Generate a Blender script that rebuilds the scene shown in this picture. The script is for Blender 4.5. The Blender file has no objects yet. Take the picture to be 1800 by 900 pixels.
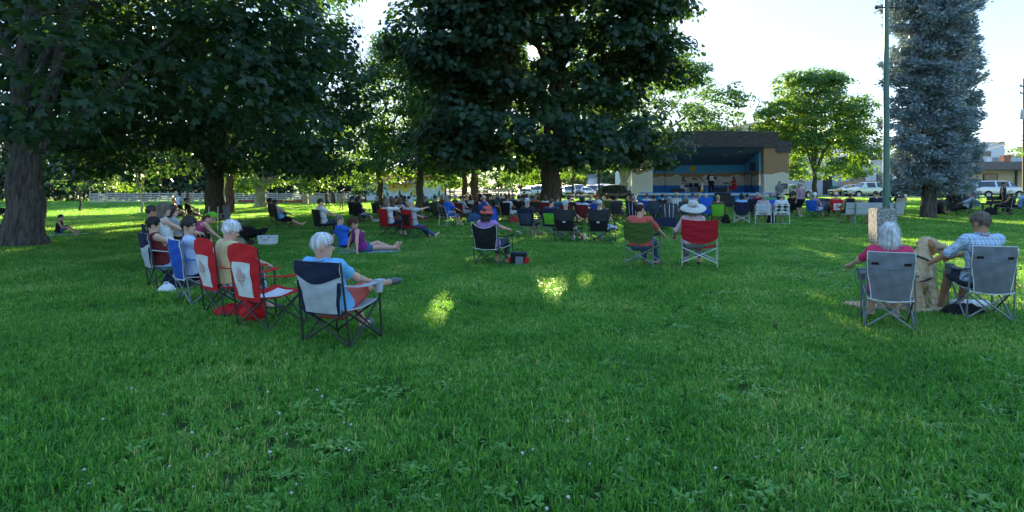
import bpy, bmesh, math, random
import numpy as np
from mathutils import Vector, Matrix, Euler
random.seed(7); RNG = np.random.default_rng(11)
SC = bpy.context.scene
COL = SC.collection
R = math.radians
# ------------------------------------------------------------------ camera, sky, sun, exposure
F = 1050.0; HY = 328.0; CAMH = 1.62        # focal length and horizon of the photograph in its own pixels, eye height
cam = bpy.data.cameras.new('camera'); camo = bpy.data.objects.new('camera', cam); COL.objects.link(camo)
camo.location = (0, 0, CAMH); camo.rotation_euler = (R(90), 0, 0)
cam.sensor_width = 36; cam.lens = 36 * F / 1800; cam.shift_y = -(450 - HY) / 1800
cam.clip_start = 0.05; cam.clip_end = 6000
SC.camera = camo
SUN_AZ = math.atan2(38, F)                 # measured from +Y towards +X
SUN_EL = math.atan(240 / math.hypot(F, 38))
SDIR = Vector((math.sin(SUN_AZ) * math.cos(SUN_EL), math.cos(SUN_AZ) * math.cos(SUN_EL), math.sin(SUN_EL)))
W = bpy.data.worlds.new('World'); SC.world = W; W.use_nodes = True
wn = W.node_tree.nodes; wl = W.node_tree.links; wn.clear()
sky = wn.new('ShaderNodeTexSky'); sky.sky_type = 'NISHITA'; sky.sun_disc = True; sky.sun_intensity = 0.004
sky.sun_size = R(0.8)
sky.sun_elevation = SUN_EL; sky.sun_rotation = SUN_AZ
sky.altitude = 350; sky.air_density = 1.0; sky.dust_density = 0.25; sky.ozone_density = 2.5
bg = wn.new('ShaderNodeBackground'); bg.inputs['Strength'].default_value = 0.15
wo = wn.new('ShaderNodeOutputWorld')
gm_ = wn.new('ShaderNodeGamma'); gm_.inputs['Gamma'].default_value = .16
wl.new(sky.outputs[0], gm_.inputs[0]); hs_ = wn.new('ShaderNodeHueSaturation'); hs_.inputs['Saturation'].default_value = 3.6; hs_.inputs['Hue'].default_value = .512
wl.new(gm_.outputs[0], hs_.inputs['Color']); tn_ = wn.new('ShaderNodeMix'); tn_.data_type = 'RGBA'; tn_.blend_type = 'MULTIPLY'; tn_.inputs['Factor'].default_value = 1; tn_.inputs['B'].default_value = (.79, .88, 1.0, 1)
wl.new(hs_.outputs[0], tn_.inputs['A']); wl.new(tn_.outputs['Result'], bg.inputs[0]); wl.new(bg.outputs[0], wo.inputs[0])
sl = bpy.data.lights.new('sun', 'SUN'); sl.energy = 3.4; sl.angle = R(0.55); sl.color = (1, 0.82, 0.55)
so = bpy.data.objects.new('sun', sl); COL.objects.link(so)
so.rotation_euler = SDIR.to_track_quat('Z', 'Y').to_euler()
SC.view_settings.view_transform = 'Standard'; SC.view_settings.look = 'None'
SC.view_settings.gamma = 1; SC.view_settings.use_curve_mapping = False
SC.view_settings.exposure = 3.22
SC.cycles.max_bounces = 8; SC.cycles.transparent_max_bounces = 8
SC.cycles.sample_clamp_indirect = 6.0
SC.cycles.use_denoising = True

# ------------------------------------------------------------------ terrain and pixel helpers
def smooth(a, b, x):
    t = np.clip((x - a) / (b - a), 0, 1); return t * t * (3 - 2 * t)
def GZ(x, y):
    t = smooth(12, 50, y); return float(t * (-0.05 + 0.5 * np.clip(x / 25, -1, 1)))
def GZa(x, y):
    return smooth(12, 50, y) * (-0.05 + 0.5 * np.clip(x / 25, -1, 1))
def G(px, py):
    """the lawn point that shows at a photograph pixel"""
    dx = (px - 900) / F; dz = (HY - py) / F; d = CAMH / max(-dz, .004)
    for _ in range(40):
        d = d * .5 + .5 * (CAMH - GZ(dx * d, d)) / max(-dz, .004)
    return Vector((dx * d, d, GZ(dx * d, d)))
def AT(px, py, d):
    return Vector(((px - 900) / F * d, d, CAMH + (HY - py) / F * d))
def ON(px, d):
    x = (px - 900) / F * d; return Vector((x, d, GZ(x, d)))

# ------------------------------------------------------------------ materials
def lin(c):
    return tuple((v / 12.92 if v <= .04045 else ((v + .055) / 1.055) ** 2.4) for v in c)
def hexc(h):
    return tuple(int(h[i:i + 2], 16) / 255 for i in (0, 2, 4))
MATS = {}
def M(name, col, rough=.8, var=.18, scale=6., bump=0., bscale=60., metal=0., spec=.3, stretch=(1, 1, 1), trans=0., coat=0., col2=None, sharp=False, sheen=0., bd=.02):
    """plain surface: base colour (linear rgb) with noise variation and fine relief"""
    if name in MATS: return MATS[name]
    m = bpy.data.materials.new(name); m.use_nodes = True; MATS[name] = m
    n = m.node_tree.nodes; l = m.node_tree.links
    b = n['Principled BSDF']; b.inputs['Roughness'].default_value = rough; b.inputs['Metallic'].default_value = metal
    b.inputs['Specular IOR Level'].default_value = spec
    if coat: b.inputs['Coat Weight'].default_value = coat; b.inputs['Coat Roughness'].default_value = .08
    if sheen: b.inputs['Sheen Weight'].default_value = sheen
    tc = n.new('ShaderNodeTexCoord'); mp = n.new('ShaderNodeMapping'); mp.inputs['Scale'].default_value = stretch
    l.new(tc.outputs['Object'], mp.inputs[0])
    nz = n.new('ShaderNodeTexNoise'); nz.inputs['Scale'].default_value = scale; nz.inputs['Detail'].default_value = 5
    l.new(mp.outputs[0], nz.inputs['Vector'])
    rp = n.new('ShaderNodeValToRGB')
    c2 = col2 if col2 else tuple(min(1, v * (1 + var)) for v in col)
    c1 = tuple(v * (1 - var) for v in col) if not col2 else col
    rp.color_ramp.elements[0].color = (*c1, 1); rp.color_ramp.elements[1].color = (*c2, 1)
    rp.color_ramp.elements[0].position = .47 if sharp else .32; rp.color_ramp.elements[1].position = .53 if sharp else .68
    l.new(nz.outputs['Fac'], rp.inputs[0]); l.new(rp.outputs[0], b.inputs['Base Color'])
    if bump:
        n2 = n.new('ShaderNodeTexNoise'); n2.inputs['Scale'].default_value = bscale; n2.inputs['Detail'].default_value = 4
        l.new(mp.outputs[0], n2.inputs['Vector'])
        bp = n.new('ShaderNodeBump'); bp.inputs['Strength'].default_value = bump; bp.inputs['Distance'].default_value = bd
        l.new(n2.outputs['Fac'], bp.inputs['Height']); l.new(bp.outputs[0], b.inputs['Normal'])
    if trans:
        t = n.new('ShaderNodeBsdfTranslucent'); l.new(rp.outputs[0], t.inputs[0])
        mx = n.new('ShaderNodeMixShader'); mx.inputs[0].default_value = trans
        l.new(b.outputs[0], mx.inputs[1]); l.new(t.outputs[0], mx.inputs[2])
        l.new(mx.outputs[0], n['Material Output'].inputs[0])
    return m
def fabric(name, col, bump=.35, var=.06, trans=.0):
    return M('fabric_' + name, col, rough=.85, var=var, scale=14, bump=bump, bscale=26, bd=.02, spec=.2, trans=trans)
def leafmat(name, c1, c2, trans=.45, tcol=None, rough=.45, pscale=.35, spec=.35):
    """foliage: random tone per leaf plus broad patches; light passes through the leaf"""
    m = bpy.data.materials.new(name); m.use_nodes = True; MATS[name] = m
    n = m.node_tree.nodes; l = m.node_tree.links; b = n['Principled BSDF']
    b.inputs['Roughness'].default_value = rough; b.inputs['Specular IOR Level'].default_value = spec
    at = n.new('ShaderNodeAttribute'); at.attribute_name = 'rnd'
    ge = n.new('ShaderNodeNewGeometry')
    nz = n.new('ShaderNodeTexNoise'); nz.inputs['Scale'].default_value = pscale; l.new(ge.outputs['Position'], nz.inputs['Vector'])
    ma = n.new('ShaderNodeMath'); ma.operation = 'ADD'; l.new(at.outputs['Fac'], ma.inputs[0]); l.new(nz.outputs['Fac'], ma.inputs[1])
    mu = n.new('ShaderNodeMath'); mu.operation = 'MULTIPLY'; mu.inputs[1].default_value = .5; l.new(ma.outputs[0], mu.inputs[0])
    rp = n.new('ShaderNodeValToRGB'); rp.color_ramp.elements[0].position = .15; rp.color_ramp.elements[1].position = .85
    rp.color_ramp.elements[0].color = (*c1, 1); rp.color_ramp.elements[1].color = (*c2, 1); l.new(mu.outputs[0], rp.inputs[0])
    l.new(rp.outputs[0], b.inputs['Base Color'])
    t = n.new('ShaderNodeBsdfTranslucent')
    mc = n.new('ShaderNodeMix'); mc.data_type = 'RGBA'; mc.blend_type = 'MULTIPLY'; mc.inputs['Factor'].default_value = 1
    l.new(rp.outputs[0], mc.inputs['A']); mc.inputs['B'].default_value = (*(tcol or (2.2, 1.9, .7)), 1)
    l.new(mc.outputs['Result'], t.inputs[0])
    mx = n.new('ShaderNodeMixShader'); mx.inputs[0].default_value = trans
    l.new(b.outputs[0], mx.inputs[1]); l.new(t.outputs[0], mx.inputs[2]); l.new(mx.outputs[0], n['Material Output'].inputs[0])
    return m

# ------------------------------------------------------------------ mesh helpers
def mesh_np(name, V, faces, smooth_=False, attrs=None):
    """mesh from numpy: V (n,3); faces is a list of (m,k) index arrays"""
    V = np.asarray(V, dtype=np.float32)
    faces = [np.asarray(f, dtype=np.int32) for f in faces if len(f)]
    me = bpy.data.meshes.new(name)
    me.vertices.add(len(V)); me.vertices.foreach_set('co', V.ravel())
    nl = sum(f.size for f in faces); npoly = sum(len(f) for f in faces)
    me.loops.add(nl); me.polygons.add(npoly)
    me.loops.foreach_set('vertex_index', np.concatenate([f.ravel() for f in faces]))
    tot = np.concatenate([np.full(len(f), f.shape[1], dtype=np.int32) for f in faces])
    st = np.concatenate([[0], np.cumsum(tot)[:-1]]).astype(np.int32)
    me.polygons.foreach_set('loop_start', st); me.polygons.foreach_set('loop_total', tot)
    me.polygons.foreach_set('use_smooth', np.full(npoly, smooth_, dtype=bool))
    if attrs:
        for k, a in attrs.items():
            at = me.attributes.new(k, 'FLOAT', 'POINT'); at.data.foreach_set('value', np.asarray(a, dtype=np.float32))
    me.update(calc_edges=True)
    return me
class MB:
    """collects boxes, tubes, lathes and sheets into one mesh"""
    def __init__(s): s.V = []; s.F = {}; s.n = 0
    def add(s, V, F):
        V = np.asarray(V, dtype=float).reshape(-1, 3)
        for f in F:
            s.F.setdefault(len(f), []).append([i + s.n for i in f])
        s.V.append(V); s.n += len(V); return s
    def box(s, c, size, rot=None, taper=1., bev=0.):
        x, y, z = [v / 2 for v in size]
        P = np.array([[-x, -y, -z], [x, -y, -z], [x, y, -z], [-x, y, -z], [-x * taper, -y * taper, z], [x * taper, -y * taper, z], [x * taper, y * taper, z], [-x * taper, y * taper, z]])
        if rot is not None:
            m = np.array((rot if isinstance(rot, Matrix) else Euler(rot).to_matrix())); P = P @ m.T
        s.add(P + np.array(c), [(0, 3, 2, 1), (4, 5, 6, 7), (0, 1, 5, 4), (1, 2, 6, 5), (2, 3, 7, 6), (3, 0, 4, 7)]); return s
    def tube(s, pts, r, n=8, cap=True):
        P = [Vector(p) for p in pts]; m = len(P)
        rr = r if hasattr(r, '__len__') else [r] * m
        V = []; up = None
        for i in range(m):
            t = (P[min(i + 1, m - 1)] - P[max(i - 1, 0)])
            t = t.normalized() if t.length > 1e-9 else Vector((0, 0, 1))
            if up is None:
                up = t.orthogonal().normalized()
            else:
                up = (up - t * up.dot(t)); up = up.normalized() if up.length > 1e-6 else t.orthogonal().normalized()
            w = t.cross(up)
            for k in range(n):
                a = 2 * math.pi * k / n
                V.append(P[i] + up * (math.cos(a) * rr[i]) + w * (math.sin(a) * rr[i]))
        Fs = []
        for i in range(m - 1):
            for k in range(n):
                k2 = (k + 1) % n; Fs.append((i * n + k, i * n + k2, (i + 1) * n + k2, (i + 1) * n + k))
        if cap: Fs.append(tuple(range(n))[::-1]); Fs.append(tuple((m - 1) * n + k for k in range(n)))
        s.add(np.array([tuple(v) for v in V]), Fs); return s
    def lathe(s, prof, c=(0, 0, 0), n=16, rot=None, sx=1., sy=1.):
        V = []; m = len(prof)
        for (r, z) in prof:
            for k in range(n):
                a = 2 * math.pi * k / n; V.append((r * math.cos(a) * sx, r * math.sin(a) * sy, z))
        V = np.array(V)
        if rot is not None: V = V @ np.array((rot if isinstance(rot, Matrix) else Euler(rot).to_matrix())).T
        Fs = []
        for i in range(m - 1):
            for k in range(n):
                k2 = (k + 1) % n; Fs.append((i * n + k, i * n + k2, (i + 1) * n + k2, (i + 1) * n + k))
        if prof[0][0] > 1e-4: Fs.append(tuple(range(n))[::-1])
        if prof[-1][0] > 1e-4: Fs.append(tuple((m - 1) * n + k for k in range(n)))
        s.add(V + np.array(c), Fs); return s
    def sheet(s, fn, nu, nv, thick=0.):
        """fn(u,v)->point for u,v in 0..1; thick > 0 gives it two sides and edges"""
        P = np.array([[fn(i / nu, j / nv) for j in range(nv + 1)] for i in range(nu + 1)], dtype=float)
        gu = np.gradient(P, axis=0); gv = np.gradient(P, axis=1); nn = np.cross(gu, gv); nn /= np.linalg.norm(nn, axis=2, keepdims=True) + 1e-9
        I = lambda i, j: i * (nv + 1) + j
        Fs = [(I(i, j), I(i + 1, j), I(i + 1, j + 1), I(i, j + 1)) for i in range(nu) for j in range(nv)]
        if not thick: s.add(P, Fs); return s
        N = (nu + 1) * (nv + 1)
        V = np.concatenate([(P + nn * thick / 2).reshape(-1, 3), (P - nn * thick / 2).reshape(-1, 3)])
        Fs2 = [tuple(N + k for k in f[::-1]) for f in Fs]
        rim = [I(i, 0) for i in range(nu + 1)] + [I(nu, j) for j in range(1, nv + 1)] + [I(i, nv) for i in range(nu - 1, -1, -1)] + [I(0, j) for j in range(nv - 1, 0, -1)]
        Fs3 = [(rim[k], N + rim[k], N + rim[(k + 1) % len(rim)], rim[(k + 1) % len(rim)]) for k in range(len(rim))]
        s.add(V, Fs + Fs2 + [f[::-1] for f in Fs3]); return s
    def prism(s, poly, axis='y', a=0., b=1.):
        """outline (list of 2-D points) swept along an axis from a to b"""
        k = len(poly)
        def P(p, t): return (t, p[0], p[1]) if axis == 'x' else ((p[0], t, p[1]) if axis == 'y' else (p[0], p[1], t))
        V = [P(p, a) for p in poly] + [P(p, b) for p in poly]
        Fs = [tuple(range(k))[::-1], tuple(range(k, 2 * k))] + [(i, (i + 1) % k, k + (i + 1) % k, k + i) for i in range(k)]
        s.add(V, Fs); return s
    def ball(s, c, r, n=10, m=7, rot=None):
        r = r if hasattr(r, '__len__') else (r, r, r)
        V = [(0, 0, -1)] + [(math.cos(2 * math.pi * k / n) * math.sin(math.pi * i / m), math.sin(2 * math.pi * k / n) * math.sin(math.pi * i / m), -math.cos(math.pi * i / m)) for i in range(1, m) for k in range(n)] + [(0, 0, 1)]
        V = np.array(V) * np.array(r)
        if rot is not None: V = V @ np.array((rot if isinstance(rot, Matrix) else Euler(rot).to_matrix())).T
        top = len(V) - 1
        Fs = [(0, 1 + (k + 1) % n, 1 + k) for k in range(n)] + [(1 + i * n + k, 1 + i * n + (k + 1) % n, 1 + (i + 1) * n + (k + 1) % n, 1 + (i + 1) * n + k) for i in range(m - 2) for k in range(n)] + [(top, 1 + (m - 2) * n + k, 1 + (m - 2) * n + (k + 1) % n) for k in range(n)]
        s.add(V + np.array(c), Fs); return s
    def mesh(s, name, smooth_=True):
        me = mesh_np(name, np.concatenate(s.V), list(s.F.values()), smooth_)
        return me
def link(name, me, mat=None, parent=None, loc=(0, 0, 0), rot=(0, 0, 0), scale=None, flat=False):
    o = bpy.data.objects.new(name, me); COL.objects.link(o)
    o.location = loc; o.rotation_euler = rot
    if scale is not None: o.scale = scale if hasattr(scale, '__len__') else (scale,) * 3
    if mat is not None:
        if not me.materials: me.materials.append(None)
        for i in range(len(me.materials)):
            o.material_slots[i].link = 'OBJECT'
        o.material_slots[0].material = mat
    if parent is not None: o.parent = parent
    return o
def autosmooth(me, ang=40):
    """sharp shading across hard edges"""
    bm = bmesh.new(); bm.from_mesh(me)
    for e in bm.edges:
        if len(e.link_faces) == 2 and e.calc_face_angle(0) > R(ang): e.smooth = False
        else: e.smooth = True
    for f in bm.faces: f.smooth = True
    bm.to_mesh(me); bm.free(); return me
def part(name, mb, mat, parent, sm=True, **k):
    me = mb.mesh(name, False)
    if sm: autosmooth(me)
    return link(name, me, mat, parent, **k)
def tag(o, label=None, cat=None, group=None, kind=None):
    if label: o['label'] = label
    if cat: o['category'] = cat
    if group: o['group'] = group
    if kind: o['kind'] = kind
    return o
def thing(name, label, cat, loc=(0, 0, 0), rz=0., group=None):
    o = bpy.data.objects.new(name, None); COL.objects.link(o); o.empty_display_size = .2
    o.location = loc; o.rotation_euler = (0, 0, rz)
    return tag(o, label, cat, group)
def noise3(P, seed=0, f=1.):
    """cheap smooth pseudo-noise in -1..1 for arrays of points"""
    P = np.asarray(P) * f; r = np.random.default_rng(seed); out = 0
    for k in range(5):
        w = r.normal(size=3) * (1 + .45 * k); out = out + np.sin(P @ w + r.uniform(0, 6.28)) / (1 + .25 * k)
    return out / 2.6
# ------------------------------------------------------------------ ground
def build_ground():
    xs = np.concatenate([-np.geomspace(2500, 90, 10), np.linspace(-80, 80, 81), np.geomspace(90, 2500, 10)])
    ys = np.concatenate([[-400, -60, -20, -8], np.linspace(-4, 60, 65), np.linspace(63, 140, 26), np.geomspace(160, 4000, 10)])
    X, Y = np.meshgrid(xs, ys, indexing='ij'); Z = GZa(X, Y)
    V = np.stack([X, Y, Z], -1).reshape(-1, 3); ny = len(ys)
    I = np.arange(len(xs) * ny).reshape(len(xs), ny)
    Fq = np.stack([I[:-1, :-1], I[1:, :-1], I[1:, 1:], I[:-1, 1:]], -1).reshape(-1, 4)
    m = bpy.data.materials.new('lawn_ground'); m.use_nodes = True
    n = m.node_tree.nodes; l = m.node_tree.links; b = n['Principled BSDF']; b.inputs['Roughness'].default_value = .9; b.inputs['Specular IOR Level'].default_value = .1
    ge = n.new('ShaderNodeNewGeometry')
    n1 = n.new('ShaderNodeTexNoise'); n1.inputs['Scale'].default_value = .35; n1.inputs['Detail'].default_value = 6
    n2 = n.new('ShaderNodeTexNoise'); n2.inputs['Scale'].default_value = 9; n2.inputs['Detail'].default_value = 8; n2.inputs['Roughness'].default_value = .75
    l.new(ge.outputs['Position'], n1.inputs['Vector']); l.new(ge.outputs['Position'], n2.inputs['Vector'])
    ad = n.new('ShaderNodeMath'); ad.operation = 'ADD'; l.new(n1.outputs['Fac'], ad.inputs[0]); l.new(n2.outputs['Fac'], ad.inputs[1])
    mu = n.new('ShaderNodeMath'); mu.operation = 'MULTIPLY'; mu.inputs[1].default_value = .5; l.new(ad.outputs[0], mu.inputs[0])
    rp = n.new('ShaderNodeValToRGB'); e = rp.color_ramp.elements
    e[0].position = .38; e[0].color = (.028, .060, .014, 1); e[1].position = .62; e[1].color = (.060, .115, .024, 1)
    l.new(mu.outputs[0], rp.inputs[0]); l.new(rp.outputs[0], b.inputs['Base Color'])
    bp = n.new('ShaderNodeBump'); bp.inputs['Strength'].default_value = .9; bp.inputs['Distance'].default_value = .05
    l.new(n2.outputs['Fac'], bp.inputs['Height']); l.new(bp.outputs[0], b.inputs['Normal'])
    o = link('ground', mesh_np('ground', V, [Fq], True), m); tag(o, kind='structure'); return o
build_ground()

# ------------------------------------------------------------------ grass
def grass_mat():
    m = bpy.data.materials.new('grass_blades'); m.use_nodes = True
    n = m.node_tree.nodes; l = m.node_tree.links; b = n['Principled BSDF']
    b.inputs['Roughness'].default_value = .42; b.inputs['Specular IOR Level'].default_value = .35
    at = n.new('ShaderNodeAttribute'); at.attribute_name = 'rnd'
    ge = n.new('ShaderNodeNewGeometry')
    nz = n.new('ShaderNodeTexNoise'); nz.inputs['Scale'].default_value = .7; nz.inputs['Detail'].default_value = 4; l.new(ge.outputs['Position'], nz.inputs['Vector'])
    ma = n.new('ShaderNodeMath'); ma.operation = 'MULTIPLY_ADD'; ma.inputs[1].default_value = 1.9; ma.inputs[2].default_value = -.42
    l.new(nz.outputs['Fac'], ma.inputs[0])
    ad = n.new('ShaderNodeMath'); ad.operation = 'MULTIPLY_ADD'; ad.inputs[1].default_value = 1.5; l.new(at.outputs['Fac'], ad.inputs[0]); l.new(ma.outputs[0], ad.inputs[2])
    mu = n.new('ShaderNodeMath'); mu.operation = 'MULTIPLY_ADD'; mu.inputs[1].default_value = .5; mu.inputs[2].default_value = -.12; l.new(ad.outputs[0], mu.inputs[0])
    rp = n.new('ShaderNodeValToRGB'); e = rp.color_ramp.elements
    e[0].position = .12; e[0].color = (.044, .150, .032, 1); e[1].position = .95; e[1].color = (.44, .46, .22, 1)
    x = e.new(.5); x.color = (.080, .268, .044, 1); x = e.new(.80); x.color = (.17, .385, .065, 1)
    l.new(mu.outputs[0], rp.inputs[0]); l.new(rp.outputs[0], b.inputs['Base Color'])
    t = n.new('ShaderNodeBsdfTranslucent'); mc = n.new('ShaderNodeMix'); mc.data_type = 'RGBA'; mc.blend_type = 'MULTIPLY'; mc.inputs['Factor'].default_value = 1
    l.new(rp.outputs[0], mc.inputs['A']); mc.inputs['B'].default_value = (2.2, 1.9, .8, 1); l.new(mc.outputs['Result'], t.inputs[0])
    mx = n.new('ShaderNodeMixShader'); mx.inputs[0].default_value = .4
    l.new(b.outputs[0], mx.inputs[1]); l.new(t.outputs[0], mx.inputs[2]); l.new(mx.outputs[0], n['Material Output'].inputs[0])
    return m
GRASS = grass_mat()
def grass_patch(size, count, hgt, wid, seed):
    r = np.random.default_rng(seed)
    # blades come in little tussocks
    k = max(6, count // 9); tc = r.uniform(-size / 2, size / 2, (k, 2)); tl = r.uniform(0, 6.28, k)
    ci = r.integers(0, k, count); base = tc[ci] + r.normal(0, size * .05, (count, 2))
    ang = r.uniform(0, 6.28, count); lean = tl[ci] + r.normal(0, .9, count); bend = np.abs(r.normal(.55, .35, count))
    h = hgt * r.uniform(.35, 1.35, count); w = wid * r.uniform(.6, 1.4, count)
    ld = np.stack([np.cos(lean), np.sin(lean)], 1); wd = np.stack([np.cos(ang), np.sin(ang)], 1)
    V = np.zeros((count, 5, 3))
    V[:, 0, :2] = base - wd * w[:, None] / 2; V[:, 1, :2] = base + wd * w[:, None] / 2
    m = base + ld * (h * bend * .35)[:, None]
    V[:, 2, :2] = m - wd * w[:, None] * .42; V[:, 3, :2] = m + wd * w[:, None] * .42; V[:, 2, 2] = V[:, 3, 2] = h * .6
    V[:, 4, :2] = base + ld * (h * bend)[:, None]; V[:, 4, 2] = h * (1.05 - .35 * np.minimum(bend, 1.3))
    V[:, 0:2, 2] = -.01
    i = np.arange(count)[:, None] * 5
    q = i + np.array([[0, 1, 3, 2]]); t = i + np.array([[2, 3, 4]])
    me = mesh_np('grass_tuft', V.reshape(-1, 3), [q, t], False, {'rnd': np.repeat(r.uniform(0, 1, count), 5)})
    me.materials.append(GRASS); return me
def scatter(name, pts, rz, scl, idx, srcs, tilt=None):
    """one object of instanced tufts: points with rotation, size and kind"""
    src = bpy.data.collections.new(name + '_kinds')
    for k, me in enumerate(srcs):
        src.objects.link(bpy.data.objects.new('%s_kind_%02d' % (name, k), me))
    me = bpy.data.meshes.new(name); me.vertices.add(len(pts)); me.vertices.foreach_set('co', np.asarray(pts, dtype=np.float32).ravel())
    rot = np.zeros((len(pts), 3), dtype=np.float32); rot[:, 2] = rz
    if tilt is not None: rot[:, :2] = tilt
    a = me.attributes.new('rot', 'FLOAT_VECTOR', 'POINT'); a.data.foreach_set('vector', rot.ravel())
    a = me.attributes.new('scl', 'FLOAT', 'POINT'); a.data.foreach_set('value', np.asarray(scl, dtype=np.float32))
    a = me.attributes.new('idx', 'INT', 'POINT'); a.data.foreach_set('value', np.asarray(idx, dtype=np.int32))
    ng = bpy.data.node_groups.new(name, 'GeometryNodeTree')
    ng.interface.new_socket('Geometry', in_out='INPUT', socket_type='NodeSocketGeometry'); ng.interface.new_socket('Geometry', in_out='OUTPUT', socket_type='NodeSocketGeometry')
    gi = ng.nodes.new('NodeGroupInput'); go = ng.nodes.new('NodeGroupOutput'); ip = ng.nodes.new('GeometryNodeInstanceOnPoints')
    ci = ng.nodes.new('GeometryNodeCollectionInfo'); ci.inputs['Collection'].default_value = src; ci.inputs['Separate Children'].default_value = True
    def na(nm, ty):
        x = ng.nodes.new('GeometryNodeInputNamedAttribute'); x.data_type = ty; x.inputs['Name'].default_value = nm; return x.outputs['Attribute']
    L = ng.links.new
    L(gi.outputs[0], ip.inputs['Points']); L(ci.outputs[0], ip.inputs['Instance']); ip.inputs['Pick Instance'].default_value = True
    L(na('idx', 'INT'), ip.inputs['Instance Index']); L(na('rot', 'FLOAT_VECTOR'), ip.inputs['Rotation']); L(na('scl', 'FLOAT'), ip.inputs['Scale'])
    L(ip.outputs[0], go.inputs[0])
    o = link(name, me); md = o.modifiers.new('instances', 'NODES'); md.node_group = ng
    return o
def field(d0, d1, dens, seed):
    r = np.random.default_rng(seed); st = 1 / math.sqrt(dens); w = d1 * .95 + 2
    x, y = np.meshgrid(np.arange(-w, w, st), np.arange(d0, d1, st)); x = x.ravel(); y = y.ravel()
    x = x + r.uniform(-.6, .6, len(x)) * st; y = y + r.uniform(-.6, .6, len(y)) * st
    k = np.abs(x) < y * .95 + 2; x = x[k]; y = y[k]
    return np.stack([x, y, GZa(x, y)], 1), r
def build_grass():
    for nm, d0, d1, size, cnt, hg, wd, dens, seed in (('a', 1.6, 7.5, .30, 230, .060, .0078, 42, 1), ('b', 7.2, 17, .45, 270, .056, .0115, 16, 2), ('c', 16.5, 48, .8, 420, .058, .018, 3.4, 3), ('d', 47, 98, 1.7, 600, .07, .042, .75, 4)):
        P, r = field(d0, d1, dens, seed); n = len(P)
        lush = .92 + .22 * noise3(P, 5, .9) + .18 * noise3(P, 9, 3.)
        o = scatter('grass', P, r.uniform(0, 6.28, n), np.clip(lush * r.uniform(.85, 1.25, n), .72, 1.5), r.integers(0, 6, n), [grass_patch(size, cnt, hg, wd, seed * 50 + k) for k in range(6)])
        tag(o, {'a': 'long uneven lawn grass spread before all the chairs', 'b': 'mown green lawn grass around the camp chairs', 'c': 'short lawn grass under the trees before the bandshell', 'd': 'far lawn grass running up to the fence and street'}[nm], 'grass', kind='stuff')
    # broad-leaved weeds: clover and plantain rosettes among the blades
    def weed(seed, n, L, wd):
        r = np.random.default_rng(seed); V = []; Q = []; rn = []
        for i in range(n):
            a = r.uniform(0, 6.28); l_ = L * r.uniform(.5, 1.1); e = r.uniform(.25, 1.0); w = wd * r.uniform(.7, 1.2)
            b = r.normal(0, .05, 2); d = np.array([math.cos(a), math.sin(a)]); s = np.array([-d[1], d[0]]); k = len(V)
            for t, ww in ((0, .15), (.3, .8), (.65, 1.), (.88, .6), (1.0, .08)):
                p = b + d * l_ * t * math.cos(e * .8); z = l_ * (math.sin(e) * t - .35 * t * t) + .022
                V += [(*(p - s * w * ww / 2), z + w * ww * .12), (*(p + s * w * ww / 2), z + w * ww * .12)]
            for j in range(4): Q.append((k + 2 * j, k + 2 * j + 1, k + 2 * j + 3, k + 2 * j + 2))
            rn += [r.uniform(.25, .75)] * 10
        me = mesh_np('weed', np.array(V), [np.array(Q)], True, {'rnd': np.array(rn)}); me.materials.append(WEED); return me
    WEED = leafmat('weed_leaf', (.070, .20, .035), (.20, .42, .09), trans=.3, rough=.4, pscale=.8)
    P, r = field(1.8, 18, 60, 21)
    k = (noise3(P, 31, .55) + .35 * noise3(P, 33, 2.) + .05 * P[:, 0] - .03 * P[:, 1]) > r.uniform(-.7, 1.1, len(P)); P = P[k]; n = len(P)
    o = scatter('weeds', P, r.uniform(0, 6.28, n), r.uniform(.50, 1.05, n), r.integers(0, 5, n), [weed(60 + q, 12 + 3 * q, .050 + .007 * q, .026 + .004 * (q % 3)) for q in range(5)])
    tag(o, 'broad green weed leaves spread through the lawn', 'weeds', kind='stuff')
    # white clover heads
    def clover(seed):
        r = np.random.default_rng(seed); mb = MB(); h = .045
        mb.tube([(0, 0, 0), (.004, .003, h)], .0012, 4)
        for q in range(22):
            v = r.normal(size=3); v /= np.linalg.norm(v); v[2] = abs(v[2]) * .9 - .15
            c = np.array([.004, .003, h]) + v * .007
            mb.ball(c, (.0032, .0032, .0045), 5, 4)
        me = mb.mesh('clover', True); me.materials.append(M('clover_white', (.62, .60, .52), var=.1)); return me
    P, r = field(2.2, 26, 22, 41)
    k = (noise3(P, 51, .5) + .3 * noise3(P, 53, 1.7) + .085 * np.clip(P[:, 0], -6, 6)) > r.uniform(.25, 2.0, len(P)); P = P[k]; n = len(P)
    o = scatter('clover_flowers', P, r.uniform(0, 6.28, n), r.uniform(.65, 1.1, n), r.integers(0, 3, n), [clover(80 + q) for q in range(3)], tilt=r.normal(0, .25, (n, 2)))
    tag(o, 'small white clover heads dotted over the lawn', 'clover', kind='stuff')
build_grass()

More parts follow.
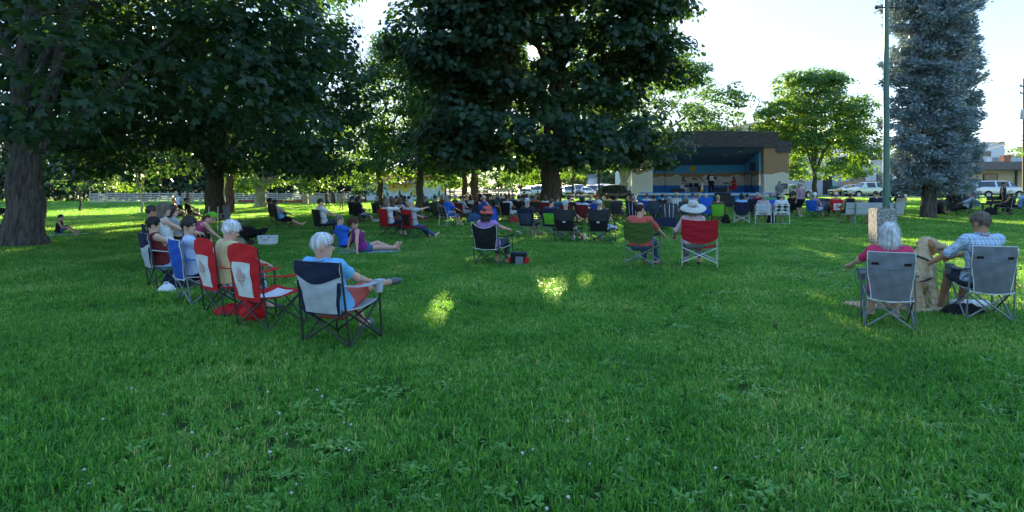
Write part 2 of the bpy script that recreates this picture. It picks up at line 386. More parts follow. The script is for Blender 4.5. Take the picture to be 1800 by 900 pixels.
# ------------------------------------------------------------------ trees
BARK = M('bark_brown', (.105, .088, .07), rough=.95, var=.5, scale=5, bump=1., bscale=14, stretch=(3, 3, .5), spec=.1, bd=.08)
BARK_RED = M('bark_red', (.15, .085, .055), rough=.95, var=.4, scale=6, bump=1., bscale=18, stretch=(2, 2, .5), spec=.1)
BARK_PALE = M('bark_pale', (.42, .37, .27), rough=.9, var=.35, scale=3.5, bump=.5, bscale=10, spec=.1)
BARK_GREY = M('bark_grey', (.115, .102, .088), rough=.95, var=.45, scale=5, bump=1., bscale=9, stretch=(3, 3, .6), spec=.1, bd=.10)
LF_DARK = leafmat('maple_leaf', (.014, .042, .024), (.042, .088, .038), trans=.40, tcol=(2.4, 2.3, .6), rough=.38)
LF_MID = leafmat('linden_leaf', (.028, .080, .026), (.065, .145, .035), trans=.42, tcol=(2.3, 2.0, .6))
LF_LIGHT = leafmat('ash_leaf', (.048, .125, .026), (.11, .215, .045), trans=.50, tcol=(2.2, 1.9, .5))
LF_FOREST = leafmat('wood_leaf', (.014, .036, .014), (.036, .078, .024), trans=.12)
MAPLE = np.array([(0, 0), (.16, .10), (.50, .06), (.36, .30), (.56, .56), (.26, .52), (.20, .66), (0, 1.0), (-.20, .66), (-.26, .52), (-.56, .56), (-.36, .30), (-.50, .06), (-.16, .10)])
MAPLE_F = [(0, 1, 3, 11, 13), (1, 2, 3), (3, 4, 5), (3, 5, 9, 11), (5, 6, 8, 9), (6, 7, 8), (9, 10, 11), (11, 12, 13)]
MAPLE_N = MAPLE[[0, 2, 3, 4, 5, 7, 9, 10, 11, 12]]; MAPLE_NF = [(0, 1, 2, 8, 9), (2, 3, 4), (2, 4, 6, 8), (4, 5, 6), (6, 7, 8)]
DIAM = np.array([(0, 0), (.45, .42), (0, 1.), (-.45, .42)]); DIAM_F = [(0, 1, 2), (0, 2, 3)]
OVAL = np.array([(0, 0), (.30, .28), (.26, .66), (0, 1.), (-.26, .66), (-.30, .28)])
OVAL_F = [(0, 1, 2, 3), (0, 3, 4, 5)]
TRI3 = np.array([(0, 0), (.42, .22), (.34, .55), (0, 1.), (-.34, .55), (-.42, .22)])
FLECKS = []          # openings in the canopy through which the sun reaches the lawn
def fleck(px, py, r): FLECKS.append((G(px, py), r))
for a in ((968, 516, .26), (988, 507, .2), (1048, 506, .34), (1068, 524, .20), (1076, 556, .1), (770, 557, .28), (952, 527, .14)): fleck(*a)
def leaves(name, C, Nn, T, S, tmpl, tf, rnd, fold=.12):
    """leaf blades: centre, normal, tip direction, size"""
    n = len(C); Nn = Nn / (np.linalg.norm(Nn, axis=1, keepdims=True) + 1e-9)
    T = T - Nn * np.sum(T * Nn, 1, keepdims=True); T /= np.linalg.norm(T, axis=1, keepdims=True) + 1e-9
    B = np.cross(T, Nn); k = len(tmpl)
    u = tmpl[:, 0][None, :, None]; v = tmpl[:, 1][None, :, None]
    w = -(np.abs(tmpl[:, 0]) * fold * 2 + .25 * (tmpl[:, 1] - .3) ** 2)[None, :, None]
    V = C[:, None, :] + S[:, None, None] * (B[:, None, :] * u + T[:, None, :] * v + Nn[:, None, :] * w)
    by = {}
    for f in tf: by.setdefault(len(f), []).append(f)
    base = (np.arange(n) * k)[:, None, None]
    faces = [(base + np.array(fs)[None]).reshape(-1, kk) for kk, fs in by.items()]
    return mesh_np(name, V.reshape(-1, 3), faces, False, {'rnd': np.repeat(rnd, k)})
def open_mask(P, extra=0.):
    keep = np.ones(len(P), bool); s = np.array(SDIR)
    for g, r in FLECKS:
        v = P - np.array(g); t = v @ s; d = np.linalg.norm(v - t[:, None] * s, axis=1)
        keep &= ~((d < r + extra) & (t > 0))
    v = P - np.array((0, 0, CAMH)); t = v @ s; d = np.linalg.norm(v - t[:, None] * s, axis=1)
    keep &= ~((d < .42 + extra) | ((d < .75 + extra) & (np.sin(P[:, 0] * 91 + P[:, 2] * 57) < (.3 if not extra else 2))))
    return keep
def crown_pts(r, c, rad, nclump, per, clump, shell=.55, flat=.55, low=-1., cut=None, noise=.18, seed=0, box=3., skirt=0, lobes=0):
    """clump centres through an uneven ellipsoid, then leaf positions on each clump"""
    c = np.array(c); rad = np.array(rad)
    d = r.normal(size=(nclump * 3, 3)); d /= np.linalg.norm(d, axis=1, keepdims=True)
    d = d[d[:, 2] > low][:nclump]; k = len(d)
    d = d / (np.sum(np.abs(d) ** box, 1, keepdims=True) ** (1 / box))
    rr = shell + (1 - shell) * r.uniform(0, 1, k) ** .6
    rr = rr * (1 + noise * noise3(d * 2.2, seed + 3) + noise * .6 * noise3(d * 5., seed + 4))
    cc = c + d * rr[:, None] * rad
    if lobes:
        m = int(k * .68); li = r.integers(0, lobes, m); ld = r.normal(size=(lobes, 3)); ld /= np.linalg.norm(ld, axis=1, keepdims=True); ld[:, 2] = np.where(ld[:, 2] < low, -ld[:, 2], ld[:, 2])
        ld = ld / (np.sum(np.abs(ld) ** box, 1, keepdims=True) ** (1 / box)); lc = c + ld * rad * r.uniform(.66, .86, (lobes, 1)); lr = rad.mean() * r.uniform(.20, .36, lobes)
        w = r.normal(size=(m, 3)); w /= np.linalg.norm(w, axis=1, keepdims=True); w = w + ld[li] * .7 + [0, 0, .25]; w /= np.linalg.norm(w, axis=1, keepdims=True)
        cc[:m] = lc[li] + w * (lr[li] * r.uniform(.8, 1.05, m))[:, None] * [1, 1, .8]; d = d.copy(); d[:m] = w
        cc[m:] = c + (cc[m:] - c) * .8
    if skirt:
        a = r.uniform(0, 6.283, skirt); q = r.uniform(.55, 1.02, skirt); zz = c[2] - rad[2] * r.uniform(.66, .93, skirt)
        cc = np.concatenate([cc, np.stack([c[0] + np.cos(a) * q * rad[0], c[1] + np.sin(a) * q * rad[1], zz], 1)])
        d = np.concatenate([d, np.stack([np.cos(a), np.sin(a), 0 * a - .3], 1)]); k = len(cc)
    if cut is not None: kk = cut(cc); cc = cc[kk]; d = d[kk]; k = len(cc)
    ce = clump * r.uniform(.6, 1.35, k)
    ci = np.repeat(np.arange(k), per); m = len(ci)
    v = r.normal(size=(m, 3)); v /= np.linalg.norm(v, axis=1, keepdims=True); v[:, 2] = np.where(v[:, 2] < -.2, -v[:, 2] * .7, v[:, 2])
    q = r.uniform(.35, 1., m) ** .5
    P = cc[ci] + v * (q * ce[ci])[:, None] * np.array([1, 1, flat])
    return P, v, d[ci], cc
def tube_noise(pts, rad, n, seed, ridge=.06, flare=0.):
    """a trunk or limb: rings along pts with bark ridges and root flare"""
    mb = MB(); mb.tube(pts, rad, n)
    V = mb.V[0]; m = len(pts); ring = V.reshape(m, n, 3); cen = ring.mean(1, keepdims=True); d = ring - cen
    a = np.arange(n) / n * 2 * np.pi
    for i in range(m):
        z = np.full(n, cen[i, 0, 2])
        q = np.stack([np.cos(a) * 4.5, np.sin(a) * 4.5, z * .5], 1)
        s = 1 + ridge * noise3(q, seed) + ridge * .8 * noise3(q * [2.6, 2.6, 1.6], seed + 1)
        if flare: s = s * (1 + flare * math.exp(-max(0, i) * 1.2) * (1 + .8 * np.sin(a * 5 + seed)) * .5)
        ring[i] = cen[i] + d[i] * s[:, None]
    mb.V[0] = ring.reshape(-1, 3); return mb
def bend(a, b, sag, k, seed):
    r = random.Random(seed); a = Vector(a); b = Vector(b); L = (b - a).length; o = []
    w = Vector((r.uniform(-1, 1), r.uniform(-1, 1), 0)) * L * .06
    for i in range(k + 1):
        t = i / k; o.append(a.lerp(b, t) + Vector((0, 0, sag * L * math.sin(math.pi * t))) + w * math.sin(math.pi * 2 * t))
    return o
def tree(name, label, base, trunk_r, crotch, center, rad, nclump, per, clump, leaf, tmpl=(MAPLE_N, MAPLE_NF), mat=None, bark=None, limbs=9, seed=1, shell=.5, low=-.75, flat=.78, cut=None, droop=.55, sides=14, group=None, lean=(0, 0), noise=.18, forks=None, cat='tree', up=.42, ridge=.06, skirt=0, lobes=0, box=3.):
    r = np.random.default_rng(seed); base = Vector(base); center = Vector(center)
    root = thing(name, label, cat, base, 0, group)
    mb = MB(); top = base + Vector((lean[0], lean[1], crotch))
    m = 9; pts = [base.lerp(top, i / m) + Vector((0.05 * math.sin(i * 1.3 + seed), 0, -.12 if i == 0 else 0)) * (1 if i else 1) for i in range(m + 1)]
    t = tube_noise([p - base for p in pts], [trunk_r * (1 - .28 * i / m) for i in range(m + 1)], sides * 2, seed, ridge, .42)
    mb.add(t.V[0], sum(t.F.values(), []))
    ends = []
    if forks is None:
        for i in range(limbs):
            a = 6.283 * (i + .3 * r.uniform(-1, 1)) / limbs; e = r.uniform(.35, 1.25)
            f = r.uniform(.55, .85)
            ends.append(center + Vector((math.cos(a) * math.cos(e) * rad[0] * f, math.sin(a) * math.cos(e) * rad[1] * f, math.sin(e) * rad[2] * f * .9 - .15 * rad[2])))
        ends.append(center + Vector((0, 0, rad[2] * .75)))
    else: ends = [Vector(f) for f in forks]
    for i, e in enumerate(ends):
        s = top + Vector((0, 0, -crotch * .12 * r.uniform(0, 1)))
        q = bend(s, e, r.uniform(.02, .12), 7, seed * 31 + i)
        q = [p if open_mask(np.array([tuple(p)]), .35)[0] else p + Vector((1.0, 0, 0)) for p in q]
        rr = trunk_r * (.46 if i < 4 else .34) * r.uniform(.8, 1.1)
        tt = tube_noise([p - base for p in q], [rr * (1 - .82 * j / 7) for j in range(8)], max(7, sides // 2), seed + i, ridge)
        mb.add(tt.V[0], sum(tt.F.values(), []))
        for k in range(4):
            b0 = q[3 + k]; d = Vector(r.normal(size=3)); d.z = abs(d.z) * .4; e2 = b0 + d.normalized() * (e - top).length * r.uniform(.25, .45)
            if open_mask(np.array([tuple(e2)]), .3)[0]:
                mb.tube([p - base for p in bend(b0, e2, .05, 4, seed * 77 + i * 5 + k)], [rr * .30, rr * .22, rr * .15, rr * .1, rr * .04], 6)
    part('trunk', mb, bark or BARK, root)
    P, v, d, cc = crown_pts(r, center, rad, nclump, per, clump, shell, flat, low, cut, noise, seed, skirt=skirt, lobes=lobes, box=box)
    k = open_mask(P); P = P[k]; v = v[k]; d = d[k]; n = len(P)
    Nn = v * .55 + d * .35 + np.array([0, 0, up]) + r.normal(0, .38, (n, 3))
    T = v * .8 + d * .5 + np.array([0, 0, -droop]) + r.normal(0, .35, (n, 3))
    S = leaf * r.uniform(.65, 1.3, n)
    rd = r.uniform(0, 1, n); f = P[:, 1] < center.y + .5      # finer blades on the side that faces the lawn
    if len(tmpl[0]) >= 6:
        m1 = leaves('crown', (P - np.array(base))[f], Nn[f], T[f], S[f], tmpl[0], tmpl[1], rd[f]); link('crown', m1, mat or LF_DARK, root)
        m1 = leaves('crown', (P - np.array(base))[~f], Nn[~f], T[~f], S[~f], DIAM, DIAM_F, rd[~f]); link('crown', m1, mat or LF_DARK, root)
    else:
        me = leaves('crown', P - np.array(base), Nn, T, S, tmpl[0], tmpl[1], rd); link('crown', me, mat or LF_DARK, root)
    return root
OV = (DIAM, DIAM_F)
SIMPLE = (MAPLE[[0, 2, 4, 7, 10, 12]], [(0, 1, 2, 3), (0, 3, 4, 5)])
def build_trees():
    # the great maple whose trunk stands by the towel
    b = G(44, 432)
    tree('maple_tree', 'huge old maple with furrowed forked trunk beside the towel and stroller', b, .48, 2.5, b + Vector((1.0, -.4, 8.6)), (7.2, 6.4, 6.6), 740, 58, 1.0, .215, mat=LF_DARK, seed=3, skirt=50, lobes=46, sides=24, shell=.5, low=-.82, ridge=.075, cut=lambda q: ~((np.abs(q[:, 0] - b.x + .2) < 1.9) & (q[:, 1] < b.y + 1) & (q[:, 2] < 8.3)),
         forks=[b + Vector(q) for q in ((-1.5, .5, 8), (.4, -.4, 9), (1.6, .9, 9), (-4, -1, 7.5), (3.5, -2, 7), (5.5, 1.5, 7.5), (0, 3, 10))], bark=BARK_GREY)
    # the broad maple behind the row of red chairs
    b = G(378, 389)
    tree('maple_tree', 'broad dark maple with low hanging crown behind the folded walker', b, .52, 2.6, b + Vector((1.4, -3.6, 8.9)), (6.9, 7.2, 7.2), 920, 58, 1.0, .213, mat=LF_DARK, seed=5, skirt=130, lobes=54, sides=18, shell=.55, low=-.85)
    # the tree the sun stands behind
    b = G(968, 379)
    tree('maple_tree', 'tall dark maple with stout trunk that hides the low sun', b, .64, 3.4, b + Vector((-.6, .2, 10.0)), (7.3, 7.0, 8.0), 1450, 60, 1.05, .25, tmpl=SIMPLE, mat=LF_DARK, seed=9, skirt=190, lobes=60, box=2.2, sides=18, shell=.5, low=-.8, noise=.2)
    # trees of the middle distance
    def mid(px, d, label, tr, cz, rad, seed, mat=LF_MID, bark=BARK, off=(0, 0), ncl=240, leaf=.22, name='maple_tree', crotch=3.0, tmpl=(DIAM, DIAM_F), per=52, clump=1.0, shell=.45, **k):
        b = ON(px, d)
        return tree(name, label, b, tr, crotch, b + Vector((off[0], off[1], cz)), rad, ncl, per, clump, leaf, tmpl=tmpl, mat=mat, bark=bark, seed=seed, sides=10, shell=shell, limbs=7, skirt=int(ncl * .15), lobes=int(ncl / 12), box=k.pop('box', 3.), **k)
    mid(668, 52, 'green tree with slim dark trunk before the flower mural building', .30, 8.0, (5.4, 5, 6.2), 13, off=(.9, 0), ncl=420, mat=LF_LIGHT)
    mid(738, 50, 'dark tree with forked trunk beside the flower mural', .36, 8.6, (5.0, 5, 6.2), 17, mat=LF_MID, off=(.2, .5), ncl=400)
    mid(817, 60, 'slender dark tree trunk rising behind the seated crowd', .32, 9.6, (5.2, 5, 6.4), 19, mat=LF_DARK, ncl=340)
    mid(834, 57, 'tree with thick brown sunlit trunk behind the dark cabinet', .42, 10.2, (6.0, 5.6, 7.0), 23, mat=LF_DARK, ncl=380, bark=BARK_RED, off=(.8, 0), crotch=3.4)
    mid(404, 47, 'tree with reddish flared trunk near the wooden fence', .36, 9.0, (6.0, 5.5, 6.2), 29, ncl=340, mat=LF_DARK, bark=BARK_RED, off=(-.5, .5))
    mid(458, 62, 'sunlit tree with short forked trunk before the wooden fence', .62, 5.4, (6.0, 4.5, 4.2), 31, mat=LF_LIGHT, bark=BARK_PALE, crotch=1.6, off=(1.2, 0), leaf=.26)
    mid(585, 74, 'thin pale trunked tree near the stone sign', .30, 7.5, (5.2, 4.5, 5.6), 37, mat=LF_MID, bark=BARK_GREY, ncl=150)
    mid(1096, 66, 'plane tree with pale mottled spreading limbs behind the black car', .70, 9.2, (8.6, 7.0, 6.4), 41, mat=LF_MID, bark=BARK_PALE, crotch=1.9, off=(4.0, 0), ncl=480, leaf=.26)
    mid(1432, 56, 'bright green young ash tree by the grey building', .24, 6.6, (4.9, 4.4, 5.1), 43, mat=LF_LIGHT, bark=BARK_GREY, crotch=2.5, ncl=720, leaf=.21, clump=.8, shell=.3, box=2.1, tmpl=OV, low=-.72)
    mid(250, 49, 'sunlit young tree with pale thin trunk on the shaded lawn', .09, 3.6, (1.7, 1.6, 2.0), 47, mat=LF_LIGHT, bark=BARK_PALE, crotch=1.5, ncl=60, per=40, clump=.55, leaf=.17)
    mid(141, 52, 'small dark leafy tree before the fence end', .10, 4.0, (2.8, 2.4, 2.4), 53, mat=LF_MID, crotch=1.6, ncl=90, per=40, clump=.7, leaf=.18)
    mid(182, 66, 'leaning thin sapling by the wooden fence', .05, 3.4, (1.6, 1.5, 1.4), 59, mat=LF_MID, bark=BARK_PALE, crotch=2.0, ncl=26, per=36, clump=.55, leaf=.18, lean=(.35, 0))
    mid(946, 64, 'young roadside tree with thin trunk before the parked cars', .07, 4.4, (2.1, 2, 2.4), 61, mat=LF_LIGHT, crotch=2.2, ncl=70, per=40, clump=.6, leaf=.2)
    mid(1007, 62, 'young tree with pale trunk behind the picnic table', .13, 5.0, (2.6, 2.4, 2.8), 67, mat=LF_LIGHT, bark=BARK_GREY, crotch=2.2, ncl=90, per=40, clump=.7, leaf=.2)
    mid(1053, 58, 'young tree with dark straight trunk near the black car', .13, 5.0, (2.8, 2.4, 2.4), 71, mat=LF_MID, crotch=2.6, ncl=90, per=40, clump=.7, leaf=.2)
    mid(783, 72, 'low sunlit tree at the mural building corner', .10, 3.4, (2.4, 2.2, 1.9), 73, mat=LF_LIGHT, crotch=1.5, ncl=60, per=40, clump=.7, leaf=.22)
    mid(915, 78, 'low yellow green tree at the edge of the parking lot', .10, 3.6, (3.4, 2.2, 1.8), 79, mat=LF_LIGHT, crotch=1.5, ncl=70, per=40, clump=.7, leaf=.24)
    mid(642, 78, 'small bushy green tree at the gable of the mural building', .12, 2.6, (1.9, 1.6, 2.0), 83, mat=LF_MID, crotch=1.0, ncl=50, per=40, clump=.7, leaf=.2)
build_trees()
# ------------------------------------------------------------------ spruces
def spruce(base, label, rad0, top, zlow, seed, nb, trunk_r=.38, group=None):
    r = np.random.default_rng(seed); base = Vector(base)
    root = thing('spruce_tree', label, 'spruce', base, 0, group)
    pts = [Vector((.03 * math.sin(i), .03 * math.cos(i * 1.7), top * i / 10 - (.12 if i == 0 else 0))) for i in range(11)]
    part('trunk', tube_noise(pts, [trunk_r * (1.12 if i == 0 else 1 - .88 * i / 10) for i in range(11)], 28, seed, .07, .3), BARK_GREY, root)
    C = []; D = []; S = []; rn = []; mb = MB()
    for i in range(nb):
        z = zlow + (top - zlow) * (i / nb) ** 1.02 + r.uniform(-.2, .2); f = (z - zlow) / (top - zlow)
        Rz = rad0 * (1 - .10 * f - .86 * max(0, f - .6) / .4) * r.uniform(.72, 1.18) * (1 + .12 * math.sin(z * 2.1 + seed)); a = i * 2.399 + r.uniform(-.35, .35)
        if z < zlow + .5: Rz *= .8 + .4 * (z - zlow)
        dv = np.array([math.cos(a), math.sin(a), 0.]); sd = np.array([-dv[1], dv[0], 0.]); dr = r.uniform(.22, .5)
        path = lambda t: np.array([0, 0, z]) + dv * Rz * t + np.array([0, 0, -dr * Rz * math.sin(t * 2.3) * .62 + .03])
        mb.tube([tuple(path(t)) for t in (0, .4, .8, 1.)], [.035, .025, .015, .006], 5)
        nt = int(20 + 14 * Rz / rad0); sh = r.normal(0, .10)
        for j in range(nt):
            t = .22 + .8 * (j / nt); p = path(t); sw = (1.08 - t) * .62 * Rz * .55 + .12
            for s in (-1, 1):
                u = r.uniform(.15, 1.); q = p + sd * s * sw * u + np.array([0, 0, -.25 * u * sw - r.uniform(-.06, .22)])
                m = 5; C.append(q + r.normal(0, .085, (m, 3)) * [1, 1, 1.1])
                dd = dv * .75 + sd * s * .55 * u + np.array([0, 0, -.05]) + r.normal(0, .42, (m, 3)); dd[:, 2] += .1
                D.append(dd); S.append(r.uniform(.10, .20, m)); rn.append(np.clip(r.normal(.32 + .35 * t + sh, .16, m), 0, 1))
    C = np.concatenate(C); D = np.concatenate(D); S = np.concatenate(S); rn = np.concatenate(rn); n = len(C)
    D /= np.linalg.norm(D, axis=1, keepdims=True)
    a = np.cross(D, r.normal(size=(n, 3))); a /= np.linalg.norm(a, axis=1, keepdims=True); b = np.cross(D, a)
    w = .046
    V = np.stack([C + a * w, C - a * w * .5 + b * w * .87, C - a * w * .5 - b * w * .87, C + D * S[:, None]], 1)
    i = (np.arange(n) * 4)[:, None]
    me = mesh_np('needles', V.reshape(-1, 3), [np.concatenate([i + [[0, 1, 3]], i + [[1, 2, 3]]])], False, {'rnd': np.repeat(rn, 4)})
    part('branches', mb, BARK, root)['kind'] = 'stuff'; link('crown', me, LF_SPRUCE, root)
    return root
LF_SPRUCE = leafmat('spruce_needle', (.11, .155, .165), (.42, .50, .52), trans=.12, tcol=(1, 1.1, .8), rough=.55, pscale=1.2, spec=.25)
b = G(1633, 383); spruce(b, 'tall blue spruce with bare grey trunk beside the reclining person', 1.72, 19, 1.75, 5, 300, .27, group='blue spruces')
b = ON(1674, 32.5); spruce(b, 'blue spruce with boughs sweeping low towards the silver minivan', 1.3, 19, .9, 8, 210, .24, group='blue spruces')

# ------------------------------------------------------------------ wood behind the fence
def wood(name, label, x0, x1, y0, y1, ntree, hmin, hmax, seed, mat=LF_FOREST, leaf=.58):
    r = np.random.default_rng(seed); C = []; mb = MB(); dd = []; vv = []
    for i in range(ntree):
        x = x0 + (x1 - x0) * (i + r.uniform(.1, .9)) / ntree; y = r.uniform(y0, y1); h = r.uniform(hmin, hmax); z = GZ(x, y)
        mb.tube([(x, y, z - .2), (x + .1, y, z + h * .6)], [.16, .06], 6)
        P, v, d, cc = crown_pts(r, (x, y, z + h * .52), (h * .42, h * .36, h * .5), 64, 20, h * .14, .3, .7, -.97, None, .2, seed + i)
        C.append(P); dd.append(d); vv.append(v)
    P = np.concatenate(C); d = np.concatenate(dd); v = np.concatenate(vv); n = len(P)
    me = leaves(name, P, v * .6 + d * .4 + [0, 0, .6] + r.normal(0, .4, (n, 3)), v + d * .4 + [0, 0, -.5] + r.normal(0, .4, (n, 3)), leaf * r.uniform(.6, 1.3, n), DIAM, DIAM_F, r.uniform(0, 1, n))
    o = link(name, me, mat); tag(o, label, 'woods', kind='stuff')
    s = part(name + '_stems', mb, BARK, o)
    return o
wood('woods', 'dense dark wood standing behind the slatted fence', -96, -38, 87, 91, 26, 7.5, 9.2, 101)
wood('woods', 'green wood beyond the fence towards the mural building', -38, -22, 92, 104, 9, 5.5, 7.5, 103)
wood('woods', 'sunny bushes beyond the parking lot', -22, 34, 118, 138, 14, 6, 9, 107, mat=LF_MID)
wood('woods', 'sunlit street trees beyond the low yellow building', 66, 98, 100, 112, 8, 7.5, 9.0, 109, mat=LF_LIGHT)

# ------------------------------------------------------------------ hills
def hill(name, px, d, h, rx, ry, seed, label):
    c = ON(px, d); n = 60; V = []; 
    for i in range(n + 1):
        for j in range(n + 1):
            u = i / n * 2 - 1; w = j / n * 2 - 1; q = max(0, 1 - (u * u + w * w)) ** 1.3
            z = h * q * (1 + .16 * noise3(np.array([[u * 4, w * 4, 0]]), seed)[0] + .07 * noise3(np.array([[u * 13, w * 13, 0]]), seed + 1)[0])
            V.append((c.x + u * rx, c.y + w * ry, z - 4))
    I = np.arange((n + 1) ** 2).reshape(n + 1, n + 1)
    Fq = np.stack([I[:-1, :-1], I[1:, :-1], I[1:, 1:], I[:-1, 1:]], -1).reshape(-1, 4)
    o = link(name, mesh_np(name, np.array(V), [Fq], True), M('hill_scrub', (.055, .075, .06), var=.5, scale=.02, rough=.95, col2=(.03, .05, .035))); tag(o, kind='structure')
    r = np.random.default_rng(seed); k = 900; u = r.uniform(-.9, .9, (k, 2)); u = u[(u ** 2).sum(1) < .8]; q = np.maximum(0, 1 - (u ** 2).sum(1)) ** 1.3
    U = np.stack([u[:, 0] * 4, u[:, 1] * 4, 0 * q], 1); U2 = np.stack([u[:, 0] * 13, u[:, 1] * 13, 0 * q], 1)
    z = h * q * (1 + .16 * noise3(U, seed) + .07 * noise3(U2, seed + 1)) - 4
    P = np.stack([c.x + u[:, 0] * rx, c.y + u[:, 1] * ry, z], 1); hh = r.uniform(4, 9, len(P)); w = hh * .28
    mbV = []; mbF = []
    for i, p in enumerate(P):
        for a in range(5): mbV.append((p[0] + math.cos(a * 1.2566) * w[i], p[1] + math.sin(a * 1.2566) * w[i], p[2]))
        mbV.append((p[0], p[1], p[2] + hh[i])); mbF += [(i * 6 + a, i * 6 + (a + 1) % 5, i * 6 + 5) for a in range(5)]
    t = link('woods', mesh_np('hill_trees', np.array(mbV), [np.array(mbF)]), M('hill_pine', (.03, .05, .025), var=.3, scale=.05)); tag(t, label, 'trees', kind='stuff')
hill('hill', 1284, 1300, 120, 420, 500, 5, 'far pines dotted over the hazy hill above the bandshell')
hill('hill', 1752, 1700, 96, 330, 400, 9, 'far pines dotted over the hazy hill beyond the yellow building')

# ------------------------------------------------------------------ fence: posts and horizontal slats
def fence(p0, p1, n, h, nsl, label, seed, mat):
    r = random.Random(seed); p0 = Vector(p0); p1 = Vector(p1); d = p1 - p0; L = d.length / n; rz = math.atan2(d.y, d.x)
    root = thing('slat_fence', label, 'fence', p0, 0)
    sl = autosmooth(MB().box((L / 2, 0, 0), (L * .985, .03, h / nsl * .56)).mesh('slat', False)); po = autosmooth(MB().box((0, 0, h * .53), (.12, .12, h * 1.06)).mesh('post', False))
    for i in range(n + 1):
        q = p0.lerp(p1, i / n); q.z = GZ(q.x, q.y); link('post', po, mat, root, q - p0, (0, 0, rz))
        if i < n:
            q2 = p0.lerp(p1, (i + 1) / n); q2.z = GZ(q2.x, q2.y); st = r.uniform(-.05, .05)
            for k in range(nsl):
                link('slat', sl, mat, root, q - p0 + Vector((0, .045 if k % 2 else -.075, .14 + st + k * (h - .12) / nsl)), (0, -math.atan2(q2.z - q.z, L), rz + r.uniform(-.004, .004)))
    return root
FW = M('fence_wood', (.50, .45, .38), var=.3, scale=2.5, stretch=(.5, 6, 6), rough=.9, bump=.3, bscale=10)
FW2 = M('fence_grey_wood', (.30, .28, .25), var=.3, scale=2.5, stretch=(.5, 6, 6), rough=.9)
fence(ON(158, 80), ON(470, 84), 21, 1.45, 5, 'weathered pale slat fence along the dark wood', 3, FW)
fence(ON(472, 84), ON(648, 88), 12, 1.4, 5, 'pale slat fence running up to the mural building', 5, FW)
fence(ON(784, 90), ON(900, 92), 8, 1.4, 5, 'grey slat fence between the mural building and parking lot', 7, FW2)

# ------------------------------------------------------------------ streets and parking lot
ASPH = M('asphalt', (.062, .062, .066), var=.25, scale=.6, bump=.3, bscale=30, rough=.85)
CONC = M('concrete', (.42, .41, .38), var=.18, scale=2., bump=.3, bscale=25, rough=.9)
def sheet_on(name, poly, dz, mat, n=24):
    """ground sheet between two edges given as world xy pairs, draped dz above the lawn"""
    a0, a1, b0, b1 = [Vector(p) for p in poly]; mb = MB()
    def f(u, v):
        p = a0.lerp(a1, u).lerp(b0.lerp(b1, u), v); return (p.x, p.y, GZ(p.x, p.y) + dz)
    mb.sheet(f, n, 6); o = part(name, mb, mat, None); tag(o, kind='structure'); return o
sheet_on('parking_lot', ((-6, 74), (16, 69), (-10, 116), (24, 116)), .012, ASPH)
sheet_on('street', ((21.5, 63), (110, 58), (22, 76), (112, 72)), .012, ASPH)
def kerb(a, b, n, name='kerb'):
    a = Vector(a); b = Vector(b); root = thing(name, None, None, (0, 0, 0)); tag(root, kind='structure')
    L = (b - a).length / n; rz = math.atan2((b - a).y, (b - a).x); me = autosmooth(MB().box((L / 2, 0, .05), (L - .015, .16, .22)).mesh('kerb_stone', False))
    for i in range(n):
        q = a.lerp(b, i / n); link('kerb_stone', me, CONC, root, (q.x, q.y, GZ(q.x, q.y)), (0, 0, rz))
kerb((21.5, 62.9, 0), (110, 57.9, 0), 48); kerb((-6, 73.9, 0), (16, 68.9, 0), 14)
sheet_on('pavement', ((22, 76.2), (112, 72.2), (22.5, 79.5), (112, 75.5)), .10, CONC)
sheet_on('pavement', ((-24, 94), (-6, 96), (-24, 97), (-6, 99)), .03, M('pale_gravel', (.5, .44, .36), var=.2, scale=3))

# ------------------------------------------------------------------ bandshell
def band_mat(name, bands, wav, axis='Z', scale=.7, obj=True):
    """painted bands with wavy edges: list of (height, colour) from the bottom up"""
    m = bpy.data.materials.new(name); m.use_nodes = True; n = m.node_tree.nodes; l = m.node_tree.links; b = n['Principled BSDF']; b.inputs['Roughness'].default_value = .75
    tc = n.new('ShaderNodeTexCoord'); sp = n.new('ShaderNodeSeparateXYZ'); l.new(tc.outputs['Object'], sp.inputs[0])
    mp = n.new('ShaderNodeMapping'); mp.inputs['Scale'].default_value = (1, 1, .05); l.new(tc.outputs['Object'], mp.inputs[0])
    last = None; g = n.new('ShaderNodeTexNoise'); g.inputs['Scale'].default_value = 5; l.new(tc.outputs['Object'], g.inputs['Vector'])
    for i, (z, c) in enumerate(bands):
        if last is None:
            rg = n.new('ShaderNodeRGB'); rg.outputs[0].default_value = (*c, 1); last = rg.outputs[0]; continue
        nz = n.new('ShaderNodeTexNoise'); nz.noise_dimensions = '4D'; nz.inputs['W'].default_value = i * 3.1; nz.inputs['Scale'].default_value = scale; nz.inputs['Detail'].default_value = 2; l.new(mp.outputs[0], nz.inputs['Vector'])
        ma = n.new('ShaderNodeMath'); ma.operation = 'MULTIPLY_ADD'; ma.inputs[1].default_value = wav[i]; ma.inputs[2].default_value = z - wav[i] / 2; l.new(nz.outputs['Fac'], ma.inputs[0])
        gt = n.new('ShaderNodeMath'); gt.operation = 'GREATER_THAN'; l.new(sp.outputs['Z'], gt.inputs[0]); l.new(ma.outputs[0], gt.inputs[1])
        mx = n.new('ShaderNodeMix'); mx.data_type = 'RGBA'; l.new(gt.outputs[0], mx.inputs['Factor']); l.new(last, mx.inputs['A']); mx.inputs['B'].default_value = (*c, 1); last = mx.outputs['Result']
    mv = n.new('ShaderNodeMix'); mv.data_type = 'RGBA'; mv.blend_type = 'MULTIPLY'; l.new(last, mv.inputs['A']); mv.inputs['Factor'].default_value = .12; l.new(g.outputs['Fac'], mv.inputs['B'])
    l.new(mv.outputs['Result'], b.inputs['Base Color']); return m
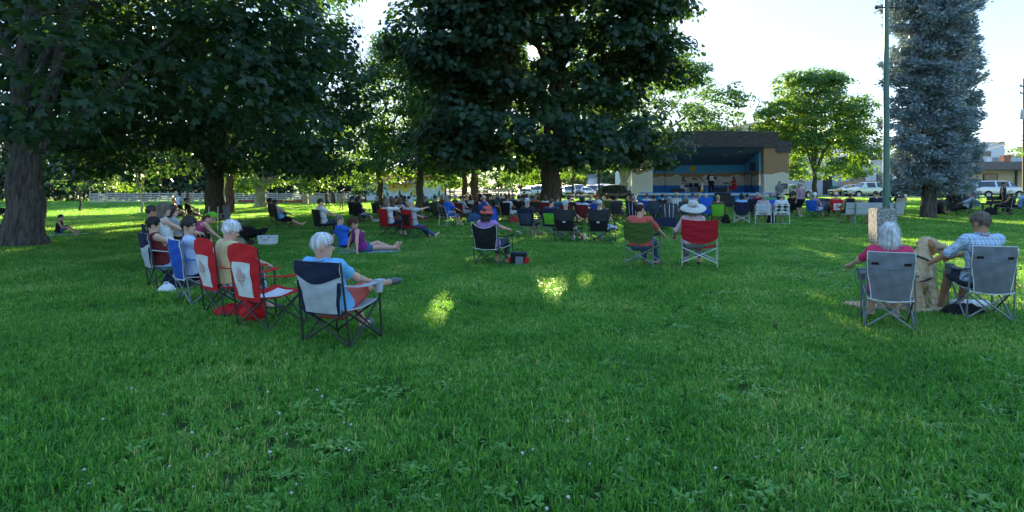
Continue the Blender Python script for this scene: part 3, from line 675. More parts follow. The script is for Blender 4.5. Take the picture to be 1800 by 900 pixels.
SH = Vector(((1243 - 900) / F * 42, 42, GZ(13.7, 42))); SHR = R(-9); STZ = 1.10 - SH.z
SHM = Matrix.Translation(SH) @ Matrix.Rotation(SHR, 4, 'Z')
def shell():
    root = thing('bandshell', 'open bandshell with painted landscape back wall and dark shingled fascia', 'bandshell', SH, SHR)
    TAN = (.52, .30, .13); CREAM = (.82, .75, .58); BLUE = (.03, .24, .66); SKYB = (.10, .48, .80)
    mural = band_mat('mural_paint', [(0, BLUE), (STZ + .62, CREAM), (STZ + 1.35, TAN), (STZ + 1.62, SKYB)], [0, .05, .9, .25], scale=1.1)
    pyl = band_mat('pylon_paint', [(0, CREAM), (2.35, (.46, .29, .14))], [0, 1.6], scale=.9)
    deep = M('ceiling_blue', (.10, .20, .31), var=.12, scale=1.5, rough=.7); white = M('stage_edge_white', (.62, .60, .55), var=.2, scale=3)
    shing = M('dark_shingle', (.088, .080, .076), var=.5, scale=3, stretch=(1, 1, 5), rough=.85, bump=.5)
    D = 6.2; w = 3.78
    # platform
    part('stage_floor', MB().box((0, D / 2 - .05, STZ / 2 - .06), (9.5, D + .3, STZ - .05)), M('stage_floor_paint', (.34, .35, .36), var=.2, scale=2), root)
    part('stage_edge', MB().box((0, -.22, STZ - .02), (9.95, .5, .12)).box((5.0, D / 2, STZ - .02), (.3, D, .12)), white, root)
    # painted stone face: separate blocks in courses
    sm = M('blue_stone', (.04, .28, .70), var=.6, scale=4, rough=.7, bump=.6, bscale=9); rr = random.Random(4)
    blk = [autosmooth(MB().box((0, 0, 0), (.46, .2, .265), taper=.94).mesh('block', False)) for _ in range(1)]
    for row in range(4):
        x = -4.9 + (.23 if row % 2 else 0)
        while x < 4.75:
            link('stone_block', blk[0], sm, root, (x + .23, -.26 + rr.uniform(-.035, .02), .0 + row * .275 + .05), (R(90) + rr.uniform(-.03, .03), rr.uniform(-.03, .03), rr.uniform(-.03, .03)), (1, 1.325, 1.0)); x += .475
    part('stage_face', MB().box((0, -.12, (STZ - .1) / 2), (9.6, .3, STZ - .12)), sm, root)
    # shell: back wall, sides, ceiling, roof, fascia
    part('back_wall', MB().box((0, D + .1, 2.2), (2 * w + .3, .2, 4.4)), mural, root)
    disc = [(.235 * math.cos(k * .2618), .235 * math.sin(k * .2618)) for k in range(24)]
    part('painted_sun', MB().prism([(x - .12, z + STZ + 1.98) for x, z in disc], 'y', D - .008, D - .002), M('mural_yellow', (.80, .52, .04), var=.1), root)
    for s in (-1, 1):
        part('side_wall', MB().box((s * (w + .12), D / 2 + .7, 2.2), (.2, D - 1.3, 4.4)), mural if s < 0 else mural, root)
        a, b = (3.75, 5.2) if s < 0 else (3.75, 5.38); poly = [(s * a, -.15), (s * a, .7), (s * b, .7), (s * b, -.15)]
        k = 15
        for i in range(k, -1, -1):
            x = a + (b - a) * i / k; poly += [(s * x, -.15), (s * x, -.19), (s * (x - (b - a) / k * .45), -.19), (s * (x - (b - a) / k * .45), -.15)] if i else []
        if s > 0: poly = poly[::-1]
        part('pylon', MB().prism(poly, 'z', STZ + .03, 4.14), pyl, root)
    def ceil(u, v):
        return ((u * 2 - 1) * (w + .1), v * D, 4.12 - .95 * v + .10 * math.cos((u * 2 - 1) * 1.57) * (1 - v))
    part('ceiling', MB().sheet(ceil, 16, 10, .05), deep, root)
    for q in ((-1.2, 1.5), (1.6, 2.0), (2.4, .9), (-.6, 3.6)):
        part('ceiling_lamp', MB().lathe([(.10, 0), (.12, .03), (.0, .03)], (q[0], q[1], 4.02 - .95 * q[1] / D), 12), M('lamp_glass', (.75, .75, .7), var=.05), root)
    part('roof', MB().prism([(-.1, 5.2), (-.1, 4.35), (D + .25, 3.4), (D + .25, 4.2)], 'x', -w - 1.0, w + .9), shing, root)
    n = 9
    for i in range(n):
        def f(u, v, i=i):
            x = -4.95 + u * 9.6; arch = .10 * math.cos((u * 2 - 1) * 1.4)
            return (x, -.32 - .03 * v + .0 * i, 4.10 + arch + (1.0 / n) * (i + v) * (1 + .12 * math.cos((u * 2 - 1) * 1.4)))
        part('shingle_course', MB().sheet(f, 14, 1, .03), shing, root)
    for s in (-1, 1):
        for i in range(7):
            part('shingle_course', MB().box((s * 5.0, .16, 3.80 + i * .115), (.95, .85 + .02 * (i % 2), .107)), shing, root)
    mb = MB()
    for i in range(40): mb.ball((-4.7 + i * .235, -.40, 5.17 + .1 * math.cos(((i / 39) * 2 - 1) * 1.4)), .018, 5, 4)
    part('string_lights', mb, M('bulb', (.8, .75, .6)), root)
    part('plaque', MB().box((4.95, -.24, STZ + .55), (.62, .05, .36)), M('plaque_dark', (.06, .075, .08)), root)
    for k, z in enumerate((.08, .0, -.08)): part('plaque_line', MB().box((4.95, -.268, STZ + .55 + z), (.42, .006, .025)), M('plaque_line', (.25, .27, .27)), root)
    for q in (-1.5, -.2, 1.7, 3.1): part('conduit', MB().tube([(q, -.30, STZ + .02), (q, -.30, STZ - .03)], .02, 5), M('metal_grey', (.3, .3, .3)), root)
    return root
shell()

# ------------------------------------------------------------------ buildings
def window_at(parent, x, z, w, h, yf, frame, glass, name='window'):
    f = part(name, MB().box((x, yf, z), (w, .12, h)), frame, parent)
    part('pane', MB().box((x, yf - .07, z), (w * .86, .03, h * .84)), glass, f); return f
GLASS = M('window_glass', (.03, .04, .05), rough=.08, spec=.8, var=.1)
WFR = M('window_frame_white', (.65, .65, .63), var=.08)
def mural_building():
    b = AT(0, 0, 88); b = Vector(((714 - 900) / F * 88, 88, 0)); b.z = GZ(b.x, b.y)
    root = thing('mural_building', 'low white building with red roof and painted yellow flowers', 'building', b, R(2))
    wall = M('wall_pale', (.66, .69, .72), var=.08, scale=1.2); W_ = 11.6
    part('wall', MB().box((0, 3, 1.35), (W_, 6, 2.8)), wall, root)
    rm = M('roof_red', (.40, .085, .04), var=.25, scale=2)
    rf = part('roof', MB().prism([(-.7, 2.62), (3, 4.15), (6.7, 2.62), (6.7, 2.8), (3, 4.32), (-.7, 2.8)], 'x', -W_ / 2 - .5, W_ / 2 + .5), rm, root)
    part('fascia', MB().box((0, -.72, 2.66), (W_ + 1.0, .06, .25)), M('fascia_pink', (.58, .36, .30)), rf)
    part('gable', MB().prism([(0, 2.75), (3, 4.1), (6, 2.75)], 'x', -W_ / 2 - .02, -W_ / 2 + .05), wall, root)
    yel = M('petal_yellow', (.80, .55, .10), var=.2, scale=5); orange = M('petal_centre', (.60, .26, .03)); gr = M('leaf_paint', (.02, .22, .07), var=.3, scale=4)
    r = random.Random(3)
    def flower(x, z, R_, k, ph):
        f = None
        for i in range(k):
            a = ph + 6.283 * i / k; L = R_ * r.uniform(.85, 1.1); w = R_ * .23; d = (math.cos(a), math.sin(a)); s = (-d[1], d[0])
            pl = [(x + d[0] * L * t + s[0] * w * q, z + d[1] * L * t + s[1] * w * q) for t, q in ((.15, -.3), (.55, -1), (.8, -.8), (1, 0), (.8, .8), (.55, 1), (.15, .3))]
            part('painted_petal', MB().prism(pl, 'y', -.012 - .002 * (i % 3), -.004), yel, root, sm=False)
        part('painted_flower_centre', MB().prism([(x + .25 * R_ * math.cos(j * .5236), z + .25 * R_ * math.sin(j * .5236)) for j in range(12)], 'y', -.024, -.016), orange, root, sm=False)
    flower(-1.85, 1.95, .95, 13, .1); flower(-.1, 2.0, 1.05, 14, .3); flower(1.35, 1.95, .34, 9, 0); flower(1.25, 1.1, .5, 10, .2); flower(5.4, 1.6, .45, 9, .1); flower(-3.5, .9, .3, 8, 0)
    for (x, z, L, a) in ((-3.2, .5, 1.3, 2.7), (-3.0, .4, 1.2, 2.3), (-2.6, .4, 1.1, 1.9), (-1.0, .5, 1.2, 1.5), (.6, .5, 1.2, 1.2), (.9, .4, 1., .6), (1.8, .3, .8, 1.2), (3.6, .1, .5, 1.1), (3.2, .1, .5, 1.9), (4.6, .4, .9, 2.5), (4.9, .4, .9, .7), (4.8, .4, 1.2, 1.5), (-2.7, 1.5, 1.0, 2.6), (-3.3, 1.1, .8, 2.2)):
        d = (math.cos(a), math.sin(a)); s = (-d[1], d[0]); w = L * .17
        part('painted_leaf', MB().prism([(x + d[0] * L * t + s[0] * w * q, z + d[1] * L * t + s[1] * w * q) for t, q in ((0, -.2), (.4, -1), (1, 0), (.4, 1), (0, .2))], 'y', -.010, -.003), gr, root, sm=False)
    part('corner_post', MB().box((W_ / 2 + .03, -.03, 1.3), (.22, .22, 2.6)), M('post_brown', (.30, .16, .08)), root)
mural_building()
def grey_building():
    b = Vector(((1470 - 900) / F * 80, 80, 0)); b.z = .45
    root = thing('grey_building', 'low grey stucco building with dark doorway behind the ash tree', 'building', b, R(-3))
    wm = M('stucco_grey', (.42, .42, .43), var=.1, scale=.8); wl_ = M('stucco_light', (.58, .58, .57), var=.08, scale=.8)
    part('wall', MB().box((-3.6, 4, 2.5), (8.4, 8, 5.0)), wm, root)
    part('wall', MB().box((4.2, 4.2, 2.35), (7.6, 8, 4.7)), wl_, root)
    part('wall', MB().box((-9.0, 4.6, 1.9), (2.6, 8, 3.8)), wm, root)
    part('roof', MB().box((.2, 4, 5.06), (16.2, 8.3, .16)), M('roof_grey', (.2, .2, .21)), root)
    part('upper_wall', MB().box((6.2, 6.5, 6.0), (5.2, 5, 2.0)), wl_, root)
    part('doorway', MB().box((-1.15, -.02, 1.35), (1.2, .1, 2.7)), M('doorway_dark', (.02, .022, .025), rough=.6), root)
    fr = M('frame_dark', (.08, .08, .09))
    for x, z, w, h in ((2.9, 2.15, 1.9, 1.5), (6.3, 2.2, 1.9, 1.3), (5.4, 6.1, 1.6, 1.0), (7.4, 6.1, 1.4, 1.0)): window_at(root, x, z, w, h, .18 if z < 4 else 3.97, fr, GLASS)
    window_at(root, -8.6, 1.6, .9, 2.2, .58, WFR, GLASS); window_at(root, -4.6, 2.4, .8, 1.8, -.03, WFR, GLASS)
    wood_ = M('cedar_board', (.42, .26, .15), var=.25, scale=3, stretch=(8, 1, .5))
    for i in range(16): part('board', MB().box((.55 + i * .33, -.6, 1.0), (.30, .05, 1.75 + .05 * (i % 3))), wood_, root)
    return root
grey_building()
def yellow_building():
    b = Vector(((1766 - 900) / F * 82, 82, 0)); b.z = .45
    root = thing('yellow_building', 'flat roofed yellow building with deep brown eaves beyond the silver minivan', 'building', b, R(-4))
    part('wall', MB().box((1, 4, 1.7), (13, 8, 3.6)), M('wall_yellow', (.68, .58, .38), var=.12, scale=1.), root)
    part('base_band', MB().box((1, -.03, .45), (13.04, .1, .95)), M('band_green', (.03, .10, .05)), root)
    part('eave', MB().box((1, 2.4, 3.95), (14, 11.4, 1.05)), M('eave_brown', (.14, .12, .115), var=.3), root)
    part('roof_unit', MB().box((-2, 5, 4.9), (4, 3, .9)), M('roof_unit', (.5, .52, .54)), root); part('chimney', MB().box((2.2, 3, 5.0), (.9, .9, 1.2)), M('chimney_red', (.35, .14, .08)), root)
    window_at(root, -1.9, 2.2, 1.9, 1.5, -.03, M('frame_red_brown', (.2, .06, .03)), GLASS)
    part('hanging_basket', MB().ball((3.6, -.7, 2.6), (.7, .3, .35)).tube([(3.6, -.7, 2.7), (3.6, -.7, 3.5)], .02, 5), M('basket_dark', (.07, .08, .05), var=.5, scale=6), root)
    part('drain_pipe', MB().tube([(1.4, -.15, 0), (1.4, -.15, 3.5)], .13, 8), M('pipe_brown', (.12, .09, .08)), root)
    w2 = Vector(((1716 - 900) / F * 100, 100, .5))
    o = thing('white_building', 'plain white two storey block behind the yellow building', 'building', w2, R(-4))
    part('wall', MB().box((0, 5, 4.2), (9, 10, 8.4)), M('wall_white', (.70, .71, .73), var=.06), o); part('roof', MB().box((0, 5, 8.46), (9.2, 10.2, .15)), M('roof_grey', (.2, .2, .21)), o)
    part('wall_lower', MB().box((5, 4, 3.0), (5, 8, 6.0)), M('wall_grey_blue', (.5, .53, .57)), o)
    window_at(o, 1.5, 6.6, 1.8, 1.0, -.03, WFR, GLASS)
yellow_building()
def far_roofs():
    b = Vector(((1072 - 900) / F * 124, 124, 0)); b.z = 0
    root = thing('white_shed', 'white gabled shed far beyond the parked cars', 'building', b, 0)
    part('wall', MB().box((0, 3, 1.8), (9, 6, 3.6)), M('wall_white', (.70, .71, .73)), root); part('roof', MB().prism([(-.4, 3.5), (3, 4.9), (6.4, 3.5)], 'x', -5, 5), M('roof_grey', (.2, .2, .21)), root)
    b = Vector(((1130 - 900) / F * 70, 70, .3)); root = thing('white_wall', 'white rendered house wall behind the plane tree', 'building', b, 0)
    part('wall', MB().box((0, 3, 2.2), (4.4, 6, 4.4)), M('wall_white', (.70, .71, .73)), root); part('roof', MB().box((0, 3, 4.5), (4.8, 6.4, .2)), M('roof_grey', (.2, .2, .21)), root)
far_roofs()

# ------------------------------------------------------------------ cars
TYRE = M('tyre', (.02, .02, .022), rough=.85); RIM = M('rim', (.45, .46, .48), metal=.8, rough=.35)
CGL = M('car_glass', (.015, .018, .02), rough=.06, spec=.9, var=.1); HL = M('headlight', (.75, .76, .78), rough=.12, spec=.8); TL = M('taillight', (.35, .012, .01), rough=.2)
# stations along the length: t, bottom, belt, roof, half width at belt, half width at roof
CARK = {
 'suv': (4.6, .70, [(0, .45, .78, .80, .62, .5), (.03, .34, .92, .95, .84, .7), (.20, .30, 1.02, 1.06, .92, .76), (.27, .30, 1.04, 1.12, .93, .70), (.38, .30, 1.06, 1.58, .94, .62), (.42, .3, 1.06, 1.64, .94, .64), (.62, .3, 1.07, 1.67, .94, .65), (.66, .3, 1.08, 1.67, .94, .65), (.84, .3, 1.10, 1.60, .93, .62), (.95, .34, 1.08, 1.20, .88, .68), (1., .48, .95, 1.0, .78, .6)]),
 'van': (5.1, .72, [(0, .42, .76, .78, .62, .5), (.03, .32, .92, .95, .86, .72), (.13, .28, 1.06, 1.10, .95, .8), (.17, .28, 1.10, 1.18, .97, .76), (.33, .28, 1.14, 1.70, .99, .70), (.37, .28, 1.14, 1.76, .99, .72), (.60, .28, 1.14, 1.78, .99, .73), (.64, .28, 1.14, 1.78, .99, .73), (.92, .28, 1.14, 1.74, .98, .72), (.97, .32, 1.12, 1.62, .95, .70), (1., .42, 1.0, 1.1, .88, .66)]),
 'sedan': (4.5, .64, [(0, .42, .66, .68, .6, .5), (.03, .28, .80, .83, .82, .7), (.22, .25, .90, .94, .88, .74), (.28, .25, .92, .99, .89, .68), (.42, .25, .93, 1.36, .89, .58), (.46, .25, .93, 1.41, .89, .59), (.60, .25, .93, 1.43, .89, .6), (.64, .25, .94, 1.42, .89, .6), (.80, .26, .95, 1.15, .88, .62), (.96, .3, .93, .99, .84, .66), (1., .42, .8, .84, .74, .6)]),
}
CARMESH = {}
def car(kind, paint, loc, rz, label, group=None, name='parked_car'):
    L, wr, st = CARK[kind]; root = thing(name, label, 'van' if kind == 'van' else 'car', loc, rz, group)
    if kind not in CARMESH:
        n = len(st); ring = []
        for (t, zb, ze, zr, w, wrf) in st:
            y = L / 2 - t * L
            ring.append([(-w * .86, y, zb), (-w * 1.0, y, zb + .18), (-w * 1.02, y, (zb + ze) / 2 + .1), (-w * .97, y, ze), (-wrf, y, zr - .05), (-wrf * .72, y, zr), (wrf * .72, y, zr), (wrf, y, zr - .05), (w * .97, y, ze), (w * 1.02, y, (zb + ze) / 2 + .1), (w, y, zb + .18), (w * .86, y, zb)])
        V = np.array(ring); k = 12; glass = {}; body = []
        for i in range(n - 1):
            for j in range(k):
                q = (i * k + j, (i + 1) * k + j, (i + 1) * k + (j + 1) % k, i * k + (j + 1) % k)
                side = j in (3, 7) and 3 <= i <= n - 3 and i not in (4, 6)
                wind = j in (4, 5, 6) and i == 3; rear = j in (4, 5, 6) and i == (n - 3 if kind != 'van' else n - 2)
                if side and not (i == 3 and kind != 'van'): glass.setdefault(('side_window', i, j), []).append(q)
                elif wind: glass.setdefault(('windscreen', 0, 0), []).append(q)
                elif rear: glass.setdefault(('rear_window', 0, 0), []).append(q)
                else: body.append(q)
        body += [tuple(range(k)), tuple((n - 1) * k + j for j in range(k))[::-1]]
        mb = MB(); mb.add(V.reshape(-1, 3), body); me = mb.mesh('body', False); bm = bmesh.new(); bm.from_mesh(me)
        bmesh.ops.delete(bm, geom=[v for v in bm.verts if not v.link_faces], context='VERTS'); bmesh.ops.recalc_face_normals(bm, faces=bm.faces); bm.to_mesh(me); bm.free()
        gl = []
        for key, qs in glass.items():
            g = MB(); vv = V.reshape(-1, 3)
            for q in qs: g.add(vv[list(q)] * np.array([.994, 1, .997]), [(0, 1, 2, 3)])
            gl.append((key[0], g.mesh(key[0], False)))
        a = [(math.cos(x * .3927), math.sin(x * .3927)) for x in range(16)]
        tm = autosmooth(MB().lathe([(.2, -.10), (.31, -.10), (.335, -.06), (.335, .06), (.31, .10), (.2, .10)], (0, 0, 0), 20, (0, R(90), 0)).mesh('tyre', False))
        rm = MB().lathe([(.02, .085), (.06, .095), (.21, .10), (.22, .07)], (0, 0, 0), 20, (0, R(90), 0))
        CARMESH[kind] = (autosmooth(me, 32), gl, tm, autosmooth(rm.mesh('rim', False)),
                         autosmooth(MB().lathe([(.0, .0), (.41, .0), (.41, .012)], (0, 0, 0), 20, (0, R(90), 0)).mesh('wheel_arch', False)))
    me, gl, tm, rm, ar = CARMESH[kind]
    b = link('body', me, paint, root)
    for nm, g in gl: link(nm, g, CGL, b)
    for s in (-1, 1):
        for y in (L * .31, -L * .29):
            wd = st[4][4]
            link('wheel_arch', ar, TYRE, b, (s * (wd * 1.015) if s > 0 else s * (wd * 1.015), y, .36), (0, 0, 0 if s > 0 else math.pi))
            w = link('wheel', tm, TYRE, root, (s * (wd * 1.0 - .07), y, .335)); link('rim', rm, RIM, w, (s * .012, 0, 0), (0, 0, 0 if s > 0 else math.pi))
        zb = st[1][2]
        part('headlight', MB().ball((s * (st[1][4] - .14), L / 2 - L * .035, zb - .12), (.17, .12, .075), 10, 6), HL, b)
        part('taillight', MB().ball((s * (st[-2][4] - .08), -L / 2 + L * .04, st[-2][2] - .05), (.10, .10, .15), 8, 6), TL, b)
        part('mirror', MB().ball((s * (wd + .08), L / 2 - L * .34, st[4][2] + .05), (.10, .06, .075), 8, 6), paint, b)
        for y in (.10, -.10): part('door_handle', MB().box((s * (wd * 1.0 + .012), L * y - .1, st[4][2] - .1), (.03, .18, .03)), paint, b)
    part('grille', MB().box((0, L / 2 - .02, st[0][1] + .16), (.8, .06, .22)), TYRE, b)
    part('number_plate', MB().box((0, L / 2 + .02, st[0][1] + .03), (.34, .02, .10)), HL, b)
    return root
def paint(nm, c, metal=.3): return M('paint_' + nm, c, rough=.25, metal=metal, coat=.8, var=.03, spec=.5)
car('suv', paint('black', (.022, .024, .028)), ON(1090, 60), R(-128), 'glossy black sport utility car parked beside the bandshell', 'parked cars')
car('sedan', paint('charcoal', (.05, .05, .055)), ON(1124, 66), R(-120), 'dark car half hidden behind the bandshell pylon', 'parked cars')
car('van', paint('silver', (.52, .54, .56), .6), ON(1751, 62.5), R(-93), 'silver minivan parked on the street before the yellow building', 'parked cars')
car('suv', paint('pale_lime', (.62, .68, .50)), ON(1522, 66), R(93), 'pale green white sport utility car behind the bench', 'parked cars')
car('sedan', paint('yellow', (.62, .33, .03)), ON(1494, 69), R(93), 'orange yellow car nosing out behind the pale sport utility car', 'parked cars')
car('sedan', paint('dark_green', (.03, .06, .05)), ON(1392, 60), R(-55), 'dark car parked between the bandshell and the ash tree', 'parked cars')
car('sedan', paint('blue', (.02, .09, .30)), ON(1604, 65), R(-92), 'blue car behind the spruce trunk', 'parked cars')
rr = random.Random(8)
PC = dict(white=(.72, .72, .70), silver=(.58, .60, .62), grey=(.25, .26, .28), charcoal=(.05, .05, .055), cream=(.66, .62, .52), red=(.30, .02, .02))
KN = dict(sedan='sedan', suv='tall wagon', van='van')
for i, (px, c, k) in enumerate(zip((925, 938, 950, 990, 1002, 1016, 1029, 1040, 1062, 1076), 'white white silver grey cream charcoal cream red white silver'.split(), 'sedan suv van sedan suv van sedan suv van sedan'.split())):
    car(k, paint('lot_' + c, PC[c]), ON(px, 80 + (i % 2) * 1.5), R(180 + rr.uniform(-12, 12)), '%s %s in the sunlit lot row beyond the picnic table' % (c, KN[k]), 'cars in the parking lot')
for px, c, k in zip((931, 946, 984, 998, 1012, 1033, 1050, 1068), 'charcoal white silver red grey cream white charcoal'.split(), 'suv sedan suv sedan suv sedan suv sedan'.split()):
    car(k, paint('lot_' + c, PC[c]), ON(px, 93), R(rr.uniform(-10, 10)), '%s %s in the farther row of the sunlit parking lot' % (c, KN[k]), 'cars in the parking lot')

# ------------------------------------------------------------------ posts, wires
def lamp_post():
    b = ON(1558, 21.5); root = thing('lamp_post', 'tall green steel lamp post behind the concrete litter bin', 'lamp post', b)
    gm = M('post_green', (.085, .17, .125), var=.18, scale=3, rough=.5, spec=.4); H = 8.35
    part('pole', MB().tube([(0, 0, -.1), (0, 0, .5), (0, 0, H)], [.125, .12, .075], 20), gm, root)
    part('base_plate', MB().lathe([(.24, 0), (.24, .03), (.15, .05), (.14, .2)], (0, 0, 0), 20), gm, root)
    part('hand_hole_cover', MB().box((0, -.122, .75), (.10, .02, .26)).box((.08, -.10, 1.15), (.05, .05, .12)), M('metal_dark', (.06, .065, .07)), root)
    arm = part('cross_arm', MB().tube([(-.36, 0, H - .32), (.36, 0, H - .32)], .03, 8).ball((-.36, 0, H - .32), .065).ball((.36, 0, H - .32), .075), M('metal_dark', (.06, .065, .07)), root)
    part('hook', MB().tube([(.06, -.06, H - .05), (-.02, -.08, H + .15), (.10, -.02, H + .30), (.22, 0, H + .16), (.18, 0, H + .02)], .028, 8), M('metal_dark', (.06, .065, .07)), root)
    part('lantern', MB().lathe([(.06, 0), (.10, .15), (.26, .3), (.30, .34), (.28, .7), (.1, .85), (.0, .88)], (0, 0, H), 16), M('lamp_glass', (.75, .75, .7)), root)
lamp_post()
def utility():
    b = ON(1801, 52); root = thing('utility_pole', 'brown wooden utility pole with transformer and wires', 'pole', b)
    H = 10.6
    part('pole', MB().tube([(0, 0, -.1), (0, 0, H)], [.17, .12], 12), M('pole_wood', (.11, .075, .05), var=.4, stretch=(4, 4, .4)), root)
    part('transformer', MB().lathe([(.0, 0), (.22, .02), (.24, .1), (.24, .75), (.2, .85), (0, .88)], (-.32, -.2, 7.0), 14), M('metal_pale', (.5, .52, .53), rough=.5), root)
    for z in (9.9, 9.3): part('insulator', MB().tube([(-.35, 0, z), (.3, 0, z)], .05, 6).ball((-.35, 0, z + .08), .07), M('metal_dark', (.06, .065, .07)), root)
    wm = M('wire', (.03, .03, .035))
    for i, (z0, px, py, d) in enumerate(((10.1, 1540, 205, 95), (9.9, 1540, 212, 95), (9.2, 1540, 222, 96), (9.0, 1540, 228, 96), (7.2, 1540, 248, 97), (6.8, 1540, 256, 97), (5.6, 1560, 276, 98), (5.2, 1560, 282, 98))):
        a = Vector((b.x - .2, b.y, b.z + z0)); e = AT(px, py, d)
        o = part('wire', MB().tube([a.lerp(e, t / 10) - Vector((0, 0, .9 * math.sin(math.pi * t / 10))) - b for t in range(11)], (.026 if i < 6 else .036), 5), wm, root)
    r = np.random.default_rng(5); P = np.array([-.3, -.6, 4.2]) + r.normal(0, .45, (160, 3)) * [1, .6, .8]; n = len(P)
    s = thing('maple_branch', 'leafy tree spray reaching in beside the utility pole', 'branch', b + Vector((1.6, -.9, 0)), 0)
    link('foliage', leaves('foliage', P - [1.6, -.9, 0] + [.2, -.4, 0], r.normal(0, .5, (n, 3)) + [0, 0, 1], r.normal(0, 1, (n, 3)), np.full(n, .26), MAPLE, MAPLE_F, r.uniform(0, 1, n)), LF_MID, s)
    part('stem', MB().tube([(1.6, 0, -GZ(b.x + 1.6, 51) - 0 * b.z), (1.4, -.1, 3.0), (0.0, -.2, 4.0), (-1.7, -.1, 4.3)], [.16, .12, .05, .015], 8), BARK, s)
utility()
# ------------------------------------------------------------------ figures: a body grown as one smooth surface over its bones
def v3(*a): return np.array(a, dtype=float)
def nrm(v): return v / (np.linalg.norm(v) + 1e-9)
def cap(a, b, ra, rb=None, k=.03): return ('c', np.array(a, float), np.array(b, float), ra, ra if rb is None else rb, k)
def ell(c, r, Rm=None, k=.03, neg=False): return ('e', np.array(c, float), np.array(r, float), np.eye(3) if Rm is None else Rm, neg, k)
def plane(p, n): return ('p', np.array(p, float), nrm(np.array(n, float)))
def surface(prims, h, wob=0., wf=9., seed=0):
    """smooth union of bones and ovals -> (vertices, quads)"""
    lo = np.full(3, 9e9); hi = -lo
    for p in prims:
        if p[0] == 'c':
            r = max(p[3], p[4]); lo = np.minimum(lo, np.minimum(p[1], p[2]) - r); hi = np.maximum(hi, np.maximum(p[1], p[2]) + r)
        elif p[0] == 'e' and not p[4]:
            r = max(p[2]); lo = np.minimum(lo, p[1] - r); hi = np.maximum(hi, p[1] + r)
    lo = lo - 3 * h; hi = hi + 3 * h
    n = np.ceil((hi - lo) / h).astype(int) + 1
    ax = [lo[i] + h * np.arange(n[i]) for i in range(3)]
    f = np.full(n, .5, dtype=np.float32)
    for p in prims:
        if p[0] == 'p':
            d = ((ax[0] - p[1][0]) * p[2][0])[:, None, None] + ((ax[1] - p[1][1]) * p[2][1])[None, :, None] + ((ax[2] - p[1][2]) * p[2][2])[None, None, :]
            f = np.maximum(f, d); continue
        if p[0] == 'c': a = np.minimum(p[1], p[2]) - max(p[3], p[4]); b = np.maximum(p[1], p[2]) + max(p[3], p[4])
        else: a = p[1] - max(p[2]); b = p[1] + max(p[2])
        m = .05 + p[5]
        i0 = np.clip(((a - m - lo) / h).astype(int), 0, n - 1); i1 = np.clip(((b + m - lo) / h).astype(int) + 2, 1, n)
        if (i1 <= i0).any(): continue
        sl = tuple(slice(i0[i], i1[i]) for i in range(3))
        X = ax[0][sl[0]][:, None, None]; Y = ax[1][sl[1]][None, :, None]; Z = ax[2][sl[2]][None, None, :]
        if p[0] == 'c':
            ab = p[2] - p[1]; L = ab @ ab + 1e-12
            t = np.clip(((X - p[1][0]) * ab[0] + (Y - p[1][1]) * ab[1] + (Z - p[1][2]) * ab[2]) / L, 0, 1)
            d = np.sqrt((X - p[1][0] - t * ab[0]) ** 2 + (Y - p[1][1] - t * ab[1]) ** 2 + (Z - p[1][2] - t * ab[2]) ** 2) - (p[3] + (p[4] - p[3]) * t)
        else:
            x = X - p[1][0]; y = Y - p[1][1]; z = Z - p[1][2]; Rm = p[3]
            q = sum(((x * Rm[i][0] + y * Rm[i][1] + z * Rm[i][2]) / p[2][i]) ** 2 for i in range(3)); q = np.sqrt(q)
            d = (q - 1) * min(p[2])
        if p[0] == 'e' and p[4]: f[sl] = np.maximum(f[sl], -d); continue
        k = p[5]; g = f[sl]; hh = np.maximum(k - np.abs(g - d), 0) / k
        f[sl] = np.minimum(g, d) - hh * hh * k * .25
    if wob:
        r = np.random.default_rng(seed); w = 0
        for q in range(4):
            kx = r.normal(size=3) * wf * (1 + q * .6); w = w + np.sin((ax[0] * kx[0])[:, None, None] + (ax[1] * kx[1])[None, :, None] + (ax[2] * kx[2])[None, None, :] + q)
        f = f + wob * .4 * w
    return nets(f, lo, h)
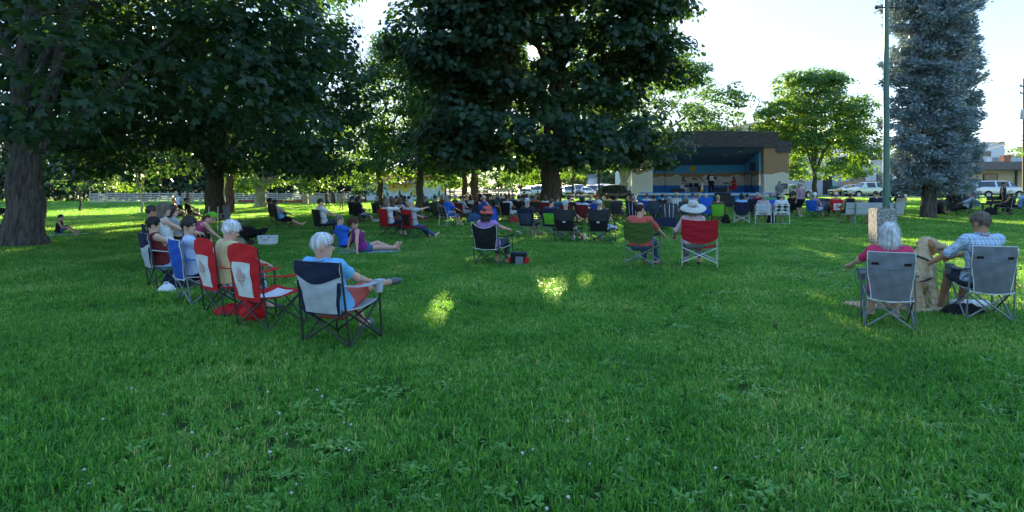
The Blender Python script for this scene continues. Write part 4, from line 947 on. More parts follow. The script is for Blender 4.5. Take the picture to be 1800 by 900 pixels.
def nets(f, lo, h):
    s = f < 0
    c = sum(s[i:s.shape[0] - 1 + i, j:s.shape[1] - 1 + j, k:s.shape[2] - 1 + k].astype(np.int8) for i in (0, 1) for j in (0, 1) for k in (0, 1))
    act = (c > 0) & (c < 8); idx = np.full(act.shape, -1, dtype=np.int32); A = np.argwhere(act); idx[act] = np.arange(len(A))
    i, j, k = A.T; acc = np.zeros((len(A), 3)); cnt = np.zeros(len(A))
    for axis in range(3):
        o = [q for q in range(3) if q != axis]
        for a in (0, 1):
            for b in (0, 1):
                p0 = [i.copy(), j.copy(), k.copy()]; p0[o[0]] = p0[o[0]] + a; p0[o[1]] = p0[o[1]] + b
                p1 = [q.copy() for q in p0]; p1[axis] = p1[axis] + 1
                f0 = f[tuple(p0)]; f1 = f[tuple(p1)]; m = (f0 < 0) != (f1 < 0); t = np.where(m, f0 / np.where(m, f0 - f1, 1), 0)
                P = np.stack(p0, 1).astype(float); P[:, axis] += t; acc += P * m[:, None]; cnt += m
    V = lo + h * acc / cnt[:, None]; Q = []
    for axis in range(3):
        sl0 = [slice(None)] * 3; sl1 = [slice(None)] * 3; sl0[axis] = slice(0, -1); sl1[axis] = slice(1, None)
        a = s[tuple(sl0)]; b = s[tuple(sl1)]; E = np.argwhere(a != b); o = [(axis + 1) % 3, (axis + 2) % 3]
        E = E[(E[:, o[0]] > 0) & (E[:, o[1]] > 0)]
        E = E[(E[:, o[0]] < s.shape[o[0]] - 1) & (E[:, o[1]] < s.shape[o[1]] - 1)]
        if not len(E): continue
        ins = a[tuple(E.T)]; q = []
        for da, db in ((-1, -1), (0, -1), (0, 0), (-1, 0)):
            e = E.copy(); e[:, o[0]] += da; e[:, o[1]] += db; q.append(idx[tuple(e.T)])
        q = np.stack(q, 1); q[~ins] = q[~ins][:, ::-1]; Q.append(q[(q >= 0).all(1)])
    return V, np.concatenate(Q)
def smesh(name, prims, h, wob=0., wf=9., seed=0, extra=None):
    V, Q = surface(prims, h, wob, wf, seed); fs = [Q]
    if extra is not None and extra.n:
        V2 = np.concatenate(extra.V); base = len(V); V = np.concatenate([V, V2])
        fs += [np.array(x) + base for x in extra.F.values()]
    by = {}
    for q in fs: by.setdefault(q.shape[1], []).append(q)
    return mesh_np(name, V, [np.concatenate(x) for x in by.values()], True)
def strands(V, Q, n, flow, L, wd, lift, seed):
    """thin locks lying along a surface"""
    r = np.random.default_rng(seed); A = V[Q]; ar = np.linalg.norm(np.cross(A[:, 2] - A[:, 0], A[:, 3] - A[:, 1]), axis=1); qi = r.choice(len(Q), n, p=ar / ar.sum())
    w = r.dirichlet((1, 1, 1, 1), n); C = np.einsum('nk,nkc->nc', w, V[Q[qi]])
    N = np.cross(V[Q[qi][:, 2]] - V[Q[qi][:, 0]], V[Q[qi][:, 3]] - V[Q[qi][:, 1]]); N /= np.linalg.norm(N, axis=1, keepdims=True) + 1e-9
    T = flow(C); T = T / (np.linalg.norm(T, axis=1, keepdims=True) + 1e-9) + r.normal(0, .22, (n, 3)); T = T - N * np.sum(T * N, 1, keepdims=True); T = T / (np.linalg.norm(T, axis=1, keepdims=True) + 1e-9) + N * lift
    S = (L(C) if callable(L) else np.full(n, L)) * r.uniform(.6, 1.3, n)
    B = np.cross(T, N); B /= np.linalg.norm(B, axis=1, keepdims=True) + 1e-9; h = S[:, None]
    VV = np.stack([C + B * wd - N * .003, C - B * wd - N * .003, C + T * h * .55 + B * wd * .8 + N * .002, C + T * h * .55 - B * wd * .8 + N * .002, C + T * h - N * h * lift * .8], 1)
    i = (np.arange(n) * 5)[:, None]
    return mesh_np('strands', VV.reshape(-1, 3), [i + [[0, 1, 3, 2]], i + [[2, 3, 4]]], False, {'rnd': np.zeros(n * 5)}), C
def ik(a, t, l1, l2, hint):
    a = np.array(a); t = np.array(t); d = t - a; L = np.linalg.norm(d); L2 = min(max(L, abs(l1 - l2) + .01), l1 + l2 - .004); d = d / (L + 1e-9)
    t = a + d * L2; x = (l1 * l1 - l2 * l2 + L2 * L2) / (2 * L2); y = math.sqrt(max(l1 * l1 - x * x, 0))
    h = np.array(hint, float); h = h - d * (h @ d); h = nrm(h); return a + d * x + h * y, t
SKIN = {k: M('skin_' + k, c, rough=.55, var=.08, scale=14, spec=.35) for k, c in {'fair': (.60, .36, .26), 'pink': (.60, .33, .24), 'tan': (.42, .22, .13), 'brown': (.20, .10, .06)}.items()}
HAIRC = {'white': (.84, .82, .78), 'silver': (.42, .41, .39), 'grey': (.22, .21, .20), 'black': (.014, .012, .012), 'dark': (.035, .022, .016), 'brown': (.085, .048, .026), 'blond': (.42, .30, .15), 'ash': (.16, .12, .09), 'auburn': (.12, .04, .02)}
HAIRM = {k: M('hair_' + k, c, rough=.5, var=.45, scale=38, stretch=(1, 1, .18), bump=.9, bscale=60, spec=.4) for k, c in HAIRC.items()}
DARKM = M('dark_lens', (.012, .012, .014), rough=.15, spec=.7); LIP = M('lip', (.36, .12, .10)); EYEW = M('eye', (.05, .035, .03), rough=.2)
def arm_fingers(mb, w, d, up, s, curl=.5):
    """four unequal bent fingers and a thumb, rooted in the palm"""
    d = nrm(d); up = nrm(up - d * (up @ d)); sd = np.cross(d, up)
    k = w + d * .085 * s
    for i, (o, L) in enumerate(((-.030, .062), (-.010, .072), (.010, .068), (.029, .052))):
        a = k + sd * o * s - d * .02 * s; p = [a]; ang = 0; q = a
        for j, f in enumerate((.02 / L + .0, .45, .32, .26)):
            ang += curl * (0 if j == 0 else .62); dd = d * math.cos(ang) - up * math.sin(ang); q = q + dd * L * f * s; p.append(q)
        mb.tube(p, [.0105 * s, .0095 * s, .0088 * s, .008 * s, .0055 * s], 6)
    a = w + d * .03 * s - sd * .022 * s; dd = nrm(d * .65 - sd * .75 - up * .25)
    mb.tube([a, a + dd * .034 * s, a + dd * .055 * s + d * .012 * s, a + dd * .066 * s + d * .03 * s], [.013 * s, .0115 * s, .010 * s, .006 * s], 6)
def rotm(yaw, pitch, roll=0.):
    return np.array(Euler((pitch, roll, yaw), 'XYZ').to_matrix())
def person(label, loc, face, pelvis=(0, 0, .50), lean=-14, twist=0, bendo=0., H=1.7, girth=1., belly=0., sex='m', wl=None, wr=None, al=None, ar=None, kl=(0, .3, 1), kr=(0, .3, 1), el=(-.5, -.6, -.5), er=(.5, -.6, -.5),
           hy=0, hp=0, skin='fair', hair=('short', 'grey'), hat=None, shirt=None, sleeve=.55, pants=None, leg=.8, shoes=None, glasses=None, h=.02, curl=.6, group='people at the concert', dress=None, tail=.0, smile=False, collar=None, ro=None):
    """a seated, standing or lying figure; targets for wrists and ankles are in the figure's own frame (x right, y forward)"""
    s = H / 1.72
    root = thing('person', label, 'person', loc, -R(face) if ro is None else 0, group)
    if ro is not None: root.rotation_euler = ro
    pv = np.array(pelvis, float); L = R(lean); u = v3(0, math.sin(L), math.cos(L)); L2 = L + R(bendo); u2 = v3(0, math.sin(L2), math.cos(L2))
    tw = R(twist); rt = v3(math.cos(tw), math.sin(tw), 0); fw = np.cross(u2, rt) * -1 if False else np.cross(rt, u2) * -1
    fw = np.cross(u2, rt); mid = pv + u * .26 * s; nb = mid + u2 * .25 * s
    hw = .088 * s * (1.08 if sex == 'f' else 1); sw = .178 * s * (.92 if sex == 'f' else 1.04)
    sL = nb - u2 * .055 * s - rt * sw; sR = nb - u2 * .055 * s + rt * sw
    hl = pv + v3(-hw, .0, -.02 * s); hr = pv + v3(hw, 0, -.02 * s)
    seat = pv[2]
    if wl is None: wl = (-.27, pv[1] + .27, seat + .16)
    if wr is None: wr = (.27, pv[1] + .27, seat + .16)
    if al is None: al = (-.13, pv[1] + .50, .08)
    if ar is None: ar = (.13, pv[1] + .50, .08)
    eL, wL = ik(sL, wl, .285 * s, .25 * s, el); eR, wR = ik(sR, wr, .285 * s, .25 * s, er)
    kL, aL = ik(hl, al, .43 * s, .42 * s, kl); kR, aR = ik(hr, ar, .43 * s, .42 * s, kr)
    g = girth
    def torso(x=0.):
        y = x * 1.9
        P = [cap(hl + v3(0, 0, .02), hr + v3(0, 0, .02), (.112 * s) * g + y, k=.06), ]
        for q in (-1, 1):
            P.append(cap(pv + rt * q * .062 * s * g, mid + rt * q * .060 * s * g, .098 * s * g + y, .100 * s * g + x, k=.06))
            P.append(cap(mid + rt * q * .062 * s * g, nb - u2 * .13 * s + rt * q * .082 * s, .102 * s * g + x, .098 * s + x, k=.06))
        if belly: P.append(ell(pv + u * .14 * s + v3(0, .07 * s, 0), np.array([.14, .13, .14]) * s * belly + x, k=.06))
        if sex == 'f':
            for q in (-1, 1): P.append(ell(mid + u2 * .06 * s + fw * .085 * s * g + rt * q * .075 * s, np.array([.065, .06, .062]) * s + x, k=.05))
        P.append(cap(sL + u2 * .005, sR + u2 * .005, .056 * s + x, k=.05)); return P
    Hm = rotm(R(-hy) , 0) @ rotm(0, R(hp)) if True else None
    if ro is not None and False: pass
    hx = Hm[:, 0]; hf = Hm[:, 1]; hu = Hm[:, 2]; hb = nb + u2 * .05 * s + v3(0, .01, 0); hc = nb + (u2 * .6 + v3(0, 0, .4)) * .155 * s + hf * .025 * s
    Rh = np.stack([hx, hf, hu]); hs = s * (1.0 if H > 1.3 else 1.18)
    def at(x, y, z): return hc + (hx * x + hf * y + hu * z) * hs
    near = h <= .0168
    head = [ell(at(0, -.008, .03), v3(.073, .094, .088) * hs, Rh), ell(at(0, .026, -.045), v3(.056, .066, .074) * hs, Rh), ell(at(0, .062, -.092), v3(.030, .028, .026) * hs, Rh, k=.03),
            cap(at(0, .086, .012), at(0, .107, -.028), .009 * hs, .015 * hs, k=.014), ell(at(0, .080, .034), v3(.05, .016, .012) * hs, Rh, k=.02),
            ell(at(-.075, -.006, -.012), v3(.011, .024, .034) * hs, Rh, k=.012), ell(at(.075, -.006, -.012), v3(.011, .024, .034) * hs, Rh, k=.012),
            cap(nb - u2 * .03, hc - hu * .05 * s - hf * .02, .056 * s * (.9 if sex == 'f' else 1.05), .052 * s, k=.035)]
    if near:
        for q in (-1, 1): head.append(ell(at(q * .031, .096, .012), v3(.018, .014, .012) * hs, Rh, k=.01, neg=True))
        head += [ell(at(0, .086, -.064), v3(.024, .012, .007) * hs, Rh, k=.012)]
    P = torso() + head; fing = MB()
    for S_, E_, W_, hint in ((sL, eL, wL, 1), (sR, eR, wR, -1)):
        P += [cap(S_, E_, .048 * s * (.9 if sex == 'f' else 1.04), .038 * s, k=.04), cap(E_, W_, .038 * s, .025 * s, k=.03)]
        d = nrm(W_ - E_); hand_d = nrm(d + v3(0, .12, -.12)); P.append(cap(W_ + hand_d * .025 * s, W_ + hand_d * .075 * s, .026 * s, .030 * s, k=.03))
        up = np.cross(hand_d, v3(1, 0, 0)); up = up if up[2] > 0 else -up
        arm_fingers(fing, W_, hand_d, up + v3(0, 0, .3), s, curl)
    foot = {}
    for nm, K_, A_, H_, side in (('l', kL, aL, hl, -1), ('r', kR, aR, hr, 1)):
        sh = nrm(A_ - K_); toe = v3(0, 1, 0) - sh * (sh @ v3(0, 1, 0)); toe = nrm(nrm(toe) + sh * .18 + v3(side * .18, 0, 0))
        P += [cap(H_, K_, .084 * s * g, .055 * s, k=.05), cap(K_, A_, .052 * s, .036 * s, k=.03), cap(K_ + sh * .10 * s - toe * .018 * s, K_ + sh * .22 * s - toe * .02 * s, .046 * s, .036 * s, k=.03)]
        heel = A_ - toe * .045 * s + sh * .045 * s; ball = A_ + toe * .13 * s + sh * .055 * s; tip = A_ + toe * .19 * s + sh * .062 * s
        foot[nm] = (heel, ball, tip, A_, toe, sh); P += [cap(A_, ball, .038 * s, .028 * s, k=.03), cap(heel, ball, .032 * s, .030 * s, k=.02), cap(ball, tip, .030 * s, .022 * s, k=.02)]
    body = link('body', smesh('body', P, h, extra=fing), SKIN[skin], root)
    wob = .006 if near else .003
    if shirt is not None:
        S = torso(.013)
        for S_, E_, W_ in ((sL, eL, wL), (sR, eR, wR)):
            if sleeve > .05:
                t = min(sleeve, 1.); S.append(cap(S_, S_ + (E_ - S_) * t, .062 * s, .060 * s if t < 1 else .052 * s, k=.04))
                if sleeve > 1: S.append(cap(E_, E_ + (W_ - E_) * (sleeve - 1), .050 * s, .040 * s, k=.03))
            else: S.append(ell(S_ + (E_ - S_) * .75, v3(.10, .10, .12) * s, None, .01, True)) ; S.append(ell(S_ + rt * (.035 if S_ is sR else -.035) * s, v3(.06, .10, .06) * s, None, .01, True))
        S.append(ell(nb + u2 * .075 * s + fw * (.02), v3(.068, .066, .07) * s * (1 if sleeve > .05 else 1.25), None, .01, True))
        S.append(plane(pv - u * .03 * s, -u))
        link('shirt', smesh('shirt', S, h, wob, 16, 3), shirt, root)
        if collar is not None:
            mb = MB(); c = nb + u2 * .025 * s; q = [c + (rt * math.cos(a) * .064 + fw * math.sin(a) * .062) * s for a in np.linspace(0, 6.283, 15)]
            mb.tube(q, .014 * s, 6, False); part('collar', mb, collar, root)
    if pants is not None:
        S = [cap(hl + v3(0, 0, .02), hr + v3(0, 0, .02), .112 * s * g + .007, k=.06), cap(pv, pv + u * .04 * s, .108 * s * g + .004, k=.06)]
        for K_, A_, H_ in ((kL, aL, hl), (kR, aR, hr)):
            t = min(leg, 1.); S.append(cap(H_, H_ + (K_ - H_) * t, .098 * s * g + .012, (.082 if t < 1 else .068) * s + .008, k=.05))
            if leg > 1: S.append(cap(K_, K_ + (A_ - K_) * (leg - 1), .066 * s, .056 * s, k=.03))
        link('trousers' if leg > 1.3 else 'shorts', smesh('trousers', S, h, wob * .6, 14, 5), pants, root)
    if dress is not None:
        S = [cap(hl, hr, .13 * s, k=.06), cap(hl + v3(0, .02, 0), kL + v3(0, -.02, 0), .12 * s, .11 * s, k=.08), cap(hr + v3(0, .02, 0), kR + v3(0, -.02, 0), .12 * s, .11 * s, k=.08), cap((kL + kR) / 2, (hl + hr) / 2, .11 * s, k=.08)]
        link('skirt', smesh('skirt', S, h, wob, 14, 5), dress, root)
    if shoes is not None:
        for heel, ball, tip, A_, toe, sh in foot.values():
            link('shoe', smesh('shoe', [cap(heel + sh * .004, ball + sh * .004, .042 * s, .040 * s, k=.02), cap(ball + sh * .004, tip, .041 * s, .032 * s, k=.02), cap(A_ + sh * .035, heel, .040 * s, k=.02)], min(h, .016 if near else .026)), shoes, root)
    sk = (at(0, -.010, .032), v3(.073, .094, .090) * hs)
    if hair is not None:
        st, hcx = hair; hm = HAIRM[hcx]; Hh = []
        if st in ('short', 'bald', 'crop', 'under'):
            t = .009 if st == 'crop' else .014
            Hh = [ell(sk[0], sk[1] + t * hs, Rh), ell(at(0, .10, -.052), v3(.088, .078, .108) * hs, Rh, .01, True), ell(at(0, .03, -.12), v3(.10, .085, .085) * hs, Rh, .01, True), plane(at(0, 0, -.085), -hu)] + [ell(at(q * .088, .004, -.030), v3(.034, .036, .046) * hs, Rh, .01, True) for q in (-1, 1)]
            if st == 'bald': Hh += [ell(at(0, .01, .115), v3(.068, .10, .078) * hs, Rh, .01, True)]
            if st == 'under': Hh += [plane(at(0, 0, .03), hu)]
        elif st in ('bob', 'long', 'pony', 'bun', 'fluffy'):
            t = .024 if st == 'fluffy' else .018
            Hh = [ell(sk[0] + hu * .004, sk[1] + t * hs, Rh)]
            if st in ('bob', 'long'):
                dn = -.115 if st == 'bob' else -.24
                for q in (-1, 1):
                    Hh += [cap(at(q * .066, -.005, .02), at(q * .074, -.012, dn * .92), .034 * hs, .030 * hs, k=.03), cap(at(q * .035, -.062, .02), at(q * .040, -.070, dn), .046 * hs, .036 * hs, k=.03)]
            if st == 'pony': Hh += [ell(at(0, -.115, .045), v3(.03, .03, .03) * hs, Rh, .02), cap(at(0, -.125, .04), at(0, -.15, -.13), .030 * hs, .014 * hs, k=.02)]
            if st == 'bun': Hh += [ell(at(0, -.10, .08), v3(.042, .042, .042) * hs, Rh, .02)]
            Hh += [ell(at(0, .098, -.056), v3(.070 if st in ('bob', 'long') else .088, .075, .110) * hs, Rh, .01, True)]
            if st not in ('bob', 'long'): Hh += [ell(at(0, .03, -.14), v3(.11, .09, .09) * hs, Rh, .01, True)] + [ell(at(q * .09, .006, -.035), v3(.036, .036, .046) * hs, Rh, .01, True) for q in (-1, 1)]
            if st in ('pony', 'bun', 'fluffy'): Hh += [plane(at(0, 0, -.16), -hu)]
        ho = link('hair', smesh('hair', Hh, min(h, .016 if near else .026), .007 if near else .003, 42, 7), hm, root)
        if near:   # strands over the hair mass
            me = ho.data; V = np.empty(len(me.vertices) * 3); me.vertices.foreach_get('co', V); V = V.reshape(-1, 3); Q = np.empty(len(me.loops), int); me.loops.foreach_get('vertex_index', Q); Q = Q.reshape(-1, 4)
            flow = lambda C: (C - (hc + (hu * .10 - hf * .02) * hs)) * [1, 1, .8] - hu * .05
            link('hair_strands', strands(V, Q, 2600, flow, .033 if st in ('short', 'bald', 'fluffy') else .07, .0011, .10, 5)[0], hm, root)['kind'] = 'stuff'
    if hat is not None:
        kind, hm = hat[0], hat[1]; mb = MB(); Rt = Matrix(Rh.T.tolist()); c = at(0, -.008, .06)
        if kind in ('brim', 'bucket', 'straw'):
            br = {'brim': .255, 'bucket': .150, 'straw': .185}[kind] * hs; dr = {'brim': -.065, 'bucket': -.060, 'straw': -.005}[kind] * hs
            cr = .098 * hs; ht = {'brim': .10, 'bucket': .095, 'straw': .10}[kind] * hs
            mb.lathe([(br, dr), (br * .85, dr * .45 + .006), (cr * 1.06, .0), (cr * 1.0, .022), (cr * .95, ht * .75), (cr * .72, ht * .98), (0, ht), ], tuple(c), 28, Rt)
            mb.lathe([(br, dr - .004), (br * .85, dr * .45 + .001), (cr * 1.0, -.006)], tuple(c), 28, Rt)
            V = mb.V[0]; a = np.arctan2((V - c) @ hf, (V - c) @ hx); rad = np.hypot((V - c) @ hf, (V - c) @ hx)
            mb.V[0] = V + hu * (np.sin(a * 2 + .7) * .018 * (rad / br) ** 2)[:, None] + hf * (.012 * rad / br)[:, None] * 0
            o = part('hat', mb, hm, root)
            if kind != 'bucket': part('hat_band', MB().lathe([(cr * 1.075, .002), (cr * 1.04, .030)], tuple(c), 24, Rt), hat[2] if len(hat) > 2 else hm, o)
        elif kind in ('cap', 'bandana'):
            S = [ell(at(0, -.010, .040), (v3(.073, .094, .088) + .021) * hs, Rh), plane(at(0, 0, .036), -hu * .96 - hf * .0 + hf * .12)]
            o = link('hat', smesh('hat', S, min(h, .014 if near else .022)), hm, root)
            if kind == 'cap':
                mb.sheet(lambda a, b: tuple(at((a * 2 - 1) * .075 * (1 - .25 * b), .075 + .03 * math.cos((a * 2 - 1) * 1.5) + .075 * b, .042 - .012 * b - .02 * (a * 2 - 1) ** 2)), 8, 3, .006)
                part('visor', mb, hat[2] if len(hat) > 2 else hm, o)
            else: part('knot', MB().ball(tuple(at(0, -.12, .03)), .022).tube([tuple(at(.01, -.12, .03)), tuple(at(.03, -.15, -.05))], [.012, .02], 6), hm, o)
    if glasses:
        mb = MB(); gm = DARKM
        for q in (-1, 1):
            mb.tube([tuple(at(q * .034 + .022 * math.cos(a), .103, .010 + .016 * math.sin(a))) for a in np.linspace(0, 6.283, 11)], .0025, 4, False)
            mb.tube([tuple(at(q * .056, .100, .016)), tuple(at(q * .078, .02, .012))], .0028, 4)
            if glasses == 'sun': mb.lathe([(0, .0), (.021, 0), (.021, .004), (0, .004)], tuple(at(q * .034, .104, .010)), 10, Matrix(Rh.T.tolist()) @ Euler((R(-90), 0, 0)).to_matrix())
        mb.tube([tuple(at(-.012, .105, .014)), tuple(at(.012, .105, .014))], .0025, 4)
        part('glasses', mb, gm, root)
    if near and glasses != 'sun':
        for q in (-1, 1): part('eye', MB().ball(tuple(at(q * .031, .083, .012)), .0115 * hs, 8, 6), EYEW, root)
    if near: part('mouth', MB().ball(tuple(at(0, .0945, -.062)), np.array([.024, .006, .006]) * hs, 8, 5, Matrix(Rh.T.tolist())), LIP, root)
    root['head'] = [float(q) for q in hc]
    return root

# ------------------------------------------------------------------ chairs
ST_BLACK = M('steel_black', (.022, .022, .024), rough=.45, spec=.5); ST_GREY = M('steel_grey', (.20, .21, .225), rough=.4, spec=.5, metal=.4); ALU = M('aluminium', (.55, .56, .57), rough=.35, metal=.7)
WHITE_TRIM = M('trim_white', (.62, .62, .60)); BLACKF = fabric('black', (.014, .014, .016))
def T_(a, b, r, n=8): return MB().tube([a, b], r, n)
def leafshape(sc):
    h = [(0, 1.), (.09, .74), (.24, .80), (.20, .52), (.36, .60), (.40, .48), (.62, .50), (.55, .34), (.68, .26), (.42, .02), (.46, -.10), (.14, -.08), (.05, -.10), (.04, -.46)]
    return [(x * sc, z * sc) for x, z in h] + [(-x * sc, z * sc) for x, z in h[::-1] if x != 0]
def quad_chair(label, loc, face, cloth, frame=None, hb=.90, w=.54, trim=None, style=None, col2=None, detail=2, dip=.0, arm=True, group='folding camp chairs', narrow=.82, tilt=.13, seat_h=.43, thick=.0095, cup=False, bag=None):
    frame = frame or ST_BLACK; root = thing('camp_chair', label, 'chair', loc, -R(face), group); hw = w / 2
    yb = -.24; yf = .25; top = (hb, yb - tilt)
    def post(z): return yb + (top[1] - yb) * max(0, z) / hb
    r = thick; fx = hw + .02
    tubes = []
    for s in (-1, 1):
        tubes += [('back_post', T_((s * fx, yb, 0), (s * hw, top[1], hb), r)), ('front_post', T_((s * fx, yf + .02, 0), (s * (hw + .015), yf - .02, seat_h + .19), r)),
                  ('cross_leg', T_((s * fx, yf + .02, .03), (s * hw, post(seat_h - .03), seat_h - .03), r)), ('cross_leg', T_((s * fx, yb, .03), (s * hw, yf - .01, seat_h), r)),
                  ('cross_leg', T_((s * fx, yf + .02, .03), (-s * (hw - .01), yf, seat_h), r * .95)), ('cross_leg', T_((s * fx, yb, .03), (-s * (hw - .01), post(seat_h - .04), seat_h - .05), r * .95))]
    if detail >= 2:
        for nm, mb in tubes: part(nm, mb, frame, root)
        for s in (-1, 1):
            for y in (yb, yf + .02): part('foot', MB().ball((s * fx, y, .014), (.022, .022, .018), 8, 5), BLACKF, root)
    else:
        m = MB()
        for nm, mb in tubes: m.add(mb.V[0], sum(mb.F.values(), []))
        part('frame', m, frame, root)
    def seat(u, v):
        x = (u - .5) * 2 * (hw - .005); y = (post(seat_h) + .02) * (1 - v) + (yf - .01) * v
        return (x, y, seat_h - .03 * (1 - v) - .055 * math.sin(math.pi * v) * (1 - .5 * abs(u * 2 - 1) ** 2) - .02 * math.sin(math.pi * u))
    n = 10 if detail >= 2 else 5
    part('seat', MB().sheet(seat, n, n, .012), cloth if style != 'canada' else cloth, root)
    zb = seat_h - .08
    def bk(u, v, off=0., z0=0., z1=1., u0=0., u1=1.):
        u = u0 + (u1 - u0) * u; v = z0 + (z1 - z0) * v
        q = narrow + (1 - narrow) * smooth(0., .75, v); x = (u - .5) * 2 * (hw + .004) * q; tz = hb - dip * math.sin(math.pi * u) ** .8
        z = zb + (tz - zb) * v; sag = .055 * math.sin(math.pi * u) * math.sin(math.pi * min(1, v * .85 + .05)) + (.007 * math.sin(u * 19 + v * 9) + .006 * math.sin(u * 7 - v * 21)) * (.3 + v)
        return (x, post(z) - sag - .012 + off * -1, z)
    nb_ = 16 if detail >= 2 else 7
    b = part('backrest', MB().sheet(bk, nb_, nb_, .010), cloth, root)
    if style == 'yoke':
        part('yoke', MB().sheet(lambda u, v: bk(u, v * (1 - .35 * math.sin(math.pi * u)) + .35 * math.sin(math.pi * u) * 1. if False else 1 - (1 - v) * (.26 + .16 * math.sin(math.pi * u) ** 1.2) / .42, .009, .58, 1.0), 16, 5, .006), col2, b)
        part('hem', MB().tube([bk(t / 12, 0, .004) for t in range(13)], .008, 6), col2, b)
        for q in (0, 1): part('side_strip', MB().sheet(lambda u, v, q=q: bk(u, v, .008, .0, .62, q * .93, q * .93 + .07), 2, 8, .004), col2, b)
        for z in (.40, .44, .49): part('printed_line', MB().sheet(lambda u, v, z=z: bk(u, v, .0075, z, z + .006, .25, .72), 10, 1, .001), M('print_grey', (.30, .33, .36)), b)
    if style == 'canada':
        part('panel', MB().sheet(lambda u, v: bk(u, v, .010, .07, .68, .19, .81), 8, 8, .004), col2, b)
        pl = leafshape(.145); mb = MB(); c = [bk(.5 + x / (2 * hw), .37 + z / (hb - zb), .021) for x, z in pl]; N = len(c); cc = bk(.5, .38, .021)
        mb.add(np.array([cc] + c), [(0, 1 + (i + 1) % N, 1 + i) for i in range(N)]); part('maple_leaf_print', mb, M('leaf_print', (.50, .33, .31)), b, sm=False)
        part('seat_panel', MB().sheet(lambda u, v: tuple(np.array(seat(.22 + .56 * u, .15 + .75 * v)) + [0, 0, .010]), 6, 6, .003), col2, root)
    if style == 'panel':
        part('panel', MB().sheet(lambda u, v: bk(u, v, .009, .12, .74, .14, .86), 8, 8, .004), col2, b)
    if style == 'upper':
        part('panel', MB().sheet(lambda u, v: bk(u, v, .009, .5, .985, .02, .98), 10, 6, .004), col2, b)
        part('badge', MB().sheet(lambda u, v: bk(u, v, .014, .40, .47, .46, .60), 2, 2, .004), WHITE_TRIM, b)
    if style == 'pocket':
        for u0 in (.08, .76): part('pocket_slot', MB().sheet(lambda u, v, u0=u0: bk(u, v, .010, .74, .79, u0, u0 + .16), 3, 2, .004), BLACKF, b)
        part('seam', MB().tube([bk(t / 12, .70 - .02 * math.sin(math.pi * t / 12), .012) for t in range(13)], .0035, 5), frame, b)
    if style == 'straps':
        for u0 in (.22, .5, .74): part('strap', MB().sheet(lambda u, v, u0=u0: bk(u, v, .012, .05, .98, u0, u0 + .035), 2, 8, .003), WHITE_TRIM, b)
    if style == 'piping' or trim is not None:
        t_ = trim or WHITE_TRIM
        part('piping', MB().tube([bk(0, t / 8, .003) for t in range(8, -1, -1)] + [bk(t / 10, 0, .006) for t in range(1, 11)] + [bk(1, t / 8, .003) for t in range(1, 9)], .006, 5), t_, b)
        part('top_piping', MB().tube([bk(t / 12, 1, .002) for t in range(13)], .006, 5), t_, b)
        part('seat_piping', MB().tube([(-hw, yf, seat_h - .02)] + [seat(0, 1 - t / 6) for t in range(7)] + [(-hw, post(seat_h) - .02, seat_h - .06), (0, post(seat_h) - .05, seat_h - .085), (hw, post(seat_h) - .02, seat_h - .06)] + [seat(1, t / 6) for t in range(7)], .006, 5), t_, root)
    if arm:
        for s in (-1, 1):
            A = part('armrest', MB().sheet(lambda u, v, s=s: (s * (hw + .01 + (u - .5) * .075), post(.64) + (yf + .04 - post(.64)) * v, seat_h + .20 + .02 * (1 - v) - .035 * math.sin(math.pi * v)), 2, 8, .012), cloth if trim is None else cloth, root)
            if cup and s > 0 or cup == 'both':
                part('cup_holder', MB().lathe([(.0, -.13), (.040, -.13), (.052, 0), (.047, 0), (.036, -.12)], (s * (hw + .02), yf - .03, seat_h + .205), 14), cloth, A)
    return root
def director_chair(label, loc, face, cloth, frame, hb=.93, w=.58, group='folding camp chairs', detail=2, low=.50, wide=.0):
    root = thing('camp_chair', label, 'chair', loc, -R(face), group); hw = w / 2; r = .013
    for s in (-1, 1):
        part('back_post', MB().tube([(s * (hw + wide), -.25, 0), (s * hw, -.24, .5), (s * hw, -.33, hb)], r, 8), frame, root)
        part('front_post', MB().tube([(s * (hw + wide), .25, 0), (s * hw, .23, .60), (s * hw, .18, .645), (s * hw, -.25, .66)], r, 8), frame, root)
        part('side_rail', T_((s * hw, -.25, .14), (s * hw, .25, .14), r * .8), frame, root); part('side_rail', T_((s * hw, -.25, .43), (s * hw, .24, .44), r * .8), frame, root)
        part('cross_brace', T_((s * hw, -.262, .12), (-s * hw, -.262, .42), r * .9), frame, root); part('cross_brace', T_((s * hw, .255, .12), (-s * hw, .255, .43), r * .9), frame, root)
        part('armrest', MB().sheet(lambda u, v, s=s: (s * hw + (u - .5) * .06, -.22 + .44 * v, .672 + .008 * math.sin(math.pi * u)), 3, 6, .018), BLACKF, root)
        for y in (-.25, .25): part('foot', MB().ball((s * (hw + wide), y, .02), (.022, .022, .028), 8, 5), BLACKF, root)
    def post(z): return -.24 - .09 * max(0, z - .5) / (hb - .5)
    def bk(u, v):
        c = math.sin(math.pi * u); z0 = low + .13 * (1 - c ** .6); z1 = hb + .005 - .035 * c; z = z0 + (z1 - z0) * v
        wr = .012 * math.sin(v * 17 + u * 5) * c + .006 * math.sin(v * 31 - u * 11)
        return ((u - .5) * 2 * (hw + .012), post(z) - .075 * c * (1 - .5 * v) - .014 - wr * .5, z)
    part('backrest', MB().sheet(bk, 26, 22, .010), cloth, root)
    part('seat', MB().sheet(lambda u, v: ((u - .5) * 2 * hw, -.22 + .46 * v, .45 - .05 * math.sin(math.pi * u)), 10, 8, .012), cloth, root)
    return root
